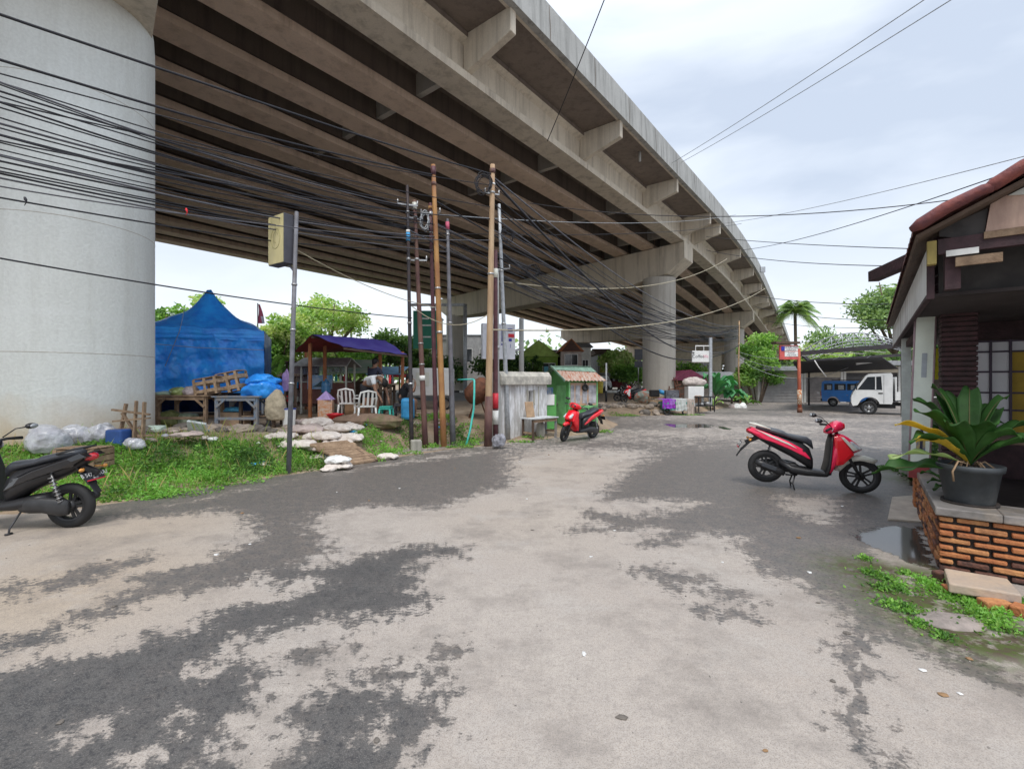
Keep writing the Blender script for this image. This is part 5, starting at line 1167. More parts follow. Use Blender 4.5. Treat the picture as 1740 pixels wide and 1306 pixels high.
# ---------------------------------------------------------------- food stall canopy
def canopy():
    mTop = M('purple blue awning top', (.07, .05, .30), .45, c2=(.11, .10, .38), sc=2, bump=.4, bsc=6); mUnd = M('dark red awning underside', (.22, .035, .03), .7, sc=3)
    mPost = M('orange brown timber post', (.40, .15, .06), .7, sc=5)
    Zf = 12.9; A = D(503, 597, Zf); Ridge0 = D(540, 568, 15.0); Ridge1 = D(640, 580, 16.6); Bf = D(668, 603, 13.9); C2 = D(692, 600, 16.8); L2 = D(505, 588, 17.0)
    Fr0 = D(500, 597, 13.0); Fr1 = D(586, 592, 13.0); Fr2 = D(690, 604, 14.2)
    P = dict(a=D(500, 597, 13.9), b=D(584, 589, 12.9), c=D(692, 603, 14.6), r0=D(530, 568, 13.4), r1=D(655, 578, 16.0), d=D(500, 597, 14.0), e=D(640, 598, 19.5))
    t = wthing('stall_canopy', 'purple stretched awning with dark red underside over the food stall', 'canopy', (P['r0'].x, P['r0'].y, .62))
    def quadsurf(b, p00, p10, p11, p01, sag, n=10, m=0, dz=0):
        vs = [p00.lerp(p10, i / n).lerp(p01.lerp(p11, i / n), j / n) + Vector((0, 0, dz - sag * 16 * (i / n) * (1 - i / n) * (j / n) * (1 - j / n) + .015 * math.sin(i * 2.1 + j))) for j in range(n + 1) for i in range(n + 1)]
        b.add(vs, [(j * (n + 1) + i, j * (n + 1) + i + 1, (j + 1) * (n + 1) + i + 1, (j + 1) * (n + 1) + i) for j in range(n) for i in range(n)], m, True)
    for nm, mt, dz in (('top_sheet', mTop, 0), ('underside', mUnd, -.015)):
        b = MB(); quadsurf(b, P['b'], P['c'], P['r1'], P['r0'], .10, dz=dz); quadsurf(b, P['r0'], P['r1'], P['e'], P['d'], .1, dz=dz); b.build(nm, mt, t)
    for (x, Z, top) in ((527, 13.9, 'r'), (552, 14.6, 'r'), (646, 14.3, 'c'), (520, 17.4, 'r'), (684, 14.8, 'c')):
        g = DZ(x, Z); zt = {'r': D(0, 590, Z).z, 'c': D(0, 600, Z).z}[top] + (.12 if x in (527, 552) else 0)
        b = MB(); b.box((g.x, g.y, (g.z + zt) / 2), (.09, .09, zt - g.z + .1)); b.build('post', mPost, t, bevel=.01)
    b = MB(); b.beam(P['b'] + Vector((0, 0, -.05)), P['c'] + Vector((0, 0, -.05)), .05, .05); b.beam(P['r0'] + Vector((0, 0, -.08)), P['r1'] + Vector((0, 0, -.08)), .06, .06); b.build('frame', mWoodDk, t)
canopy()
# glass food cart under it
def foodcart():
    Zc = 15.2; g = .62; xl, xr = D(512, 0, Zc).x, D(588, 0, Zc).x
    t = wthing('food_cart', 'glass-sided food cart with grey tin roof and blue picture panel under the awning', 'food cart', ((xl + xr) / 2, Zc + .4, g))
    zt, zm, zb = D(0, 617, Zc).z, D(0, 650, Zc).z, g + .35
    b = MB(); b.add([(xl - .2, Zc - .3, zt - .08), (xr + .15, Zc - .3, zt - .08), (xr + .05, Zc + .4, zt + .20), (xl - .1, Zc + .4, zt + .20), (xl - .2, Zc + 1.1, zt - .08), (xr + .15, Zc + 1.1, zt - .08)], [(0, 1, 2, 3), (3, 2, 5, 4)]); o = b.build('tin_roof', M('grey tin', (.42, .42, .40), .6, sc=8, bump=.2), t); s = o.modifiers.new('s', 'SOLIDIFY'); s.thickness = .03
    for sx in (xl, xr):
        for yy in (Zc, Zc + .8): b = MB(); b.box((sx, yy, (zt + g) / 2), (.05, .05, zt - g)); b.build('post', mCream, t)
    b = MB(); b.box(((xl + xr) / 2, Zc + .4, (zb + zm) / 2), (xr - xl, .78, zm - zb)); b.build('cabinet', M('brown cabinet', (.22, .09, .07), .6, sc=4), t, bevel=.01)
    w3 = (xr - xl)
    b = MB(); b.box((xl + w3 * .42, Zc - .012, zm + .02), (w3 * .55, .02, .46)); pp = b.build('picture_panel', M('sky blue picture', (.10, .38, .70), .5, c2=(.55, .65, .75), sc=4), t)
    b = MB(); b.add([(xl + w3 * .25, Zc - .026, zm - .14), (xl + w3 * .62, Zc - .026, zm - .14), (xl + w3 * .52, Zc - .026, zm - .02), (xl + w3 * .45, Zc - .026, zm + .06), (xl + w3 * .38, Zc - .026, zm - .03)], [(0, 1, 2, 3, 4)]); b.build('mountain', M('hill green', (.08, .14, .16), .7), pp)
    b = MB(); b.box(((xl + xr) / 2, Zc + .01, (zm + zt) / 2 + .1), (w3, .008, zt - zm - .35)); b.build('glass', mClear, t)
    b = MB(); b.box(((xl + xr) / 2, Zc + .3, zm + .03), (w3, .5, .03)); b.build('counter', mCream, t)
    rr = random.Random(2)
    for i in range(9):
        x_ = xl + w3 * (.1 + .1 * i); m_ = [mRedPl, mWhitePl, mTeal, mCream][i % 4]; b = MB(); b.lathe([(.04, 0), (.045, .16), (.02, .2), (.02, .24), (.001, .24)], (x_, Zc + .3, zm + .045), 12); b.build('jar', m_, None, 'small condiment bottle standing on the food cart counter', 'bottle', 'bottles on the food cart counter')
    for i in range(12):
        x_ = xl + w3 * (.3 + .055 * i); b = MB(); q = rr.uniform(.08, .16); b.box((x_, Zc + .12, zt - .16 - q / 2), (.05, .01, q)); b.build('sachet', [mWhitePl, M('sachet brown', (.25, .15, .08), .5), mCream][i % 3], None, 'small sachet strip hanging under the tin roof of the food cart', 'sachet', 'sachet strips on the food cart')
foodcart()
mCloth = M('patterned wall cloth', (.35, .22, .30), .8, c2=(.55, .45, .35), sc=11)
p = D(513, 628, 15.6); t = wthing('back_shelf', 'cluttered shelf stall with pinkish goods at the left end of the food stall', 'shelf', (p.x, p.y, .62))
for sx in (-.5, .5): b = MB(); b.box((p.x + sx, p.y, 1.5), (.05, .05, 1.76)); b.build('post', mWoodDk, t)
b = MB(); [b.box((p.x, p.y, z), (1.0, .4, .03)) for z in (1.0, 1.45, 1.9, 2.36)]; b.build('shelf_board', mWoodDk, t); b = MB(); b.box((p.x, p.y + .2, 1.6), (1.0, .02, 1.5)); b.build('back_cloth', mCloth, t)
rr = random.Random(6)
for i in range(14): b = MB(); q = rr.uniform(.12, .24); b.box((p.x - .42 + .14 * (i % 7), p.y - .06, (1.02 if i < 7 else 1.47) + q / 2), (.09, .1, q)); b.build('package', [mRedPl, mTeal, mCream, mSackP, mBlueSt][i % 5], None, 'small coloured package on the cluttered stall shelf', 'package', 'packages on the stall shelf', bevel=.01)
# second banner stall
p = D(612, 632, 17.5); t = wthing('banner_screen', 'green and white cloth screen hung behind the white chairs', 'banner', (p.x, p.y, .62))
zt, zb = D(0, 611, 17.5).z, D(0, 634, 17.5).z; b = MB(); b.box((p.x, p.y, (zt + zb) / 2), (.95, .02, zt - zb)); b.build('cloth', M('green white cloth', (.20, .42, .28), .7, c2=(.55, .58, .50), sc=3, stretch=(.3, 1, 4)), t); b = MB(); [b.box((p.x + s, p.y, (zt + .6) / 2), (.04, .04, zt - .6)) for s in (-.48, .48)]; b.build('poles', mWoodDk, t)
b = MB(); b.box((p.x, p.y + .01, 1.25), (.95, .4, .9)); b.build('cabinet', mWoodDk, t)
# chairs
def chair(label, x, Z, rz, mat=mWhitePl):
    g = DZ(x, Z); t = thing('plastic_chair', label, 'chair', g, rz, 'white plastic chairs at the food stall')
    for sx in (-1, 1):
        for sy in (-1, 1):
            b = MB(); b.tube([(sx * .25, sy * .25 - (.04 if sy > 0 else 0), 0), (sx * .21, sy * .19, .42)], [(.022, .022), (.028, .028)], 8); b.build('leg', mat, t)
    b = MB(); b.box((0, 0, .43), (.46, .44, .03)); b.box((0, -.21, .405), (.42, .02, .05)); b.build('seat', mat, t, bevel=.012)
    b = MB(); b.tube([(-.21, .20, .42), (-.22, .26, .66), (-.19, .30, .80), (0, .32, .84), (.19, .30, .80), (.22, .26, .66), (.21, .20, .42)], .024, 8)
    for x_ in (-.11, 0, .11): b.beam((x_, .21, .44), (x_, .31, .82), .05, .012, up=(0, 1, 0))
    b.build('backrest', mat, t)
    for sx in (-1, 1): b = MB(); b.tube([(sx * .22, .25, .64), (sx * .27, .05, .65), (sx * .27, -.17, .63), (sx * .23, -.21, .43)], .019, 8); b.build('armrest', mat, t)
    return t
chair('white plastic armchair facing away, left of the two at the stall edge', 592, 13.0, PI + .1)
chair('white plastic armchair turned sideways at the bent man in white', 621, 12.2, PI + .55)
def stool(name, label, x, Z, mat, h=.46, group=None):
    g = DZ(x, Z); t = wthing(name, label, 'stool', g, group); b = MB(); b.lathe([(.001, h), (.14, h), (.16, h - .02), (.165, h - .07), (.15, h - .07)], (g.x, g.y, g.z), 4, T=None); 
    b = MB(); b.box((g.x, g.y, g.z + h - .02), (.30, .30, .04)); b.box((g.x, g.y, g.z + h - .07), (.31, .31, .05)); b.build('seat', mat, t, bevel=.02)
    for sx in (-1, 1):
        for sy in (-1, 1): b = MB(); b.tube([(g.x + sx * .17, g.y + sy * .17, g.z), (g.x + sx * .135, g.y + sy * .135, g.z + h - .08)], [.032, .028], 6); b.build('leg', mat, t)
    b = MB(); [b.box((g.x, g.y + s * .15, g.z + .16), (.28, .02, .03)) for s in (-1, 1)]; b.build('stretcher', mat, t)
stool('plastic_stool', 'teal green plastic stool right of the man in white', 656, 12.3, mTeal, .5)
g = DZ(569, 12.35); t = wthing('plastic_basin', 'bright red plastic basin on the earth in front of the chairs', 'basin', g); b = MB(); b.lathe([(.12, .0), (.20, .13), (.235, .15), (.235, .16), (.19, .14), (.11, .02), (.001, .02)], tuple(g), 28); b.build('bowl', mRedPl, t)
b = MB(); b.ball((g.x, g.y, g.z + .13), (.13, .12, .06), 10, jit=.2); b.build('cloth_inside', mRedMk, t)
g = DZ(554, 13.0); t = wthing('sticker_box', 'white box with orange stickers and lilac pointed lid by the red basin', 'box', g); b = MB(); b.box(g + Vector((0, 0, .28)), (.38, .34, .56), .2); b.build('body', M('stickered carton', (.66, .55, .45), .7, c2=(.65, .28, .12), sc=14), t, bevel=.01)
b = MB(); c = g + Vector((0, 0, .56)); b.add([c + Vector((-.2, -.18, 0)), c + Vector((.2, -.18, 0)), c + Vector((.2, .18, 0)), c + Vector((-.2, .18, 0)), c + Vector((0, 0, .25))], [(0, 1, 4), (1, 2, 4), (2, 3, 4), (3, 0, 4)]); b.build('lid', M('lilac', (.42, .30, .60), .6), t)
g = DZ(554, 14.3); t = wthing('water_gallon', 'blue water gallon on a dark stand in front of the food cart', 'water bottle', g); b = MB(); b.lathe([(.13, 0), (.14, .06), (.13, .12), (.14, .2), (.135, .28), (.09, .35), (.03, .38), (.03, .43), (.001, .43)], (g.x, g.y, g.z + .72), 20); b.build('bottle', M('blue bottle', (.10, .30, .55), .15, trans=.4), t); b = MB(); b.box(g + Vector((0, 0, .36)), (.3, .3, .72)); b.build('stand', mWoodDk, t)
g = DZ(605, 13.6); b = MB(); b.box(g + Vector((0, 0, .19)), (.55, .4, .38), .1); b.build('cardboard_box', M('brown card', (.38, .23, .13), .85, sc=4), None, 'brown cardboard box on the earth behind the white chairs', 'box', bevel=.01)
# tables and goods on the right side of the stall
t = table('stall_table', 'long stall table with bottles under the blue sheet roof, behind the near-black pole', 640, 668, 13.9, 1.62, .6, mWoodDk, shelf=False)
for i in range(6): p = D(646 + i * 4.2, 650, 14.1); b = MB(); b.lathe([(.045, 0), (.05, .14), (.02, .2), (.02, .26), (.001, .26)], (p.x, p.y, 1.64), 12); b.build('bottle', [mWhitePl, mGlass, mTeal, mCream, mRedPl, mGlass][i], None, 'bottle standing on the stall table beside the seated customer', 'bottle', 'bottles on the stall table')
Zr = 16.5; t = wthing('sheet_roof', 'flat light blue sheet roof over the right end of the stall', 'roof', D(668, 629, Zr)); a = D(640, 624, Zr); c = D(694, 624, Zr); b = MB(); b.add([(a.x, Zr, a.z), (c.x, Zr, a.z), (c.x, Zr - 1.2, a.z - .28), (a.x, Zr - 1.2, a.z - .28)], [(0, 1, 2, 3)]); o = b.build('sheet', M('light blue sheet', (.20, .38, .55), .5), t); s = o.modifiers.new('s', 'SOLIDIFY'); s.thickness = .03
b = MB(); [b.box((x_, y_, (a.z + .3) / 2), (.05, .05, a.z - .3)) for x_ in (a.x + .05, c.x - .05) for y_ in (Zr - .1, Zr - 1.1)]; b.build('posts', mWoodDk, t)
b = MB(); b.box(((a.x + c.x) / 2, Zr - .2, a.z - .3), (c.x - a.x, .03, .1)); b.build('red_fascia', mRedMk, t)
# white van body behind the poles
p = D(732, 650, 17.2); t = wthing('white_cart_box', 'large plain white box cart standing behind the pole cluster', 'box cart', (p.x, p.y, .62)); zt = D(0, 625, 17.2).z; zb = D(0, 672, 17.2).z
b = MB(); b.box((p.x, p.y + .5, (zt + zb) / 2), (1.5, 1.0, zt - zb)); b.build('body', mWhiteP, t, bevel=.03)
for sx in (-.5, .5): b = MB(); T_ = Matrix.Translation((p.x + sx, p.y + .05, .62 + .25)); b.lathe([(.18, -.03), (.25, -.03), (.25, .03), (.18, .03)], (0, 0, 0), 20, axis='Y', closed=True, T=T_); b.build('wheel', mBlack, t)
b = MB(); b.box((p.x - .3, p.y - .01, (zt + zb) / 2 + .1), (.5, .012, .5)); b.build('panel', mCream, t)
# hose pipe
b = MB(); b.tube([D(803, 644, 12.5), D(806, 646, 12.45), D(806, 665, 12.4), D(805, 695, 12.35), D(799, 730, 12.3), D(792, 757, 12.1)], .028, 8); b.tube([D(778, 645, 12.7), D(803, 644, 12.5)], .02, 6); b.build('plastic_pipe', M('turquoise pipe', (.08, .55, .48), .4), None, 'bent turquoise plastic pipe rising from the weeds left of the tall pale pole', 'pipe')
p = D(812, 665, 14.2); t = wthing('rusty_drum', 'tilted rust-brown drum on a stand behind the tall pale pole', 'drum', (p.x, p.y, .5)); b = MB(); T_ = Matrix.Translation(p) @ Matrix.Rotation(.9, 4, 'Y'); b.lathe([(.12, -.42), (.30, -.30), (.36, 0), (.32, .3), (.22, .42)], (0, 0, 0), 24, T=T_); b.build('drum', mRust, t)
b = MB(); b.tube([(p.x - .3, p.y, .5), p, (p.x + .3, p.y, .5)], .03, 6); b.build('stand', mRust, t)
# ---------------------------------------------------------------- peeling wall, bench, kiosk
mPeel = M('peeling whitewash', (.80, .81, .82), .8, c2=(.52, .51, .50), sc=5, stretch=(2.5, 2.5, .45), bump=.5, bsc=20, dirt=(.34, .31, .28), dirt_amt=.8, sharp=.06)
A = Vector((-.42, 13.35, 0)); B_ = Vector((1.03, 14.75, 0)); dr_ = (B_ - A).normalized(); nr = Vector((dr_.y, -dr_.x, 0)); L_ = (B_ - A).length; an = math.atan2(dr_.y, dr_.x)
t = wthing('peeling_wall', 'short free-standing wall of peeling white plaster with a concrete coping', 'wall', ((A + B_) / 2).to_tuple())
zt = 1.7 + 16 / F * 13.4
def wb(b, u, w, z, d, off=0): b.box(A + dr_ * u + nr * off + Vector((0, 0, z)), d, an)
b = MB(); hx = L_ * .62
for (u0, u1, z0, z1) in ((0, hx - .1, -.1, 1.62), (hx + .12, L_, -.1, 1.62), (hx - .1, hx + .12, -.1, 1.02), (hx - .1, hx + .12, 1.42, 1.62)): wb(b, (u0 + u1) / 2, 0, (z0 + z1) / 2, (u1 - u0, .22, z1 - z0))
b.build('plaster_body', mPeel, t)
b = MB()
for s_ in (-.17, .19): wb(b, hx + s_ * .8 , 0, 1.22, (.05, .06, .46), .12)
wb(b, hx + .01, 0, 1.0, (.34, .06, .05), .12); b.build('hole_frame', mConcOld, t)
b = MB(); poly = [(-.24, 1.60), (.24, 1.60), (.24, zt - .12), (.13, zt + .02), (-.13, zt + .02), (-.24, zt - .12)]
Tm = Matrix.Translation(A) @ Matrix.Rotation(an, 4, 'Z'); b.prism(poly, -.06, L_ + .08, T=Tm, plane='YZ'); b.build('coping', M('coping cement', (.60, .57, .49), .85, c2=(.36, .34, .30), sc=6, bump=.5, dirt=(.14, .14, .12), dirt_amt=.8), t, bevel=.02)
b = MB(); b.box(A + dr_ * -.13 + Vector((0, 0, .92)), (.24, .34, 2.02), an); b.build('end_pillar', mConcPar, t, bevel=.015)
b = MB()
for z in (.42, .98, 1.55): q = A + dr_ * -.13 + nr * .175 + Vector((0, 0, z)); b.lathe([(.001, 0), (.03, 0), (.03, .01)], (0, 0, 0), 12, T=frameT(q, dr_, (0, 0, 1)))
b.build('bolt_hole', mBlack, t)
b = MB(); wb(b, L_ * .80, 0, .8, (.035, .03, 1.5), .12); b.build('plaster_crack_strip', mConcOld, t)
# bench
bc = A.lerp(B_, .62) + nr * .50; t = wthing('wooden_bench', 'white topped wooden bench standing against the peeling wall', 'bench', (bc.x, bc.y, 0)); zt2 = .62
mTop = M('chipped white board', (.62, .66, .68), .6, c2=(.45, .46, .46), sc=7)
def bb_(b, u, w, z, d): b.box(bc + dr_ * u + nr * w + Vector((0, 0, z)), d, an)
b = MB(); [bb_(b, 0, w, zt2, (1.15, .17, .035)) for w in (-.18, 0, .18)]; b.build('bench_top', mTop, t, bevel=.006)
for u in (-.5, .5):
    for w in (-.2, .2): b = MB(); bb_(b, u, w, zt2 / 2 - .02, (.055, .055, zt2)); b.build('leg', mBlueW if u > 0 else mWoodDk, t)
b = MB(); bb_(b, 0, .22, zt2 - .07, (1.05, .03, .08)); [bb_(b, u, 0, .2, (.04, .4, .05)) for u in (-.5, .5)]; b.build('apron', mWood, t)
b = MB(); q = bc - nr * .14 + dr_ * -.28; b.box(q + Vector((0, 0, zt2 + .25)), (.33, .04, .46), R=Matrix.Rotation(an, 3, 'Z') @ Matrix.Rotation(-.18, 3, 'X')); b.build('framed_board', M('tan board', (.45, .30, .18), .7, sc=4), None, 'tan framed board leaning on the wall, standing on the white bench', 'board', bevel=.006)
q = bc + dr_ * .05; b = MB(); b.lathe([(.10, 0), (.14, .15), (.12, .42), (.05, .52)], (q.x, q.y, 0), 14); b.build('stone_pot', mConcOld, None, 'dark rough pot standing under the white bench', 'pot')
p = G(846, 757, .05); lump(p + Vector((.02, -.15, .12)), (.16, .14, .2), M('grey bag', (.25, .25, .28), .6, sc=9, v=.5), 61, 'rag_heap', 'grey rag heap at the foot of the peeling wall end', 'rags', jit=.25)

# kiosk: gable end toward the left, windows toward the camera
mKG = M('kiosk green', (.12, .42, .10), .6, c2=(.09, .30, .08), sc=3, dirt=(.05, .14, .05), dirt_amt=.4); mKL = M('pale kiosk green', (.20, .50, .20), .6, sc=4)
mKO = M('faded orange board', (.52, .30, .16), .75, c2=(.50, .42, .38), sc=6); mKS = M('silver tarp patch', (.40, .40, .42), .6, sc=5, v=.4, dirt=(.55, .5, .45), dirt_amt=.6)
mRoofG = M('weathered green tin', (.22, .36, .27), .7, c2=(.14, .22, .17), sc=4, stretch=(4, 1, 1), bump=.3); mRoofR = M('rusty tin', (.36, .13, .07), .8, c2=(.48, .42, .36), sc=3, stretch=(6, 1, 1), bump=.3)
K0 = Vector((1.82, 14.95, 0)); kx = Vector((.91, .42, 0)).normalized(); ky = Vector((-.42, .91, 0)).normalized(); W, Dp = 1.12, 1.5; zb, ze, zr = .16, 1.80, 2.15
# corners: K0 front-left, K1 front-right; gable end (left) runs K0 -> K0 + ky
K1 = K0 + kx * W; K2 = K1 + ky * Dp; K3 = K0 + ky * Dp
t = wthing('green_kiosk', 'small bright green kiosk with patched tin roof and orange-framed windows', 'kiosk', ((K0 + K2) / 2).to_tuple())
U = lambda p, z: Vector((p.x, p.y, z)); Mg = (K0 + K3) / 2; Mh = (K1 + K2) / 2
b = MB(); b.add([U(K3, zb), U(K0, zb), U(K0, ze), U(Mg, zr), U(K3, ze)], [(0, 1, 2, 3, 4)]); b.add([U(K1, zb), U(K2, zb), U(K2, ze), U(Mh, zr), U(K1, ze)], [(0, 1, 2, 3, 4)]); b.add([U(K2, zb), U(K3, zb), U(K3, ze), U(K2, ze)], [(0, 1, 2, 3)]); b.add([U(K0, zb), U(K1, zb), U(K2, zb), U(K3, zb)], [(0, 1, 2, 3)]); b.add([U(K0, zb), U(K1, zb), U(K1, ze), U(K0, ze)], [(0, 1, 2, 3)]); o = b.build('wall', mKG, t)
n0 = Vector((kx.y, -kx.x, 0)); n1 = Vector((-ky.y, ky.x, 0)); n1 = -Vector((ky.y, -ky.x, 0))
def onf(b, u0, u1, z0, z1, off, th, m=0): c = K0 + kx * ((u0 + u1) / 2) + n0 * off; b.box((c.x, c.y, (z0 + z1) / 2), (u1 - u0, th, z1 - z0), math.atan2(kx.y, kx.x), m)
b = MB(); onf(b, .04, W - .04, .92, 1.66, .012, .02); wn = b.build('window_board', mKO, t)
for u0, u1 in ((.07, .20), (.26, .42), (.52, .70), (.76, 1.05)): b = MB(); onf(b, u0, u1, .99, 1.58, .028, .012); b.build('pane', mKS, wn)
b = MB(); onf(b, 0, W, .84, .91, .02, .05); [onf(b, u, u + .05, zb, .84, .015, .03) for u in (0, .36, .72, W - .05)]; onf(b, 0, W, zb, zb + .06, .015, .03); onf(b, 0, .05, .9, ze, .02, .03); onf(b, W - .05, W, .9, ze, .02, .03); b.build('trim', mKL, t)
def ong(b, v0, v1, z0, z1, off, th): c = K0 + ky * ((v0 + v1) / 2) + n1 * off; b.box((c.x, c.y, (z0 + z1) / 2), (th, v1 - v0, z1 - z0), math.atan2(ky.y, ky.x) - PI / 2)
b = MB(); ong(b, .12, .72, .3, 1.58, .012, .022); dd = b.build('door', mKL, t); b = MB(); ong(b, .62, .68, .9, 1.0, .03, .03); b.build('handle', mMetal, dd)
b = MB(); [ong(b, v, v + .05, .28, 1.62, .012, .02) for v in (.05, .74)]; ong(b, .05, .79, 1.6, 1.65, .012, .02); b.build('door_frame', mKG, t)
b = MB(); ong(b, .98, 1.42, 1.08, 1.5, .012, .02); b.build('side_notice', M('white blue notice', (.6, .65, .7), .6, c2=(.10, .25, .55), sc=4), t)
def slope(b, p0, p1, r0, r1, ov, n=24):
    """corrugated half of the roof from eave p0-p1 to ridge r0-r1"""
    vs = []
    for i in range(n + 1):
        e = p0.lerp(p1, i / n); r = r0.lerp(r1, i / n); e = r + (e - r) * (1 + ov); z = .018 * (1 if i % 2 else -1); vs += [e + Vector((0, 0, z)), r + Vector((0, 0, z))]
    b.add(vs, [(2 * i, 2 * i + 2, 2 * i + 3, 2 * i + 1) for i in range(n)], 0, False)
e0, e1 = U(K0, ze) - kx * .25, U(K1, ze) + kx * .25; r0, r1 = U(Mg, zr + .04) - kx * .22, U(Mh, zr + .04) + kx * .22; e3, e2 = U(K3, ze) - kx * .25, U(K2, ze) + kx * .25
b = MB(); slope(b, e0 + Vector((0, 0, .03)), e1 + Vector((0, 0, .03)), r0, r1, .28); f_ = b.build('roof_front', mRoofR, t); f_.modifiers.new('s', 'SOLIDIFY').thickness = .012
b = MB(); slope(b, e3, e2, r0, r1, .2); f_ = b.build('roof_rear', mRoofG, t); f_.modifiers.new('s', 'SOLIDIFY').thickness = .012
b = MB(); b.beam(r0 + Vector((0, 0, .03)), r1 + Vector((0, 0, .03)), .18, .02); b.beam(r0 - (r0 - e0) * .0 + Vector((0, 0, .03)), e0 - (r0 - e0) * .28 + Vector((0, 0, .03)), .03, .06); b.build('ridge_cap', mRoofG, t)
b = MB(); m_ = (r0 + r1) / 2; b.add([(r0 + (e0 - r0) * .02) + Vector((0, 0, .03)), (r1 + (e1 - r1) * .02) + Vector((0, 0, .03)), (r1 + (e1 - r1) * .5) + Vector((0, 0, .03)), (r0 + (e0 - r0) * .35) + Vector((0, 0, .03))], [(0, 1, 2, 3)]); f_ = b.build('roof_patch', mRoofG, t); f_.modifiers.new('s', 'SOLIDIFY').thickness = .01
c = K0 + kx * .60 + n0 * .07; b = MB(); b.lathe([(.05, -.03), (.11, -.03), (.11, .03), (.05, .03)], (0, 0, 0), 18, closed=True, T=frameT((c.x, c.y, 1.5), kx, (0, 0, 1))); b.tube([(c.x, c.y, 1.6), (c.x, c.y, 1.72)], .02, 6); b.build('exhaust_fan', mBlack, t)
for P_, q in ((K0, .3), (K3, .3), (K1, .3), (K2, .3)): b = MB(); b.box((P_.x, P_.y, .12), (.12, .12, .24)); b.build('foot', mWoodDk, t)
# green box beside the wall (cabinet)
c = Vector((1.22, 15.05, 0)); b = MB(); b.box((c.x, c.y, .72), (.36, .4, 1.1), .15); b.box((c.x - .02, c.y, .08), (.3, .32, .16), .15); b.build('green_cabinet', mKG, None, 'narrow plain green cabinet squeezed between the peeling wall and the kiosk', 'cabinet', bevel=.02)
b = MB(); b.box((c.x - .02, c.y - .22, 1.12), (.32, .02, .34), .15); b.build('tilted_sheet', mWhiteP, None, 'white sheet fixed on top of the narrow green cabinet', 'sheet')

# ---------------------------------------------------------------- street name pole signs behind the wall
p = D(848, 580, 21); t = wthing('billboard', 'white light box billboard with blue and red block emblem behind the silver pole', 'billboard', (p.x, p.y, .62))
a_ = .32; Rz = Matrix.Rotation(a_, 4, 'Z'); w_, h_ = 1.55, 1.6; T_ = Matrix.Translation(p) @ Rz
b = MB(); b.box((0, .14, 0), (w_, .28, h_), T=T_); b.build('case', M('billboard white', (.80, .81, .86), .5, v=.1), t, bevel=.02)
def bd(x0, x1, z0, z1, m_, nm): b = MB(); b.box(((x0 + x1) / 2, -.012, (z0 + z1) / 2), (x1 - x0, .02, z1 - z0), T=T_); b.build(nm, m_, t)
mBB = M('deep blue block', (.02, .03, .35), .5); mBR = M('bright red block', (.75, .03, .05), .5)
bd(.12, .28, .0, .52, mBB, 'emblem_block'); bd(.42, .64, .48, .60, mBB, 'emblem_block'); bd(.44, .72, .20, .36, mBR, 'emblem_block'); bd(.46, .60, .02, .14, mBB, 'emblem_block'); bd(-.55, -.38, -.05, .06, mBB, 'emblem_block'); bd(.10, .3, -.16, -.10, mBB, 'emblem_line')
text('J', .18, mBB, t, T_ @ frameT((.54, -.03, -.18), (1, 0, 0), (0, 0, 1)))
p2 = D(886, 560, 21.6); b = MB(); b.tube([(p2.x, p2.y, .4), D(886, 541, 21.6)], [.13, .11], 12); b.build('post', mConcPar, t); b = MB(); b.beam(D(886, 560, 21.6), p + Vector((.5, .3, .5)), .1, .1); b.beam(D(886, 592, 21.6), p + Vector((.5, .3, -.5)), .1, .1); b.build('bracket', mMetal, t)
# green direction board
p = D(724, 560, 38); t = wthing('road_sign', 'green road direction board on a gantry seen between the left poles', 'road sign', (p.x, p.y, .6)); w_, h_ = 2.1, 3.1
b = MB(); b.box(p, (w_, .12, h_)); b.build('board', M('sign green', (.02, .22, .14), .5, v=.1), t); b = MB(); [b.beam(p + Vector((x_, .1, 1.3)), p + Vector((x_, .1, 2.0)), .12, .12) for x_ in (-.7, .7)]; b.beam(p + Vector((-1.5, .1, 2.05)), p + Vector((3.2, .1, 2.05)), .2, .2); b.tube([(p.x + 3.2, p.y + .1, .5), (p.x + 3.2, p.y + .1, p.z + 2.1)], .16, 10); b.build('gantry', mGalv, t)
for i, (dx, dz, w3) in enumerate(((-.2, .9, .9), (.1, .35, 1.1), (-.1, -.6, 1.0))): b = MB(); b.box(p + Vector((dx, -.07, dz)), (w3, .02, .12)); b.build('faded_line', mWhSt, t)
# ---------------------------------------------------------------- house at the right
a_ = Vector((.61, .79, 0)).normalized(); b_ = Vector((.79, -.61, 0)).normalized()   # a: along the side wall, b: along the front
Q = Vector((3.84, 4.17, 0))                                                            # planter corner
def HB(u, w, z): return Q + a_ * u + b_ * w + Vector((0, 0, z))
HR = Matrix.Rotation(math.atan2(a_.y, a_.x), 3, 'Z')                                    # local x = a
def hbox(b, u0, u1, w0, w1, z0, z1, m=0):
    c = HB((u0 + u1) / 2, (w0 + w1) / 2, (z0 + z1) / 2); b.box(c, (abs(u1 - u0), abs(w1 - w0), z1 - z0), R=HR, m=m)
def brickmat(name, c1, c2, mortar, sc=1.0):
    return M(name, c1, .85, c2=c2, sc=7, bump=.6, bsc=30, dirt=(.05, .03, .025), dirt_amt=.7)
mMortar = M('black mortar', (.035, .028, .025), .95, sc=9, v=.4, bump=.5)
mBrk = [M('orange brick', (.50, .20, .075), .85, c2=(.36, .12, .045), sc=9, bump=.6, bsc=40, dirt=(.08, .05, .04), dirt_amt=.8), M('pale orange brick', (.58, .28, .11), .85, c2=(.42, .17, .07), sc=9, bump=.6, bsc=40, dirt=(.10, .06, .04), dirt_amt=.6), M('dark brick', (.20, .08, .05), .9, c2=(.06, .035, .03), sc=9, bump=.6, bsc=40)]
ph = .50
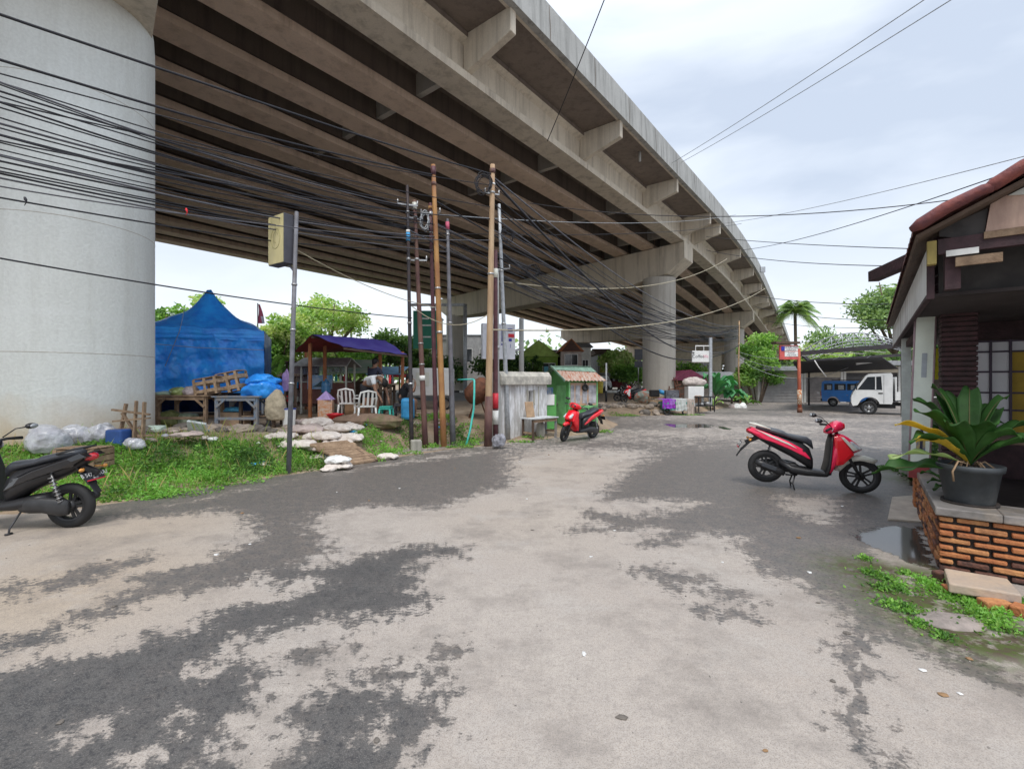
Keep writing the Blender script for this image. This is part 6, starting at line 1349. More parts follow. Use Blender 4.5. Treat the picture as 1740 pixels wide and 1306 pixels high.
t = wthing('brick_planter_wall', 'low wall of orange bricks with deep black joints and a grey slab top', 'wall', HB(1, .5, 0))
b = MB(); hbox(b, .03, 2.5, .03, .34, -.05, ph); hbox(b, .03, .34, .345, 2.2, -.05, ph); b.build('mortar_core', mMortar, t)
rr = random.Random(3); bs = [MB(), MB(), MB()]; rows = 8; rh = ph / rows
for r in range(rows):
    z0 = r * rh + .012; z1 = (r + 1) * rh - .010
    off = .11 if r % 2 else 0; u = -.0
    while u < 2.2:                                     # front face along b
        L_ = .225 if not (u == 0 and r % 2) else .115
        e = rr.uniform(-.004, .012); k = 2 if rr.random() < (.30 if r > 1 else .55) or r == rows - 1 and rr.random() < .6 else (1 if rr.random() < .4 else 0)
        w1 = min(u + L_ - .018, 2.2); hbox(bs[k], .0 - e, .06, u + .006, w1, z0 + rr.uniform(-.003, .003), z1 + rr.uniform(-.004, .002)); u += L_
    u = .07 if r % 2 else .0
    while u < 2.4:                                     # side face along a
        L_ = .225; e = rr.uniform(-.004, .012); k = 2 if rr.random() < .45 else (1 if rr.random() < .5 else 0)
        hbox(bs[k], max(u, .062) + .008, min(u + L_ - .018, 2.5), .0 - e, .06, z0, z1); u += L_
for k in range(3): bs[k].build('bricks', mBrk[k], t, bevel=.010, seg=2)
mSlabG = M('wet grey slab', (.24, .22, .21), .6, c2=(.12, .11, .10), sc=4, bump=.3, dirt=(.45, .36, .27), dirt_amt=.5)
b = MB(); hbox(b, -.03, 2.55, -.025, .40, ph + .002, ph + .075); hbox(b, -.03, .42, .402, 2.25, ph + .002, ph + .073); b.build('top_slab', mSlabG, t, bevel=.01)
# raised terrace behind
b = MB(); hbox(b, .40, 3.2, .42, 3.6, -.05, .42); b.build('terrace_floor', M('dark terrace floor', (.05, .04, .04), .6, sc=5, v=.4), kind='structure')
# step slab
P4 = [G(1604, 964, .13), G(1712, 982, .13), G(1737, 1010, .13), G(1612, 990, .13)]
b = MB(); n = [Vector((p.x, p.y, .13)) for p in P4]; lo = [p + Vector((0, 0, -.075)) for p in n]; b.add(n + lo, [(3, 2, 1, 0), (4, 5, 6, 7), (0, 1, 5, 4), (1, 2, 6, 5), (2, 3, 7, 6), (3, 0, 4, 7)])
b.build('stone_step', M('tan stone', (.52, .39, .28), .7, c2=(.42, .33, .26), sc=6, bump=.3, dirt=(.30, .27, .25), dirt_amt=.7), None, 'tan stone slab step at the foot of the brick planter wall', 'step', bevel=.012)
for i, (x, y, w) in enumerate(((1625, 1012, .16), (1690, 1035, .18), (1600, 985, .10), (1735, 1045, .12))):
    p = G(x, y, .0); b = MB(); b.box((p.x, p.y, .035), (w, .10, .075), -.4 + i * .3); b.build('loose_brick', mBrk[i % 3], None, 'loose dirty brick half sunk in moss beneath the stone step', 'brick', 'loose bricks under the stone step', bevel=.012)
p4 = [G(1516, 846), G(1566, 842), G(1568, 888), G(1508, 884)]; b = MB(); n = [Vector((p.x, p.y, .022)) for p in p4]; lo = [Vector((p.x, p.y, -.01)) for p in p4]; b.add(n + lo, [(3, 2, 1, 0), (4, 5, 6, 7), (0, 1, 5, 4), (1, 2, 6, 5), (2, 3, 7, 6), (3, 0, 4, 7)])
b.build('concrete_patch', M('pale screed', (.50, .44, .36), .8, c2=(.36, .31, .26), sc=5, bump=.3), None, 'pale concrete patch on the road beside the planter wall corner', 'patch', bevel=.008)
p4 = [G(1560, 1035), G(1620, 1040), G(1690, 1075), G(1660, 1090), G(1580, 1065)]; b = MB(); b.ball((0, 0, 0), (.24, .13, .035), 16, jit=.08, seed=4, T=Matrix.Translation(G(1615, 1056, .0))); b.build('worn_stone', M('worn grey stone', (.36, .30, .27), .85, c2=(.22, .19, .17), sc=7, bump=.5), None, 'flat worn grey stone half buried in moss near the picture edge', 'stone')
# side face base: moss clumps
rng = np.random.default_rng(21)
def clump(name, label, pts, n, size, h, mats=mWeed, spread=.12):
    C = []
    for (x, y, s_) in pts:
        p = G(x, y); k = int(n * s_ / sum(q[2] for q in pts)); r = spread * s_ * np.abs(rng.normal(size=k)); a = rng.uniform(0, 2 * PI, k); C.append(np.stack([p.x + r * np.cos(a), p.y + r * np.sin(a), rng.uniform(0, 1, k) ** 1.5 * h * s_], 1))
    return leafobj(name, np.concatenate(C), size, mats, rng=rng, keep=True, up=.5, aspect=.6, label=label, cat='weeds', kind='stuff')
clump('corner_weeds', 'small green weeds and moss on the ground below the planter wall', [(1478, 975, .7), (1505, 985, .8), (1500, 1000, .7), (1530, 1003, .9), (1515, 1030, .9), (1545, 1040, .8), (1570, 990, .8), (1590, 1002, 1.0), (1612, 1016, .9), (1650, 1030, 1), (1665, 1050, 1.2), (1690, 1065, 1.2), (1640, 1020, .9), (1730, 1030, .9), (1560, 1062, .6), (1600, 1082, .6), (1470, 950, .5), (1700, 1045, .9), (1540, 975, .5), (1720, 1020, .8), (1500, 795, .9), (1525, 800, 1), (1540, 790, 1.1)], 5200, .028, .05, spread=.085)
# banner
mBan = M('banner cream', (.74, .80, .71), .6, v=.1, sc=2, dirt=(.42, .45, .40), dirt_amt=.4)
bt = HB(2.25, .10, .5); bb0 = Vector((bt.x + .10, bt.y, ph + .0)); tp = Vector((bt.x + .16, bt.y - .05, 2.52))
def banner(name, label, c0, c1, w, mat, marks=True):
    t = wthing(name, label, 'banner', c0); ex = (b_ * .9 + a_ * .0).normalized(); up = (c1 - c0).normalized(); nr_ = ex.cross(up).normalized()
    L_ = (c1 - c0).length
    def pl(b, u0, u1, v0, v1, off, th=.006):
        o = c0 + nr_ * off; b.add([o + ex * u0 + up * v0, o + ex * u1 + up * v0, o + ex * u1 + up * v1, o + ex * u0 + up * v1, o + ex * u0 + up * v0 - nr_ * th, o + ex * u1 + up * v0 - nr_ * th, o + ex * u1 + up * v1 - nr_ * th, o + ex * u0 + up * v1 - nr_ * th], [(0, 1, 2, 3), (7, 6, 5, 4), (1, 0, 4, 5), (2, 1, 5, 6), (3, 2, 6, 7), (0, 3, 7, 4)])
    b = MB(); pl(b, -w / 2, w / 2, 0, L_, 0, .02); b.build('panel', mat, t)
    if marks:
        b = MB(); pl(b, -w / 2, w / 2, .0, .20, .006); b.build('red_foot', M('banner red', (.32, .05, .05), .6), t)
        b = MB(); pl(b, -w * .20, w * .25, .30, .56, .006); q = b.build('printed_picture', M('banner print', (.10, .12, .25), .5, c2=(.55, .42, .12), sc=16), t)
        b = MB(); pl(b, -w * .02, w * .12, .34, .66, .012); b.build('bottle_print', M('banner bottle', (.03, .03, .06), .4), q)
        b = MB(); pl(b, -w * .10, w * .16, 1.25, 1.55, .006); b.build('outline_print', M('faint ink', (.40, .44, .48), .6), t)
    b = MB(); [b.tube([c0 + ex * s * w / 2 - nr_ * .01, c1 + ex * s * w / 2 - nr_ * .01], .014, 8) for s in (-1, 1)]; b.build('edge_poles', M('faded pink edge', (.40, .28, .30), .6), t); return t
c0 = HB(1.75, .12, ph + .08); c0 = D(1561, 812, 5.75); c1 = D(1573, 538, 5.75)
banner('standing_banner', 'tall narrow cream banner with red foot and bottle picture at the planter end', c0, c1, .19, mBan)
c0 = D(1540, 815, 8.4); c0.z = 0; c1 = D(1540, 575, 8.4)
t = wthing('white_post', 'slender pale green-white roof post beyond the standing banner', 'post', c0); b = MB(); b.box((c0 + c1) / 2, (.13, .13, c1.z), R=HR); b.build('shaft', M('post paint', (.74, .80, .76), .6, sc=3, dirt=(.55, .58, .55), dirt_amt=.5), t); b = MB(); b.box(c0 + Vector((0, 0, .1)), (.2, .2, .2), R=HR); b.build('foot', mConcOld, t)
# little brick pier at the planter end
t = wthing('brick_pier', 'small brick pier under the standing banner at the far planter end', 'pier', HB(2.7, .15, 0)); b = MB(); 
for r in range(6): hbox(b, 2.55, 2.85, -.02, .26, r * .085 + .008, r * .085 + .078)
b.build('bricks', mBrk[0], t, bevel=.01); b = MB(); hbox(b, 2.57, 2.83, 0, .24, 0, .51); b.build('mortar', mMortar, t); b = MB(); hbox(b, 2.5, 2.9, -.05, .3, .513, .56); b.build('cap', mConcOld, t)
# house: fascia, roof, pillars
t = wthing('tiled_house', 'low open-fronted house with dark tiled roof and panelled fascia at the right edge', 'house', HB(4, 2, 0))
F0 = Vector((3.85, 4.3, 0)); FL = 8.2
F0 = F0 - a_ * .14
def FB(u, w, z): return F0 + a_ * u + b_ * w + Vector((0, 0, z))
def fbox(b, u0, u1, w0, w1, z0, z1, m=0): c = FB((u0 + u1) / 2, (w0 + w1) / 2, (z0 + z1) / 2); b.box(c, (abs(u1 - u0), abs(w1 - w0), z1 - z0), R=HR, m=m)
mFas = M('stained fascia', (.72, .74, .72), .7, c2=(.62, .62, .61), sc=3, stretch=(2.2, 2.2, .3), dirt=(.22, .17, .16), dirt_amt=.7)
rr = random.Random(5); b = MB(); u = .0
while u < FL - .1: q = min(u + .42, FL); fbox(b, u, q - .012, 0, .02 + rr.uniform(0, .008), 2.49 + rr.uniform(-.01, .015), 2.92); u += .42
b.build('fascia_panels', mFas, t)
mFrm = M('dark maroon timber', (.05, .022, .026), .7, sc=6, v=.4, bump=.3)
b = MB(); fbox(b, .0, FL, -.012, .03, 2.455, 2.485); fbox(b, -.035, -.003, -.012, .04, 2.44, 2.96); b.build('fascia_trim', mFrm, t)
# tiled roof: slope rises along +b from the eave, tile rolls run along the slope; verge tiles step at the front
mTile = M('old clay tile', (.22, .085, .06), .8, c2=(.10, .045, .045), sc=7, bump=.5, dirt=(.05, .04, .045), dirt_amt=.6); mTileEdge = M('verge tile', (.24, .065, .05), .75, c2=(.07, .028, .04), sc=5, bump=.4)
sl = math.tan(math.radians(27)); b = MB(); nu = 110; rows_ = 9; rl = .44; vs = []; fs = []
for r in range(rows_):
    w0 = -.12 + r * rl; k0 = len(vs)
    for i in range(nu + 1):
        u = -.38 + (FL + .5) * i / nu; roll = .035 * abs(math.sin(PI * u / .22)) 
        z0 = 2.96 + (w0 + .12) * sl; z1 = z0 + rl * sl * 1.06
        vs += [FB(u, w0, z0 + roll + .05), FB(u, w0 + rl * 1.06, z1 + roll - .005), FB(u, w0, z0 + roll + .012)]
    for i in range(nu): q = k0 + i * 3; fs += [(q, q + 3, q + 4, q + 1), (q + 2, q + 5, q + 3, q)]
b.add(vs, fs, 0, False); b.build('roof_tiles', mTile, t)
b = MB()
for r in range(rows_):   # barrel verge tiles
    w0 = -.14 + r * rl; z0 = 2.99 + (w0 + .12) * sl
    b.tube([FB(-.38, w0, z0 + .02), FB(-.38, w0 + .06, z0 + .055), FB(-.38, w0 + rl * .5, z0 + rl * .5 * sl + .045), FB(-.38, w0 + rl, z0 + rl * sl + .03), FB(-.38, w0 + rl * 1.12, z0 + rl * 1.12 * sl + .01)], [(.04, .025), (.07, .05), (.07, .05), (.062, .042), (.055, .038)], 12)
b.build('verge_tiles', mTileEdge, t)
b = MB(); z0 = 2.93; vs = [FB(-.34, -.09, z0), FB(FL, -.09, z0), FB(FL, 3.8, z0 + 3.89 * sl), FB(-.34, 3.8, z0 + 3.89 * sl)]; b.add(vs, [(0, 1, 2, 3)]); o = b.build('roof_underside', mWoodDk, t); o.modifiers.new('s', 'SOLIDIFY').thickness = .03
b = MB()
for k in range(9): u = .05 + k * .95; b.beam(FB(u, .06, z0 - .05 + .13 * sl), FB(u, 3.7, z0 - .05 + 3.77 * sl), .06, .09)
b.build('rafters', mFrm, t)
b = MB(); b.beam(D(1484, 470, 6.0) + Vector((0, 0, .0)), D(1556, 438, 5.2), .12, .13); b.build('jutting_beam', mFrm, t, label='dark beam jutting out past the eave')
b = MB(); fbox(b, -.18, -.12, .05, 2.6, 2.80, 2.93); fbox(b, -.12, 0, .10, .2, 2.5, 3.0); b.build('front_tie_beam', mFrm, t)
# gable boards at the front
def tri(b, pts, u=-.16, th=.02):
    n = len(pts); vs = [FB(u, w, z) for w, z in pts] + [FB(u + th, w, z) for w, z in pts]; b.add(vs, [tuple(range(n)), tuple(range(2 * n - 1, n - 1, -1))] + [(i, i + n, (i + 1) % n + n, (i + 1) % n) for i in range(n)])
b = MB(); tri(b, [(.06, 2.96), (.33, 2.88), (.36, 3.14), (.06, 3.02)]); tri(b, [(.1, 2.5), (3.2, 2.5), (3.2, 4.3), (.1, 2.95)], .35); b.build('gable_infill', M('gable boards and interior shade', (.055, .05, .048), .8, c2=(.03, .027, .027), sc=6), t)  # dark back panel added across the opening, interior shade put into its colour
b = MB(); tri(b, [(.34, 2.94), (1.7, 2.94), (1.7, 2.98), (.46, 3.21), (.37, 3.16)], -.185); b.build('gable_curtain', M('torn pinkish sheet', (.52, .36, .28), .7, c2=(.36, .24, .19), sc=4, stretch=(3, 3, .5)), t)
b = MB(); tri(b, [(.47, 3.205), (1.7, 2.99), (1.7, 3.80)], -.20); b.build('gable_panel', M('pale grey panel', (.55, .55, .50), .6, sc=3), t)
b = MB(); fbox(b, -.20, -.12, -.02, .04, 2.72, 2.92); b.build('yellow_bracket', M('yellowed board', (.35, .27, .08), .7), t); b = MB(); fbox(b, -.2, -.18, .10, .30, 2.77, 2.82); b.build('white_board', mWhSt, t)
b = MB(); fbox(b, -.2, -.1, .33, 3, 2.88, 2.935); fbox(b, -.19, -.16, .16, .44, 2.68, 2.755); b.build('gable_batten', mWood, t)
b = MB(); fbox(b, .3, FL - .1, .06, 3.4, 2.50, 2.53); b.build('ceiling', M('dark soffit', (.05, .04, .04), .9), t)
# brick pillar
px = D(1627, 600, 5.55); t2 = t
mBrkD = M('dark glazed brick', (.06, .018, .022), .6, c2=(.03, .011, .013), sc=9, bump=.4)
b = MB(); k = 24
k = 36
for r in range(k): z = .42 + r * .0585; e = .004 * (r % 3); b.box((px.x, px.y, z + .026), (.31 + e, .31 + e, .047), R=HR)
b.build('brick_pillar', mBrkD, t, bevel=.008); b = MB(); b.box((px.x, px.y, 1.5), (.285, .285, 2.14), R=HR); b.build('pillar_core', mMortar, t)
# window wall
wc = Vector((6.35, 6.35, 0))
mFrP = M('purple-black frame', (.035, .015, .045), .5); mPan = M('frosted pane', (.62, .62, .66), .35, v=.06, sc=2); mYW = M('ochre board', (.42, .28, .03), .7, sc=3, v=.2)
ea = math.atan2(b_.y, b_.x); RB = Matrix.Rotation(ea, 3, 'Z')
def wbx(b, w0, w1, z0, z1, off, th): c = wc + b_ * ((w0 + w1) / 2) - a_ * off + Vector((0, 0, (z0 + z1) / 2)); b.box(c, (w1 - w0, th, z1 - z0), R=RB)
cols = [-.20, .025, .215, .405, .595, .785, .975]; rws = [1.42, 1.60, 1.82, 2.02, 2.22, 2.30]
cols = [-.26, -.03, .145, .33, .515, .70, .885]; rws = [1.02, 1.32, 1.55, 1.83, 2.10, 2.24]
wf = MB(); [wbx(wf, c - .012, c + .012, 1.0, 2.26, .03, .04) for c in cols]; [wbx(wf, cols[0], cols[-1], r - .011, r + .011, .028, .036) for r in rws]; wfo = wf.build('window', mFrP, t)
for i in range(len(cols) - 1):
    for j in range(len(rws) - 1):
        b = MB(); wbx(b, cols[i] + .013, cols[i + 1] - .013, rws[j] + .012, rws[j + 1] - .012, .01, .01); b.build('pane', mYW if (i >= 3 and j < 4) else mPan, wfo)
b = MB(); wbx(b, -.30, 2.4, .35, 1.0, -.02, .08); wbx(b, -.30, 2.4, 2.27, 2.6, -.02, .08); wbx(b, .90, 2.4, .35, 2.6, .0, .08); b.build('dark_wall', mFrm, t)
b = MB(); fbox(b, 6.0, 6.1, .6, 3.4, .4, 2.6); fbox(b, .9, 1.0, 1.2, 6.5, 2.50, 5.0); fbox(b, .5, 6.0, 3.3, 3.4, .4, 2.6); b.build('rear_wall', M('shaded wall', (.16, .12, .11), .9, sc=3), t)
b = MB(); fbox(b, 2.6, 5.6, .10, .18, 2.32, 2.42); b.build('lintel', mFrm, t)
# yellow cloth + grey boards between banner and pillar
p = D(1590, 618, 9.2); b = MB(); b.box(p, (.24, .02, .62), R=RB); b.build('yellow_sign', M('bright yellow sheet', (.62, .58, .02), .6, sc=5), None, 'bright yellow hanging sheet between the banner and the brick pillar', 'sheet')
p = D(1590, 672, 9.6); t = wthing('grey_hoarding', 'grey timber boards under the bright yellow sheet', 'boards', p); b = MB(); [b.box(p + Vector((0, 0, .3 - k * .22)), (1.1, .03, .2), R=RB) for k in range(4)]; b.build('boards', M('grey timber', (.26, .24, .22), .85, sc=5), t); b = MB(); [b.box(p + Vector((s, .03, -.1)), (.06, .05, 1.0), R=RB) for s in (-.5, .5)]; b.build('posts', mWoodDk, t)
# dark table inside
c = Vector((5.15, 4.55, 0)); t = wthing('dark_table', 'dark wooden table in the shade behind the potted plant', 'table', c + Vector((0, 0, .42))); b = MB(); b.box(c + Vector((0, 0, 1.12)), (1.2, .7, .05), R=RB); b.build('table_top', mWoodDk, t, bevel=.01)
for sx in (-.5, .5):
    for sy in (-.28, .28): b = MB(); b.box(c + b_ * sx + a_ * sy + Vector((0, 0, .76)), (.07, .07, .68), R=RB); b.build('leg', mWoodDk, t)
# potted bird's nest fern
pc = D(1647, 840, 4.30); pc.z = ph + .078
t = wthing('potted_fern', 'big dark grey pot with a broad wavy-leaved fern on the planter wall', 'potted plant', pc)
mPot = M('dark grey pot', (.045, .052, .058), .55, v=.3, sc=5, dirt=(.12, .12, .11), dirt_amt=.4)
b = MB(); b.lathe([(.001, 0), (.165, 0), (.172, .02), (.215, .30), (.235, .305), (.240, .355), (.225, .36), (.205, .33), (.001, .31)], tuple(pc), 40); b.build('pot', mPot, t)
b = MB(); b.lathe([(.001, .0), (.17, .0), (.20, .02), (.20, -.005), (.001, -.004)], (pc.x, pc.y, pc.z - .002), 30); b.build('saucer', mMortar, t)
b = MB(); b.lathe([(.001, .345), (.10, .345), (.20, .32)], tuple(pc), 20); b.build('soil', mMortar, t)
def frond(name, root, d, L_, W, rise, droop, mat, wav=.03, seed=0, label=None, twist=0):
    d = Vector(d).normalized(); side = d.cross(Vector((0, 0, 1))).normalized(); n = 26; m = 8; vs = []
    for i in range(n + 1):
        s = i / n; p = Vector(root) + d * (L_ * (s ** 1.15) * .95) + Vector((0, 0, rise * math.sin(min(s * 1.5, 1.57)) * 1.0 - droop * s ** 3))
        w = W * (max(.10, math.sin(PI * min(.985, .04 + .96 * s ** 1.25)) ** .8)) if s < .999 else .002
        sd = (side + Vector((0, 0, twist * s))).normalized()
        for j in range(-m // 2, m // 2 + 1):
            q = j / (m / 2); wv_ = wav * abs(q) * math.sin(17 * s + (2.1 if q > 0 else 0) + seed) * (.4 + s)
            vs.append(p + sd * (q * w / 2) + Vector((0, 0, .28 * w * abs(q) + wv_)) + d * (.4 * wv_))
    k = m + 1; b = MB(); b.add(vs, [(i * k + j, i * k + j + 1, (i + 1) * k + j + 1, (i + 1) * k + j) for i in range(n) for j in range(m)], 0, True)
    o = b.build(name, mat, t, label=label); md = o.modifiers.new('s', 'SOLIDIFY'); md.thickness = .003
    b = MB(); mid = [vs[i * k + m // 2] + Vector((0, 0, .004)) for i in range(n)]; b.tube(mid, [.008 * (1 - .7 * i / n) for i in range(n)], 5); b.build('midrib', mRib, o); return o
mRib = M('leaf rib', (.13, .12, .04), .6)
rt = pc + Vector((0, 0, .34)); rr = random.Random(4)
for i, (az, L_, W, ri, dr__, mt) in enumerate(((-178, .62, .20, .30, .10, 0), (-150, .50, .17, .40, .02, 0), (170, .48, .19, .46, .0, 0), (140, .42, .20, .55, .0, 0), (95, .32, .20, .60, .0, 0), (60, .40, .20, .58, .0, 0), (20, .50, .20, .50, .02, 0), (-8, .58, .17, .40, .05, 0), (-40, .55, .16, .30, .1, 0), (-110, .42, .17, .42, .05, 0), (-75, .40, .16, .36, .08, 0), (45, .30, .15, .66, 0, 0), (120, .30, .14, .68, 0, 0), (-20, .30, .16, .6, 0, 0))):
    frond('leaf', rt, (math.cos(math.radians(az)), math.sin(math.radians(az)), 0), L_ * .98, W * 1.12, ri * 1.08, dr__, mPlant, .020, i, twist=.2 * math.sin(i * 2))
frond('leaf', rt, (-1, .15, 0), .66, .17, .40, .02, mPlantY, .018, 31, 'yellowed orange leaf'); frond('leaf', rt, (-1, -.05, 0), .55, .13, .28, .05, mPlantY, .018, 35, 'yellowed orange leaf')
frond('leaf', rt - Vector((0, 0, .05)), (-1, .35, 0), .80, .17, .04, .10, mPlant, .03, 37, twist=.5); frond('leaf', rt, (-1, .12, 0), .72, .09, .16, .1, leafmat('pale leaf', (.28, .36, .16)), .02, 39, 'pale bleached leaf')
b = MB(); 
for i in range(16): a = rr.uniform(0, 6.3); r = rr.uniform(.08, .2); b.tube([rt + Vector((.03 * math.cos(a), .03 * math.sin(a), 0)), rt + Vector((r * .6 * math.cos(a), r * .6 * math.sin(a), .05)), rt + Vector((r * math.cos(a), r * math.sin(a), -.01))], .005, 4)
b.tube([rt + Vector((-.05, -.05, .02)), rt + Vector((-.2, -.1, .06)), rt + Vector((-.27, -.12, -.03)), rt + Vector((-.24, -.1, -.12))], .008, 6); b.build('dry_roots', M('dry root', (.30, .20, .12), .9), t)
def smallplant(name, label, c, n, L_, seed, h=.2, mats=mPlant):
    global t
    t = wthing(name, label, 'plant', c); rr = random.Random(seed)
    b = MB(); b.tube([c, c + Vector((0, 0, h))], .02, 6); b.build('stem', mTrunk, t)
    for i in range(n): az = 2 * PI * i / n + rr.uniform(-.3, .3); frond('leaf', c + Vector((0, 0, h)), (math.cos(az), math.sin(az), 0), L_ * rr.uniform(.7, 1.1), L_ * .28, L_ * rr.uniform(.2, .7), L_ * .2, mats, .01, seed + i)
smallplant('leafy_plant', 'low leafy plant hanging over the planter beside the pot', HB(.7, .15, ph + .08), 7, .26, 60, .05)
smallplant('leafy_plant', 'broad-leaved plant growing behind the standing banner', HB(3.3, .4, .0), 9, .55, 70, .9)
smallplant('leafy_plant', 'small leafy plant at the ground by the brick pier foot', G(1548, 822), 6, .22, 80, .04)
C = []; rng = np.random.default_rng(33)
for i in range(9): p = HB(4.2 + .5 * i, .75, .1) ; k = 420; C.append(np.stack([p.x + rng.normal(0, .16, k), p.y + rng.normal(0, .16, k), rng.uniform(.05, .95, k) * (.6 + .4 * math.sin(i * 2))], 1))
leafobj('side_hedge', np.concatenate(C), .09, mGreenD, rng=rng, keep=True, label='straggly green hedge along the far side of the tiled house', cat='hedge', up=.3)
# ---------------------------------------------------------------- trees
def tree(name, label, x, ytop, Z, wpx, mats, n=4500, size=.35, seed=0, base=None, hfrac=.6, cat='tree', group=None, flat=1.0, trunk=True, open_=.5):
    rng = np.random.default_rng(seed); rr = random.Random(seed)
    g = gz(*D(x, 648, Z).xy) if base is None else base; p = D(x, ytop, Z); top = p.z; X = p.x; R = wpx / 2 / F * Z; Hc = (top - g) * hfrac
    t = wthing(name, label, cat, (X, Z, g), group)
    lim = []; b = MB(); fork = Vector((X, Z, g + (top - g) * (1 - hfrac) * .9))
    if trunk:
        b.tube([(X + rr.uniform(-.1, .1), Z, g - .1), fork.lerp(Vector((X, Z, g)), .5) + Vector((rr.uniform(-.1, .1), 0, 0)), fork], [R * .10, R * .08, R * .065], 10)
        for i in range(7):
            a = 2 * PI * i / 7 + rr.uniform(-.3, .3); e = Vector((X + R * .7 * math.cos(a), Z + R * .7 * math.sin(a), g + (top - g) * (1 - hfrac) + Hc * rr.uniform(.3, .8))); m = fork.lerp(e, .5) + Vector((0, 0, -.1 * R)); b.tube([fork, m, e], [R * .05, R * .035, R * .012], 6)
        b.build('trunk', mTrunk, t)
    # clumps on the crown's shell
    nc = max(10, int(26 * flat)); cl = []
    for i in range(nc):
        a = rng.uniform(0, 2 * PI); e = rng.uniform(-.35, 1.0); q = math.sqrt(max(0, 1 - min(abs(e), 1) ** 2)); rad = rng.uniform(.45, .85)
        cl.append((X + R * rad * q * math.cos(a), Z + R * rad * q * math.sin(a), g + (top - g) * (1 - hfrac) + Hc * (.45 + .45 * e * rad + rng.uniform(-.05, .05)), R * rng.uniform(.22, .40)))
    k = n // nc; C = []
    for cx, cy, cz, r in cl:
        d = rng.normal(size=(k, 3)); d /= np.linalg.norm(d, axis=1)[:, None]; rad = r * (1 + .25 * rng.normal(size=k)[:, None] * open_)
        q = d * rad; q[:, 2] *= .75; C.append(q + np.array([cx, cy, cz]))
    C = np.concatenate(C); C[:, 2] = np.maximum(C[:, 2], g + .05)
    leafobj('crown', C, size, mats, t, rng=rng, up=.15, aspect=.55)
    return t
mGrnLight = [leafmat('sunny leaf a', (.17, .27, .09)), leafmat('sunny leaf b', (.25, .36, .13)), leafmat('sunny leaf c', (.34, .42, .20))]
tree('tree', 'round dark green tree just right of the big column, behind the tent', 282, 505, 40, 75, mGreenL, 2600, .38, 1)
tree('tree', 'tall narrow green tree rising behind the blue tent peak', 352, 478, 42, 72, mGrnLight, 3600, .40, 2, hfrac=.75)
tree('tree', 'pale green tree left of the slim sign post behind the tent', 478, 528, 45, 80, mGrnLight, 3000, .42, 3)
tree('tree', 'wide airy pale green tree above the stall awning', 562, 502, 50, 120, mGrnLight, 4600, .42, 4, hfrac=.5, open_=1.0)
tree('tree', 'low bright green tree behind the right end of the awning', 520, 545, 47, 110, mGrnLight, 3500, .42, 5, hfrac=.8)
tree('tree', 'dark bushy tree behind the purple awning near the poles', 655, 552, 54, 95, mGreenD, 3600, .48, 6, hfrac=.85)
tree('tree', 'dark green bushy tree between the poles and the green road sign', 700, 565, 57, 60, mGreenD, 2600, .5, 7, hfrac=.85)
tree('tree', 'dense green shrubby tree behind the food cart', 600, 578, 51, 120, mGreenL, 3600, .46, 8, hfrac=.9)
tree('tree', 'green tree seen low between the tent and the banana plants', 455, 565, 44, 70, mGreenL, 2500, .38, 9, hfrac=.9)
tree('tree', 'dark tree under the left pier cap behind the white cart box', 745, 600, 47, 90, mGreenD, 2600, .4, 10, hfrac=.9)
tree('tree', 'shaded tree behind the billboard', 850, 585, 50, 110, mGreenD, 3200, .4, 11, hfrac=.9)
tree('tree', 'slim dark conifer-like tree in front of the lime green house', 912, 596, 52, 20, mGreenD, 1200, .28, 12, hfrac=.9)
tree('tree', 'light feathery tree between the far pier and the nearer pier', 1052, 588, 62, 60, mGrnLight, 3200, .42, 13, hfrac=.7)
tree('tree', 'bright green bushy tree left of the nearest far pier', 1068, 612, 55, 60, mGreenL, 3000, .36, 14, hfrac=.9)
tree('tree', 'tree seen past the pier behind the cafe sign', 1170, 605, 75, 70, mGreenL, 2200, .5, 15, hfrac=.9)
tree('vine_tree', 'dense vine-covered tree beside the bamboo pole and shuttered shop', 1288, 546, 37.5, 72, mGreenL + [mGrnLight[1]], 10000, .25, 16, hfrac=1.0, open_=.8)
tree('tree', 'bright green rounded tree left of the palm foot, above the canopy', 1395, 572, 58, 80, mGrnLight, 3600, .42, 17, base=0, hfrac=.8)
tree('tree', 'hazy olive tree beyond the middle of the steel canopy', 1412, 552, 82, 90, mFar, 3600, .6, 18, base=0, hfrac=.8)
tree('tree', 'pale far tree low behind the right half of the canopy', 1468, 556, 78, 100, mFar, 3600, .6, 19, base=0, hfrac=.8)
tree('tree', 'tall feathery tree just left of the tiled roof', 1520, 455, 46, 120, mFar, 6000, .40, 20, base=0, hfrac=.62, open_=1.2)
tree('tree', 'green tree filling the gap under the canopy behind the truck', 1450, 600, 44, 120, mGreenL, 3200, .32, 21, base=0, hfrac=.9)
tree('tree', 'dark tree behind the house posts', 1590, 560, 40, 110, mGreenD, 3600, .35, 22, base=0, hfrac=.8)
# far wood closing the horizon
rng = np.random.default_rng(44); C = []
for x in range(-900, 2700, 26):
    for Z in (135,): 
        p = D(x + rng.uniform(-10, 10), 0, Z + rng.uniform(-12, 12)); h = rng.uniform(7, 13); k = 210; d = rng.normal(size=(k, 3)); C.append(np.array([p.x, p.y, h * .5]) + d * np.array([3.0, 3.0, h * .26]))
C = np.concatenate(C); C[:, 2] = np.abs(C[:, 2])
leafobj('distant_woods', C, 1.6, mFar, rng=rng, keep=True, aspect=.7, label='hazy band of distant woodland along the horizon', cat='woods', kind='stuff')
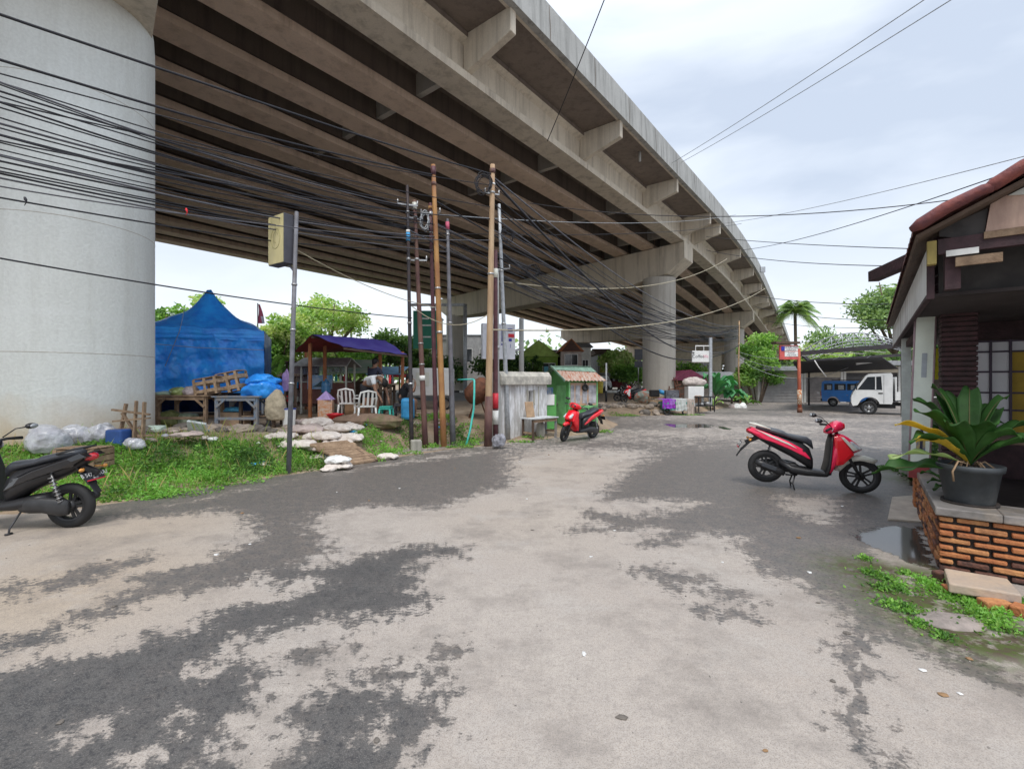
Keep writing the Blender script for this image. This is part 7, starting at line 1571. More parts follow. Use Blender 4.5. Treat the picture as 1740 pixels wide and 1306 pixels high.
# palm
def palm(label, x, ytop, Z, R, hb, seed, n=22):
    t = wthing('palm_tree', label, 'palm', (D(x, 0, Z).x, Z, hb)); rr = random.Random(seed); c = D(x, ytop, Z); c.z -= R * .95
    b = MB(); b.tube([(c.x + .3, Z, 0), (c.x + .1, Z, c.z * .5), c], [.32, .22, .2], 10); b.build('trunk', mTrunk, t)
    V = []; Fc = []; base = 0
    for i in range(n):
        az = 2 * PI * i / n + rr.uniform(-.2, .2); el = -.35 + 1.85 * ((i * 7) % n) / n; d = Vector((math.cos(az), math.sin(az), 0)); sd = Vector((-math.sin(az), math.cos(az), 0)); L_ = R * rr.uniform(.85, 1.15); pts = []
        for k in range(13):
            s = k / 12; pts.append(c + d * (L_ * s * math.cos(el * .7) * (1 - .15 * s)) + Vector((0, 0, L_ * (math.sin(el) * s - (.62 + .12 * el) * s * s))))
        for k in range(1, 13):
            for q in (-1, 1):
                for j in range(2):
                    p = pts[k - 1].lerp(pts[k], j * .5); ll = L_ * .34 * math.sin(PI * (.12 + .85 * k / 12)) ; e = p + sd * (q * ll * .8) + Vector((0, 0, -ll * .55)) + d * ll * .25; w = d * (L_ * .028)
                    V += [p - w, p + w, e]; Fc.append((base, base + 1, base + 2)); base += 3
    npmesh('crown', np.array([tuple(v) for v in V]), np.array(Fc), mFar[1], t)
palm('tall royal palm with drooping fronds beyond the end of the flyover', 1351, 484, 66, 3.7, 0, 1, 36)
# banana and big-leaf plants
def bigleaf(name, label, x, Z, n, L_, hh, seed, base=None, mat=None, cat='plant'):
    global t
    g = DZ(x, Z) if base is None else Vector((D(x, 0, Z).x, Z, base)); t = wthing(name, label, cat, g); rr = random.Random(seed); b = MB(); b.tube([g, g + Vector((.05, 0, hh))], [.09, .05], 8); b.build('stem', mTrunk, t)
    for i in range(n): az = rr.uniform(0, 6.28); frond('leaf', g + Vector((0, 0, hh * rr.uniform(.5, 1))), (math.cos(az), math.sin(az), 0), L_ * rr.uniform(.5, 1), L_ * rr.uniform(.25, .36), L_ * rr.uniform(.2, .9), L_ * .3, mat or mGreenL[i % 3], .03, seed + i)
bigleaf('banana_plant', 'banana plant with upright leaves right of the blue tent', 468, 19, 9, 1.6, 1.2, 1); bigleaf('banana_plant', 'smaller banana plant beside the slim sign post behind the tarpaulin', 490, 18.5, 7, 1.2, .9, 2); bigleaf('banana_plant', 'banana plant partly hidden by the right side of the blue tent', 452, 21, 8, 1.5, 1.3, 3)
mBig = leafmat('big blue-green leaf', (.08, .24, .11))
bigleaf('elephant_ear_plant', 'broad blue-green elephant-ear plant right of the cafe sign post', 1216, 30, 12, 2.0, 1.0, 5, mat=mBig); bigleaf('elephant_ear_plant', 'second broad-leaved plant between the elephant-ear plant and the vine tree', 1243, 31.5, 11, 1.6, .8, 6, mat=mBig); bigleaf('leafy_shrub', 'small dark leafy shrub at the edge of the shuttered shop', 1268, 34, 12, 1.2, .6, 7); bigleaf('leafy_shrub', 'yellowish green shrub at the foot of the cafe sign post', 1212, 27.5, 10, .7, .3, 8, mat=mGrnLight[1])
# bamboo fence
t = wthing('bamboo_fence', 'pale bamboo fence among the banana plants', 'fence', DZ(470, 22)); b = MB()
for i in range(26): p = DZ(446 + i * 2.4, 22); b.tube([p, p + Vector((0, 0, 1.5 + .1 * math.sin(i * 3)))], .035, 6)
b.build('canes', mWoodPale, t); b = MB(); a = DZ(445, 21.9); c = DZ(510, 21.9); [b.beam(a + Vector((0, 0, z)), c + Vector((0, 0, z)), .03, .05) for z in (.5, 1.2)]; b.build('rails', mWood, t)

# ---------------------------------------------------------------- buildings
def house(name, label, x0, x1, ytop, Z, dep, mw, mr, roof='flat', rise=.8, wins=(), base=.6, doors=(), gable_mat=None, over=.3, rz=0):
    """front wall at depth Z between photo columns; wins = (u0, u1, v0, v1, material)"""
    A = D(x0, 0, Z); C_ = D(x1, 0, Z); zt = D(0, ytop, Z).z; cx = (A.x + C_.x) / 2; W = C_.x - A.x; t = wthing(name, label, 'building', (cx, Z + dep / 2, base))
    b = MB(); b.box((cx, Z + dep / 2, (zt + base) / 2), (W, dep, zt - base)); w = b.build('wall', mw, t)
    if roof == 'gable':
        b = MB(); b.prism([(cx - W / 2 - over, zt + .004), (cx + W / 2 + over, zt + .004), (cx, zt + rise)], Z - over, Z + dep + over); b.build('roof', mr, t)
        if gable_mat: b = MB(); b.prism([(cx - W / 2 + .1, zt + .05), (cx + W / 2 - .1, zt + .05), (cx, zt + rise - .12)], Z - over - .05, Z - over - .01); b.build('gable', gable_mat, t)
    elif roof == 'lean':
        b = MB(); b.add([(cx - W / 2 - over, Z - 1, zt - .1), (cx + W / 2 + over, Z - 1, zt - .1), (cx + W / 2 + over, Z + dep, zt + rise), (cx - W / 2 - over, Z + dep, zt + rise)], [(0, 1, 2, 3)]); o = b.build('roof', mr, t); o.modifiers.new('s', 'SOLIDIFY').thickness = .08
    elif roof == 'side':
        b = MB(); b.prism([(Z - over, zt + .004), (Z + dep + over, zt + .004), (Z + dep / 2, zt + rise)], cx - W / 2 - over, cx + W / 2 + over, plane='YZ'); b.build('roof', mr, t)
    else: b = MB(); b.box((cx, Z + dep / 2, zt + .07), (W + .3, dep + .3, .14)); b.build('roof', mr, t)
    for (u0, u1, v0, v1, mt) in wins:
        xa, xb = cx - W / 2 + W * u0, cx - W / 2 + W * u1; za, zb_ = base + (zt - base) * v0, base + (zt - base) * v1
        b = MB(); fw = .07
        for q in ((xa, xb, zb_, zb_ + fw), (xa, xb, za - fw, za), (xa - fw, xa, za - fw, zb_ + fw), (xb, xb + fw, za - fw, zb_ + fw), ((xa + xb) / 2 - .025, (xa + xb) / 2 + .025, za, zb_)): b.box(((q[0] + q[1]) / 2, Z - .04, (q[2] + q[3]) / 2), (q[1] - q[0], .08, q[3] - q[2]))
        wo = b.build('window', mWhiteP, t); b = MB(); b.box(((xa + xb) / 2, Z - .012, (za + zb_) / 2), (xb - xa, .02, zb_ - za)); b.build('pane', mt, wo)
    return t
mWl = M('white plaster', (.62, .61, .57), .85, sc=2, v=.12, dirt=(.35, .33, .30), dirt_amt=.5); mCrW = M('cream plaster', (.52, .46, .36), .85, sc=2, v=.15, dirt=(.30, .26, .2), dirt_amt=.4); mLime = M('lime plaster', (.24, .38, .06), .8, sc=2, v=.2); mGry = M('grey plaster', (.30, .30, .30), .85, sc=2, v=.2)
mRfR = M('orange clay roof', (.42, .15, .06), .8, sc=6, v=.35, bump=.3); mRfG = M('grey sheet roof', (.30, .31, .32), .7, sc=4, v=.2); mDk = M('dark opening', (.02, .02, .022), .6)
house('far_building', 'white two-storey building behind the poles beneath the green road sign', 700, 768, 578, 58, 8, mWl, mGry, wins=((.25, .36, .35, .55, mGlass), (.25, .36, .68, .85, mGlass), (.6, .72, .68, .85, mGlass)))
house('far_building', 'beige flat-topped building tucked under the left pier cap', 706, 742, 535, 66, 6, mCrW, mGry, wins=((.2, .5, .8, .95, mGlass),))
house('far_building', 'grey building behind the left pier column', 745, 840, 570, 70, 8, mGry, mRfG, wins=((.1, .25, .5, .75, mGlass), (.4, .6, .5, .75, mGlass), (.75, .92, .5, .75, mGlass)))
t = house('lime_house', 'lime green house with wide gabled front right of the grey post', 882, 948, 606, 55, 8, mLime, M('lime sheet', (.30, .42, .10), .7, sc=3), roof='gable', rise=2.0, gable_mat=M('lime gable', (.36, .50, .12), .8, sc=2), wins=((.06, .28, .05, .8, mDk), (.36, .5, .05, .8, mDk), (.62, .92, .05, .8, mDk)))
b = MB(); p = D(928, 0, 54.9); b.box((p.x, 54.88, 2.2), (.5, .06, 2.6)); b.build('blue_pillar', M('sky blue paint', (.16, .48, .60), .7), t)
house('far_building', 'grey stepped building right behind the lime green house', 915, 955, 596, 66, 6, mGry, mRfG, wins=((.3, .5, .6, .8, mGlass),))
t = house('far_building', 'cream house with steep dark gable and orange roof band', 953, 988, 597, 54, 7, M('pinkish plaster', (.48, .40, .36), .85, sc=2), mRfR, roof='gable', rise=1.5, gable_mat=M('dark brown gable', (.10, .05, .04), .8), wins=((.25, .75, .25, .6, M('bluish pane', (.20, .25, .32), .3)), (.2, .8, .66, .92, mGlass)))
house('far_building', 'pale house with dark doorway between the orange roof and the far pier', 984, 1004, 590, 58, 6, mWl, mRfG, roof='side', rise=.8, wins=((.3, .75, .2, .7, mDk),))
t = house('shop_building', 'dark grey shop with yellow signboard beyond the far pier', 1016, 1040, 602, 66, 6, mGry, mWoodDk, roof='side', rise=1.0, wins=((.1, .8, .48, .66, mDk), (.1, .8, .06, .3, mDk)))
p = D(1030, 628, 64); b = MB(); b.box(p, (1.7, .2, .8)); b.build('yellow_signboard', M('mustard sign', (.45, .38, .08), .6, sc=4), t)
t = wthing('dark_sign_panels', 'two stacked dark square panels on a post left of the nearer pier', 'sign', D(1084, 648, 50)); b = MB(); p = D(1085, 602, 50); b.box(p, (.85, .12, 1.15)); b.build('upper_panel', mSignS, t); b = MB(); p2 = D(1085, 618.5, 50); b.box(p2, (.85, .12, .65)); b.build('lower_panel', mSignS, t); b = MB(); b.tube([(p.x, p.y + .1, .3), (p.x, p.y + .1, p.z + .6)], .05, 8); b.build('post', mMetal, t)
house('far_building', 'cream building seen past the nearer pier behind the cafe sign', 1148, 1226, 598, 84, 8, mCrW, mGry, wins=((.1, .3, .4, .7, mGlass), (.5, .7, .4, .7, mGlass)), base=.2)
t = house('maroon_roof_stall', 'low stall with maroon tent-like roof behind the white cabinet cart', 1148, 1196, 646, 33, 2.5, mWoodDk, M('maroon cloth roof', (.18, .03, .07), .7, sc=3, bump=.4), roof='gable', rise=.75, base=.3)
t = house('low_shed', 'long low shed with dark corrugated eaves left of the vine tree', 1196, 1262, 640, 40, 3, M('shed wall', (.38, .33, .30), .85, sc=3), mRfG, roof='lean', rise=.5, base=.3)
# shutter shops
mShut = M('grey roller shutter', (.36, .35, .34), .6, sc=2, v=.15, dirt=(.22, .20, .18), dirt_amt=.5)
def shop(name, label, x0, x1, ys, yt, Z, mw, shut):
    A = D(x0, 0, Z); C_ = D(x1, 0, Z); zt = D(0, yt, Z).z; zs = D(0, ys, Z).z; cx = (A.x + C_.x) / 2; W = C_.x - A.x; t = wthing(name, label, 'shop', (cx, Z + 2, 0))
    b = MB(); b.box((cx, Z + 2.1, zt / 2), (W, 4, zt)); b.build('wall', mw, t); b = MB(); b.box((cx, Z - .3, zt + .22), (W + .4, 2.0, .34)); b.build('flat_canopy', mRfG, t)
    b = MB(); b.box((cx, Z + .03, zt - .28), (W - .3, .1, .5)); b.build('sign_band', mCrW, t)
    b = MB(); nsl = 18
    for i in range(nsl): b.box((cx, Z + .05 + -.05 * (i % 2), zs * (i + .5) / nsl), (W - .4, .03, zs / nsl - .004))
    so = b.build('shutter', shut, t); b = MB(); [b.box((cx + s, Z + .02, zs * .38), (.22, .04, .05)) for s in (-.4, .4)]; b.build('handle', mMetal, so)
    for s in (-1, 1): b = MB(); b.box((cx + s * (W / 2 - .1), Z + .02, zt / 2), (.2, .14, zt)); b.build('pilaster', mWl, t)
    return t
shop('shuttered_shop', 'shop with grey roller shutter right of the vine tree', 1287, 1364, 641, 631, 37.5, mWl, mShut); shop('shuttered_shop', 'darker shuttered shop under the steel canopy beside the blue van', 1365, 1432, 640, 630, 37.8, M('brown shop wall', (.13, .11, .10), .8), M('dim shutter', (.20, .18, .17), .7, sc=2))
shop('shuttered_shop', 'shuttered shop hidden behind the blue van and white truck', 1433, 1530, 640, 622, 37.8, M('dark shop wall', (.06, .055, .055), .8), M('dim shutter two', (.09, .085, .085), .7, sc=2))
# steel canopy
t = wthing('steel_canopy', 'dark arched steel canopy frame spanning from the red post to the house', 'canopy', D(1450, 648, 30)); mStl = M('dark steel', (.05, .045, .05), .6); b = MB()
P0 = Vector((D(1360, 0, 25.5).x, 25.5, 3.25)); P1 = Vector((D(1548, 0, 22).x, 22.5, 3.45)); R0 = Vector((P0.x + 5.6, 33.5, 3.2)); R1 = Vector((P1.x + 9, 32.5, 3.6))
b.beam(P0, P1, .12, .22); b.beam(R0, R1, .12, .2); b.beam(P0, R0, .12, .2); b.beam(P1, R1, .12, .2); b.build('edge_beams', mStl, t)
b = MB(); n = 9
def bow(p, q, rise, r=.035, k=18):
    b.tube([p.lerp(q, i / k) + Vector((0, 0, rise * math.sin(PI * (i / k)) ** .8)) for i in range(k + 1)], r, 6)
for j in range(5): f = j / 4; bow(P0.lerp(R0, f), P1.lerp(R1, f), .85, .028)
for i in range(n): f = i / n; b.tube([P0.lerp(P1, f) + Vector((0, 0, .85 * math.sin(PI * f) ** .8)), R0.lerp(R1, f) + Vector((0, 0, .85 * math.sin(PI * f) ** .8))], .025, 5); b.tube([P0.lerp(P1, f), P0.lerp(P1, f) + Vector((0, 0, .85 * math.sin(PI * f) ** .8))], .02, 5)
for i in range(n): f = i / n; b.tube([P0.lerp(P1, f), P0.lerp(P1, (i + 1) / n) + Vector((0, 0, .8 * math.sin(PI * (i + 1) / n) ** .8))], .02, 5)
b.build('bow_trusses', mGalv, t)
b = MB(); b.add([tuple(P0 + Vector((.3, 1.2, -.40))), tuple(P1 + Vector((0, 1.2, -.5))), tuple(R1 + Vector((0, 1, -.95))), tuple(R0 + Vector((0, 1, -.85)))], [(0, 1, 2, 3)]); o = b.build('inner_awning', M('dark netting', (.03, .03, .032), .9), t); o.modifiers.new('s', 'SOLIDIFY').thickness = .05
b = MB(); [b.beam(P0.lerp(P1, f) + Vector((0, .3, -.12)), P0.lerp(P1, f + .2) + Vector((0, .3, -.28)), .04, .04) for f in (.05, .3, .5, .7)]; b.beam(D(1455, 618, 27), D(1500, 612, 27), .06, .12); b.build('light_batten', mWhiteP, t)
for q in (P1, R0, R1): b = MB(); b.tube([(q.x, q.y, 0), q], .06, 8); b.build('post', mStl, t)
# red post
p = D(1359, 0, 25.3); g0_ = Vector((p.x, p.y, 0)); zt = D(0, 592, 25.3).z; t = wthing('red_post', 'orange-red rusting steel post with torn posters holding the canopy corner', 'post', g0_)
b = MB(); b.tube([g0_, (p.x - .03, p.y, zt / 2), (p.x - .06, p.y, zt)], [.105, .09, .085], 10); b.build('shaft', M('orange red paint', (.50, .12, .05), .65, c2=(.34, .08, .05), sc=6, dirt=(.10, .05, .04), dirt_amt=.6), t); b = MB(); b.tube([(p.x - .01, p.y, .45), (p.x - .02, p.y, 1.25)], .112, 10); b.build('posters', M('torn posters', (.60, .52, .40), .8, c2=(.45, .16, .06), sc=11, sharp=.1), t); b = MB(); b.tube([(p.x, p.y, 0), (p.x, p.y, .28)], .13, 10); b.build('foot', mRust, t)
b = MB(); b.tube([D(1384, 612, 25), D(1390, 622, 25), D(1404, 640, 25)], .03, 6); b.build('loose_pipe', mWhiteP, None, 'white bent pipe hanging from the canopy right of the red post', 'pipe')
# red shop sign
p = D(1340, 598.5, 25.2); t = wthing('red_sign', 'small faded red sign with rows of white lettering fixed to the red post', 'sign', p); b = MB(); b.box(p, (1.02, .08, .78)); b.build('board', M('faded red', (.58, .10, .09), .6, sc=3, v=.25), t)
b = MB(); b.box(p + Vector((.08, -.05, .20)), (.78, .015, .26)); b.build('white_band', mWhSt, t, bevel=0); b = MB(); b.box(p + Vector((.12, -.05, -.10)), (.72, .015, .26)); b.build('white_band', mWhSt, t); b = MB(); b.box(p + Vector((-.34, -.062, .20)), (.18, .01, .24)); b.build('blue_mark', mBB, t)
mInk = M('grey ink', (.16, .14, .18), .7); fx = lambda o_: frameT(p + Vector(o_), (1, 0, 0), (0, 0, 1))
text('WARUNG', .17, mInk, t, fx((.12, -.062, .26))); text('MAKAN', .15, mInk, t, fx((.12, -.062, .13))); text('BAKSO', .13, mInk, t, fx((.12, -.062, -.04))); text('MIE AYAM', .11, mInk, t, fx((.12, -.062, -.16)))
b = MB(); b.box(p + Vector((-.1, .1, .52)), (1.3, .5, .12)); b.build('sheet_hood', mWoodDk, t)
# cafe sign on grey post
p = D(1190, 605.5, 27); t = wthing('cafe_sign', 'small white coffee sign hung from a grey galvanised post', 'sign', D(1207, 648, 27)); b = MB(); b.box(p, (1.0, .10, .66)); b.build('board', mWhiteP, t, bevel=.01)
text('Coffee', .26, mSignS, t, frameT(p + Vector((-.14, -.055, .0)), (1, 0, 0), (0, 0, 1))); text('life', .26, M('pink ink', (.70, .30, .38), .6), t, frameT(p + Vector((.30, -.055, .0)), (1, 0, 0), (0, 0, 1)))
q = D(1207, 575, 27); b = MB(); b.box((q.x, q.y, q.z / 2 + .15), (.16, .16, q.z - .2)); b.build('post', mGalv, t); b = MB(); b.beam(p + Vector((-.3, 0, .62)), Vector((q.x, q.y, p.z + .62)), .05, .06); [b.beam(p + Vector((x_, 0, .3)), p + Vector((x_, 0, .63)), .03, .03) for x_ in (-.28, .2)]; b.build('hanger', mWhiteP, t)
# ---------------------------------------------------------------- under-flyover clutter
def at_(x, y, h=.34): v = G(x, y, h); return v
p = at_(1156, 700, .05); p = Vector((D(1154, 0, 23.4).x, 23.4, .0)); t = wthing('covered_cart', 'low cart covered with a purple cloth and a hanging pale sheet', 'cart', p)
b = MB(); b.box(p + Vector((-.05, .3, .62)), (1.55, .8, .10)); b.box(p + Vector((-.1, .3, .42)), (1.3, .7, .34)); b.build('tray', M('teal board', (.10, .28, .24), .7, sc=4), t)
def cloth(x0, x1, z0, z1, mt, nm, sd):
    b = MB(); drape(b, (p.x + x0, p.y - .13, 0), (p.x + x1, p.y - .13, 0), z0, z1, n=20, k=8, amp=.05, seed=sd, flare=-.04); b.add([(p.x + x0, p.y - .12, z0), (p.x + x1, p.y - .12, z0), (p.x + x1, p.y + .72, z0 + .02), (p.x + x0, p.y + .72, z0 + .02)], [(0, 1, 2, 3)]); b.build(nm, mt, t)
cloth(-.88, -.20, .80, .34, M('purple print cloth', (.30, .03, .42), .7, c2=(.22, .05, .50), sc=3, dirt=(.60, .50, .65), dirt_amt=.6), 'purple_cloth', 1); cloth(-.20, .40, .81, .22, M('pale grey sheet', (.52, .55, .53), .8, sc=4, v=.15), 'pale_sheet', 2); cloth(.36, .72, .80, .0, M('dingy curtain', (.45, .38, .33), .8, sc=5), 'curtain', 3)
for sx in (-.62, .3):
    b = MB(); b.lathe([(.10, -.03), (.17, -.03), (.17, .03), (.10, .03)], (0, 0, 0), 16, axis='Y', closed=True, T=Matrix.Translation(p + Vector((sx, -.02, .17)))); b.build('wheel', mBlack, t)
p = Vector((D(1183, 0, 25).x, 25, .34)); t = wthing('white_cabinet_cart', 'tall white cabinet with rounded roll of bedding on top, behind the covered cart', 'cabinet', p); b = MB(); b.box(p + Vector((0, .3, .55)), (.85, .6, 1.1)); b.build('cabinet', mWhiteP, t, bevel=.02); b = MB(); b.box(p + Vector((.1, -.01, .40)), (.35, .02, .4)); b.build('picture', M('brown print', (.35, .15, .08), .7, c2=(.5, .4, .3), sc=8), t)
lump(p + Vector((0, .3, 1.32)), (.62, .34, .26), M('bedding', (.50, .44, .40), .85, sc=4, v=.25), 71, 'bedding_roll', 'rolled dirty white bedding on top of the tall white cabinet', 'bedding', jit=.12)
p = Vector((D(1200, 0, 24.6).x, 24.6, .1)); t = wthing('stove_stand', 'sooty black stove stand with pots right of the covered cart', 'stove', p); b = MB(); b.box(p + Vector((0, .2, .78)), (.95, .6, .05)); [b.box(p + Vector((sx, sy, .38)), (.05, .05, .78)) for sx in (-.42, .42) for sy in (-.05, .45)]; b.box(p + Vector((0, .2, .3)), (.85, .5, .04)); b.build('frame', mBlack, t)
for i, (dx, dz, r) in enumerate(((0.1, .34, .17), (-.2, .34, .12), (.25, .34, .1))): b = MB(); b.lathe([(.001, 0), (r, 0), (r * 1.05, r * .9), (r * .8, r * 1.2), (.001, r * 1.25)], (p.x + dx, p.y + .1, p.z + dz - .02), 16); b.build('cooking_pot', mMetal, None, 'dull cooking pot on the lower shelf of the sooty stove stand', 'pot', 'pots on the stove stand')
p = Vector((D(1150, 0, 26).x, 26, .34)); t = wthing('scrap_rack', 'rust-red leaning iron rack and crates between the pier and the white cabinet', 'rack', p); b = MB()
for (x0, z0, x1, z1) in ((-.5, 0, -.35, 1.1), (.1, 0, -.1, 1.6), (.3, 0, .05, 1.5), (-.5, .9, .5, 1.0), (-.4, .5, .6, .7), (.5, 0, .5, 1.1), (-.1, 1.1, .3, 1.2)): b.beam(p + Vector((x0, 0, z0)), p + Vector((x1, .2, z1)), .05, .05)
b.build('bars', mRust, t); b = MB(); b.box(p + Vector((-.25, .1, .62)), (.75, .3, .5)); b.build('grey_crate', M('slate crate', (.16, .17, .20), .7, sc=9, v=.5), t, bevel=.01)
p = Vector((D(1122, 0, 27).x, 27, .34)); b = MB(); b.box(p + Vector((0, 0, .22)), (1.3, .5, .14)); b.box(p + Vector((-.1, .1, .42)), (1.1, .4, .12)); [b.box(p + Vector((s, 0, .07)), (.1, .5, .14)) for s in (-.5, 0, .5)]; b.build('pallet', mWoodPale, None, 'stack of wooden pallets at the foot of the nearer pier', 'pallet', bevel=.01)
b = MB(); b.box(p + Vector((-.35, 0, .68)), (.5, .4, .38)); b.build('black_box', mBlack, None, 'black box standing on the left end of the pallets', 'box', bevel=.03); b = MB(); b.tube([p + Vector((-.1, 0, .80)), p + Vector((.25, 0, .68)), p + Vector((.62, 0, .42))], [.12, .13, .08], 10); b.build('blue_roll', mBlueSt, None, 'blue plastic roll sloping down from the black box on the pallets', 'roll')
p = Vector((D(1097, 0, 28).x, 28, .34)); lump(p + Vector((0, 0, .35)), (.55, .35, .42), M('teal grey sacks', (.18, .30, .28), .7, c2=(.35, .14, .08), sc=5), 72, 'sack_heap', 'heap of teal and orange sacks between the far scooter and the pallets', 'sack heap', jit=.2)
for i, (x, r, m_) in enumerate(((1243, .22, mSackP), (1252, .24, mWhSt), (1262, .28, mWhitePl))): q = G(x, 688, .03); q = Vector((D(x, 0, 30).x, 30, gz(D(x, 0, 30).x, 30))); lump(q + Vector((0, 0, r * .6)), (r, r * .8, r * (1.1 if i < 2 else 1.5)), m_, 80 + i, 'white_bag', ['small pinkish bag, leftmost of three below the elephant-ear plants', 'middle white bag below the elephant-ear plants', 'tallest white bag, rightmost of three by the vine tree'][i], 'bag', jit=.12)
q = G(1281, 697); b = MB(); b.lathe([(.001, .012), (.36, .012), (.42, 0)], (q.x, q.y, .0), 20, sy=.6); b.build('manhole_cover', mBlack, None, 'dark round patch in the road below the shuttered shop', 'manhole')
q = D(1030, 675, 30); t = wthing('white_post', 'thin white post on the ground under the flyover left of the far scooter', 'post', (q.x, q.y, .34)); b = MB(); b.tube([(q.x, q.y, .3), (q.x, q.y, 2.9)], .06, 8); b.build('shaft', mWhiteP, t); b = MB(); b.tube([(q.x, q.y, .3), (q.x, q.y, 1.1)], .075, 8); b.build('black_foot', mBlack, t)
q = D(1019, 660, 44); b = MB(); b.lathe([(.3, 0), (.36, 1.0), (.33, 1.1), (.001, 1.12)], (q.x, q.y, .6), 14); b.build('yellow_bin', M('yellow bin', (.55, .42, .04), .5), None, 'yellow rubbish bin at the foot of the far pier', 'bin')
# far scooter
rp = Vector((D(1090, 0, 29).x, 29, .35)); fp = Vector((D(1062, 0, 28.6).x, 28.6, .35)); scooter('parked_scooter', 'small distant red motor scooter parked left of the nearer pier', rp, fp, mRedP, mWhiteP, mBlkP, steer=.1, plate='B 3120 KDN')
rp = Vector((D(1082, 0, 31).x, 31, .35)); scooter('parked_scooter', 'dark scooter half hidden behind the distant red one', rp, rp + Vector((-1.2, .3, 0)), mBlkP, mBlkP, mBlkP, plate='B 6093 SJB')

# ---------------------------------------------------------------- vehicles
def arch(cx, cz, r, a0=0, a1=180, n=10): return [(cx + r * math.cos(math.radians(a0 + (a1 - a0) * i / n)), cz + r * math.sin(math.radians(a0 + (a1 - a0) * i / n))) for i in range(n + 1)]
def vwheel(t, x, y, R=.33, w=.2, rim=None):
    b = MB(); b.lathe([(R - .12, -w / 2), (R - .02, -w / 2), (R, -w / 2 + .02), (R, w / 2 - .02), (R - .02, w / 2), (R - .12, w / 2)], (x, y, R), 32, axis='Y', closed=True); wo = b.build('wheel', mBlack, t)
    b = MB(); s = -1 if y < 0 else 1; b.lathe([(.001, s * .04), (.07, s * .06), (.09, s * .02), (R - .14, s * .03), (R - .11, s * .09), (R - .11, -s * .05), (.001, -s * .05)], (x, y, R), 24, axis='Y'); b.build('rim', rim or mMetal, wo)
    b = MB(); [b.box((x + .12 * math.cos(a), y + s * .05, R + .12 * math.sin(a)), (.05, .05, .05)) for a in [i * PI / 3 for i in range(6)]]; b.build('rim_hole', mBlack, wo)
def truck(label, loc, rz):
    """small cab-over truck, local +x forward"""
    t = thing('parked_truck', label, 'truck', loc, rz); W = .82
    # cab side outline with wheel arch, windscreen raked
    # real silhouette: nose forward at x=2.0
    prof = [(-.05, .50), (.42, .50)] + arch(.78, .42, .40, 168, 12)[0:] + [(1.22, .42), (1.40, .38), (1.46, .55), (1.45, .85), (1.36, 1.08), (.92, 1.80), (.80, 1.90), (-.02, 1.94), (-.08, 1.86), (-.08, .6)]
    b = MB(); b.prism(prof, -W, W); b.build('cab', mWhiteP, t, bevel=.03)
    b = MB()
    for s in (-1, 1): b.prism([(.30, 1.16), (1.22, 1.16), (.84, 1.76), (.34, 1.78)], s * (W + .004) - .006, s * (W + .004) + .006)
    b.build('side_window', mGlass, t); b = MB()
    n0 = [(1.365, 1.10), (.935, 1.79)]; b.add([(1.375, -.72, 1.12), (1.375, .72, 1.12), (.955, .68, 1.78), (.955, -.68, 1.78)], [(0, 1, 2, 3)]); b.build('windscreen', mGlass, t)
    b = MB(); [b.prism([(.52, 1.17), (.56, 1.17), (.56, 1.76), (.52, 1.76)], s * (W + .016) - .006, s * (W + .016) + .006) for s in (-1, 1)]; b.build('window_bar', mWhiteP, t)
    b = MB(); [b.beam((.24, s * (W + .006), .52), (.24, s * (W + .006), 1.84), .008, .008, up=(0, 1, 0)) for s in (-1, 1)]; [b.box((.36, s * (W + .012), 1.0), (.16, .02, .05)) for s in (-1, 1)]; b.build('door_handle', mBlack, t)
    b = MB(); b.box((1.44, 0, .40), (.14, 1.62, .16)); b.build('bumper', mSignS, t, bevel=.02); 
    for s in (-1, 1): b = MB(); b.box((1.45, s * .60, .72), (.06, .3, .16)); b.build('headlight', mClearL, t, bevel=.02); b = MB(); b.beam((1.2, s * .86, 1.5), (1.25, s * 1.0, 1.35), .02, .02); b.box((1.26, s * 1.0, 1.3), (.05, .03, .3)); b.build('mirror', mBlack, t)
    b = MB(); b.box((1.455, 0, .8), (.02, .7, .1)); b.build('grille', mSignS, t)
    b = MB(); b.box((-1.3, 0, .48), (3.0, .7, .14)); b.box((.6, 0, .40), (1.6, 1.2, .2)); b.build('chassis', mBlack, t)
    b = MB(); b.box((-1.55, 0, .66), (2.75, 1.6, .06)); b.build('cargo_bed', mSignS, t); b = MB(); [b.box((-1.55, s * .8, .86), (2.75, .04, .36)) for s in (-1, 1)]; b.box((-.20, 0, 1.2), (.05, 1.6, 1.1)); b.build('side_boards', mWhiteP, t)
    for x in (.78, -1.75):
        for s in (-1, 1): vwheel(t, x, s * .70, .31, .18, mMetal)
    return t
c = D(1486, 0, 24.2); truck('white cab-over truck facing left under the steel canopy', (c.x + .75, 24.2, 0), math.radians(145)).scale = (1.1, 1.1, 1.1)
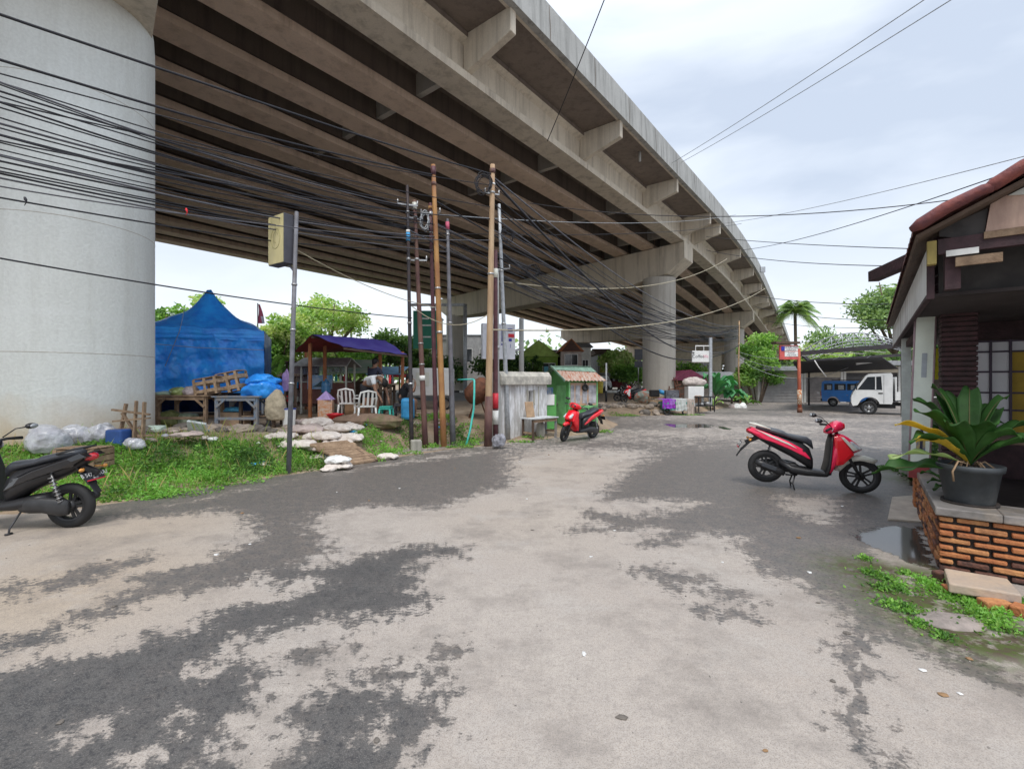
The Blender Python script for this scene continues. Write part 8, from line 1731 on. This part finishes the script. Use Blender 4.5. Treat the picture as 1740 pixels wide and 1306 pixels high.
def van(label, loc, rz, mb):
    t = thing('parked_van', label, 'van', loc, rz); W = .76
    prof = [(-1.6, .35), (-1.32, .35)] + arch(-.98, .33, .34, 176, 4) + [(-.6, .33), (.75, .33)] + arch(1.08, .33, .34, 176, 4) + [(1.45, .35), (1.62, .42), (1.66, .75), (1.60, .98), (1.30, 1.62), (1.15, 1.72), (-1.5, 1.76), (-1.62, 1.66), (-1.66, .9)]
    b = MB(); b.prism(prof, -W, W); b.build('body', mb, t, bevel=.04)
    for (x0, x1) in ((-1.5, -1.02), (-.9, -.28), (-.2, .38)):
        for s in (-1, 1): b = MB(); b.box(((x0 + x1) / 2, s * (W + .004), 1.33), (x1 - x0, .015, .44)); w = b.build('window', mGlass, t, bevel=.004); b = MB(); b.box(((x0 + x1) / 2 + .05, s * (W + .013), 1.30), ((x1 - x0) * .5, .006, .3)); b.build('curtain_reflection', mGalv, w)
    for s in (-1, 1): b = MB(); b.prism([(.46, 1.11), (1.50, 1.11), (1.26, 1.56), (.46, 1.56)], s * (W + .004) - .006, s * (W + .004) + .006); b.build('front_window', mGlass, t)
    b = MB(); b.add([(1.60, -.66, 1.02), (1.60, .66, 1.02), (1.33, .62, 1.58), (1.33, -.62, 1.58)], [(0, 1, 2, 3)]); b.build('windscreen', mGlass, t); b = MB(); b.box((-1.64, 0, .42), (.1, 1.5, .14)); b.box((1.66, 0, .42), (.1, 1.5, .14)); b.build('bumper', mSignS, t); b = MB(); [b.box((x, s * (W + .008), .78), (.10, .012, .03)) for x in (.5, -.2) for s in (-1, 1)]; b.build('handle', mMetal, t)
    for s in (-1, 1): b = MB(); b.box((1.64, s * .55, .7), (.05, .22, .18)); b.build('headlight', mClearL, t); b = MB(); b.box((-1.665, s * .62, .85), (.04, .12, .3)); b.build('tail_light', mTail, t)
    for x in (-.98, 1.08):
        for s in (-1, 1): vwheel(t, x, s * .66, .28, .16)
    b = MB(); b.box((-.1, 0, 1.80), (1.9, 1.0, .05)); b.build('roof_rack', mSignS, t); return t
mVanB = M('bright blue van paint', (.02, .22, .68), .35, coat=.5, v=.1, dirt=(.10, .16, .28), dirt_amt=.3)
c = D(1450, 0, 31.5); van('bright blue minibus parked behind the white truck, facing right', (c.x, 31.8, 0), math.radians(-33), mVanB)
c = D(1014, 0, 56); van('silver car partly hidden behind the far pier', (c.x, 56, .62), 0, M('silver paint', (.50, .52, .53), .3, metal=.4)); c = D(1048, 0, 60); van('dark red car in the distance under the flyover', (c.x, 60, .62), 0, M('dark red paint', (.16, .02, .03), .3))
# ---------------------------------------------------------------- stones and pieces near the pier: puddle frame none
# ---------------------------------------------------------------- people
mSkin = M('skin', (.30, .16, .10), .6, v=.1, sc=8); mHair = M('black hair', (.012, .010, .010), .6); mShirtW = M('white shirt', (.72, .74, .76), .8, v=.08, bump=.2, bsc=20); mShirtN = M('navy shirt', (.018, .02, .04), .85, v=.2); mShortK = M('black shorts', (.02, .02, .025), .85); mEyeW = M('eye dark', (.02, .015, .012), .3)
def skin(name, chains, mat, parent, sub=1, root=0):
    """chains: lists of (point, radius); chains share points by coordinates"""
    idx = {}; vs = []; rad = []; ed = []
    for ch in chains:
        prev = None
        for p, r in ch:
            k = tuple(round(q, 4) for q in p)
            if k not in idx: idx[k] = len(vs); vs.append(k); rad.append(r)
            if prev is not None and prev != idx[k]: ed.append((prev, idx[k]))
            prev = idx[k]
    me = bpy.data.meshes.new(name); me.from_pydata(vs, ed, []); me.materials.append(mat)
    o = bpy.data.objects.new(name, me); COL.objects.link(o); o.parent = parent
    md = o.modifiers.new('skin', 'SKIN'); md.use_smooth_shade = True
    for i, v in enumerate(me.skin_vertices[0].data): v.radius = (rad[i], rad[i]); v.use_root = (i == root)
    sb = o.modifiers.new('sub', 'SUBSURF'); sb.levels = sub; sb.render_levels = sub
    return o
def person(label, loc, rz, J, shirt, short, sleeve=.55, hairback=True):
    """J: joint positions, local coordinates with +y the facing direction"""
    t = thing('person', label, 'person', loc, rz); V = {k: Vector(v) for k, v in J.items()}
    ch = [[(V['pelvis'], .13), (V['waist'], .12), (V['chest'], .145), (V['neck'], .055), (V['head0'], .07), (V['head1'], .085), (V['head2'], .06)]]
    for s in 'LR':
        ch.append([(V['chest'], .145), (V['sh' + s], .065), (V['el' + s], .042), (V['wr' + s], .028), (V['hand' + s], .034)])
        ch.append([(V['pelvis'], .13), (V['hip' + s], .095), (V['kn' + s], .062), (V['an' + s], .04), (V['toe' + s], .035)])
        d = (V['hand' + s] - V['wr' + s]).normalized(); sd = d.cross(Vector((0, 1, .3))).normalized(); n_ = d.cross(sd)
        for i, (o_, l_) in enumerate(((-.028, .06), (-.009, .075), (.010, .07), (.028, .055))):
            r0 = V['hand' + s] + sd * o_ * .8 + d * .02; ch.append([(V['hand' + s], .034), (r0, .010), (r0 + d * l_ * .5 + n_ * .006, .009), (r0 + d * l_ * .85 + n_ * .028, .007)])
        q = V['wr' + s] + d * .03 + sd * .03; ch.append([(V['hand' + s], .034), (q, .012), (q + sd * .03 + d * .03, .009)])
    body = skin('body', ch, mSkin, t, 2)
    sh = [[(V['pelvis'] * .6 + V['waist'] * .4, .150), (V['waist'], .155), (V['chest'], .185), (V['chest'] * .45 + V['neck'] * .55, .085)]]
    for s in 'LR': e = V['sh' + s] * (1 - sleeve) + V['el' + s] * sleeve; sh.append([(V['chest'], .170), (V['sh' + s], .085), (e, .062)])
    skin('shirt', sh, shirt, t, 2)
    so = [[(V['waist'] * .35 + V['pelvis'] * .65, .150), (V['pelvis'], .155)]]
    for s in 'LR': e = V['hip' + s] * .15 + V['kn' + s] * .85; so.append([(V['pelvis'], .155), (V['hip' + s], .115), (e, .088)])
    skin('shorts', so, short, t, 2)
    u = (V['head2'] - V['head0']).normalized(); f = V['face'].normalized(); r = u.cross(f).normalized(); c = (V['head0'] + V['head2']) / 2
    Th = Matrix.Translation(c) @ Matrix((r, f, u)).transposed().to_4x4()
    b = MB(); b.ball((0, -.016, .04), (.095, .108, .098), 14, T=Th); b.ball((0, -.05, .0), (.08, .065, .085), 12, T=Th); b.build('hair', mHair, t)
    b = MB(); b.ball((0, .098, -.01), (.014, .02, .024), 8, T=Th); [b.ball((s * .082, .0, -.005), (.012, .022, .032), 8, T=Th) for s in (-1, 1)]; b.build('nose_and_ears', mSkin, body)
    b = MB(); [b.ball((s * .032, .082, .018), (.012, .008, .007), 8, T=Th) for s in (-1, 1)]; b.ball((0, .086, -.05), (.022, .007, .006), 8, T=Th); b.build('eyes_and_mouth', mEyeW, body)
    b = MB()
    for s in 'LR': d = (V['toe' + s] - V['an' + s]); b.tube([V['an' + s] + Vector((0, -.05, -.045)), V['toe' + s] + Vector((0, .02, -.02))], [(.045, .018), (.05, .014)], 8)
    b.build('sandals', mBlack, t); return t
# bent man in white: torso horizontal, arms reaching down in front
g = DZ(626, 12.9)
person('man in white shirt and dark shorts bending forward over the plastic chairs', g, -2.0, dict(pelvis=(0, -.12, .90), waist=(0, .02, 1.08), chest=(0, .24, 1.20), neck=(0, .44, 1.12), head0=(0, .50, 1.08), head1=(0, .56, 1.02), head2=(0, .60, .95), face=(0, -.5, -.9),
    shL=(-.18, .32, 1.14), elL=(-.20, .46, .80), wrL=(-.16, .56, .58), handL=(-.15, .59, .51), shR=(.18, .32, 1.14), elR=(.22, .44, .80), wrR=(.18, .58, .60), handR=(.17, .61, .53), hipL=(-.09, -.10, .88), knL=(-.12, .0, .48), anL=(-.12, -.12, .07), toeL=(-.13, .05, .04), hipR=(.09, -.10, .88), knR=(.13, .02, .48), anR=(.13, -.08, .07), toeR=(.14, .09, .04)), mShirtW, mShortK, .6)
g = DZ(634, 13.9)
person('person in dark navy clothes standing behind the bent man, leaning on the counter', g, -.5, dict(pelvis=(0, 0, .92), waist=(0, .02, 1.08), chest=(0, .06, 1.34), neck=(0, .08, 1.50), head0=(0, .09, 1.57), head1=(0, .12, 1.64), head2=(0, .12, 1.72), face=(0, 1, -.3),
    shL=(-.18, .06, 1.42), elL=(-.26, .12, 1.14), wrL=(-.20, .32, 1.02), handL=(-.19, .39, 1.0), shR=(.18, .06, 1.42), elR=(.27, .14, 1.14), wrR=(.24, .34, .98), handR=(.24, .41, .95), hipL=(-.09, 0, .88), knL=(-.11, .04, .48), anL=(-.12, 0, .07), toeL=(-.13, .16, .04), hipR=(.09, 0, .88), knR=(.12, .03, .48), anR=(.13, -.02, .07), toeR=(.14, .14, .04)), mShirtN, mShortK, .6)
g = DZ(680, 13.4)
stool('plastic_stool', 'low dark stool under the seated customer by the near-black pole', 680, 13.4, mSignS, .42)
mBlkSh = M('black tee shirt', (.015, .015, .018), .85)
person('person in black shirt seated on a low stool, arms raised to the face', g, -1.45, dict(pelvis=(0, 0, .50), waist=(0, .06, .64), chest=(0, .16, .88), neck=(0, .22, 1.02), head0=(0, .25, 1.08), head1=(0, .29, 1.14), head2=(0, .29, 1.22), face=(0, 1, -.35),
    shL=(-.17, .18, .94), elL=(-.19, .38, .74), wrL=(-.09, .42, .96), handL=(-.06, .42, 1.03), shR=(.17, .18, .94), elR=(.19, .38, .74), wrR=(.09, .44, .94), handR=(.06, .44, 1.01), hipL=(-.09, .04, .50), knL=(-.14, .44, .50), anL=(-.14, .40, .07), toeL=(-.15, .56, .04), hipR=(.09, .04, .50), knR=(.14, .44, .50), anR=(.14, .38, .07), toeR=(.15, .54, .04)), mBlkSh, mShortK, .6)
g = DZ(690, 13.0); b = MB(); b.box(g + Vector((.05, 0, .30)), (.34, .34, .60)); b.build('blue_drum', mBlueSt, None, 'blue plastic drum behind the near-black pole next to the seated person', 'drum', bevel=.08)
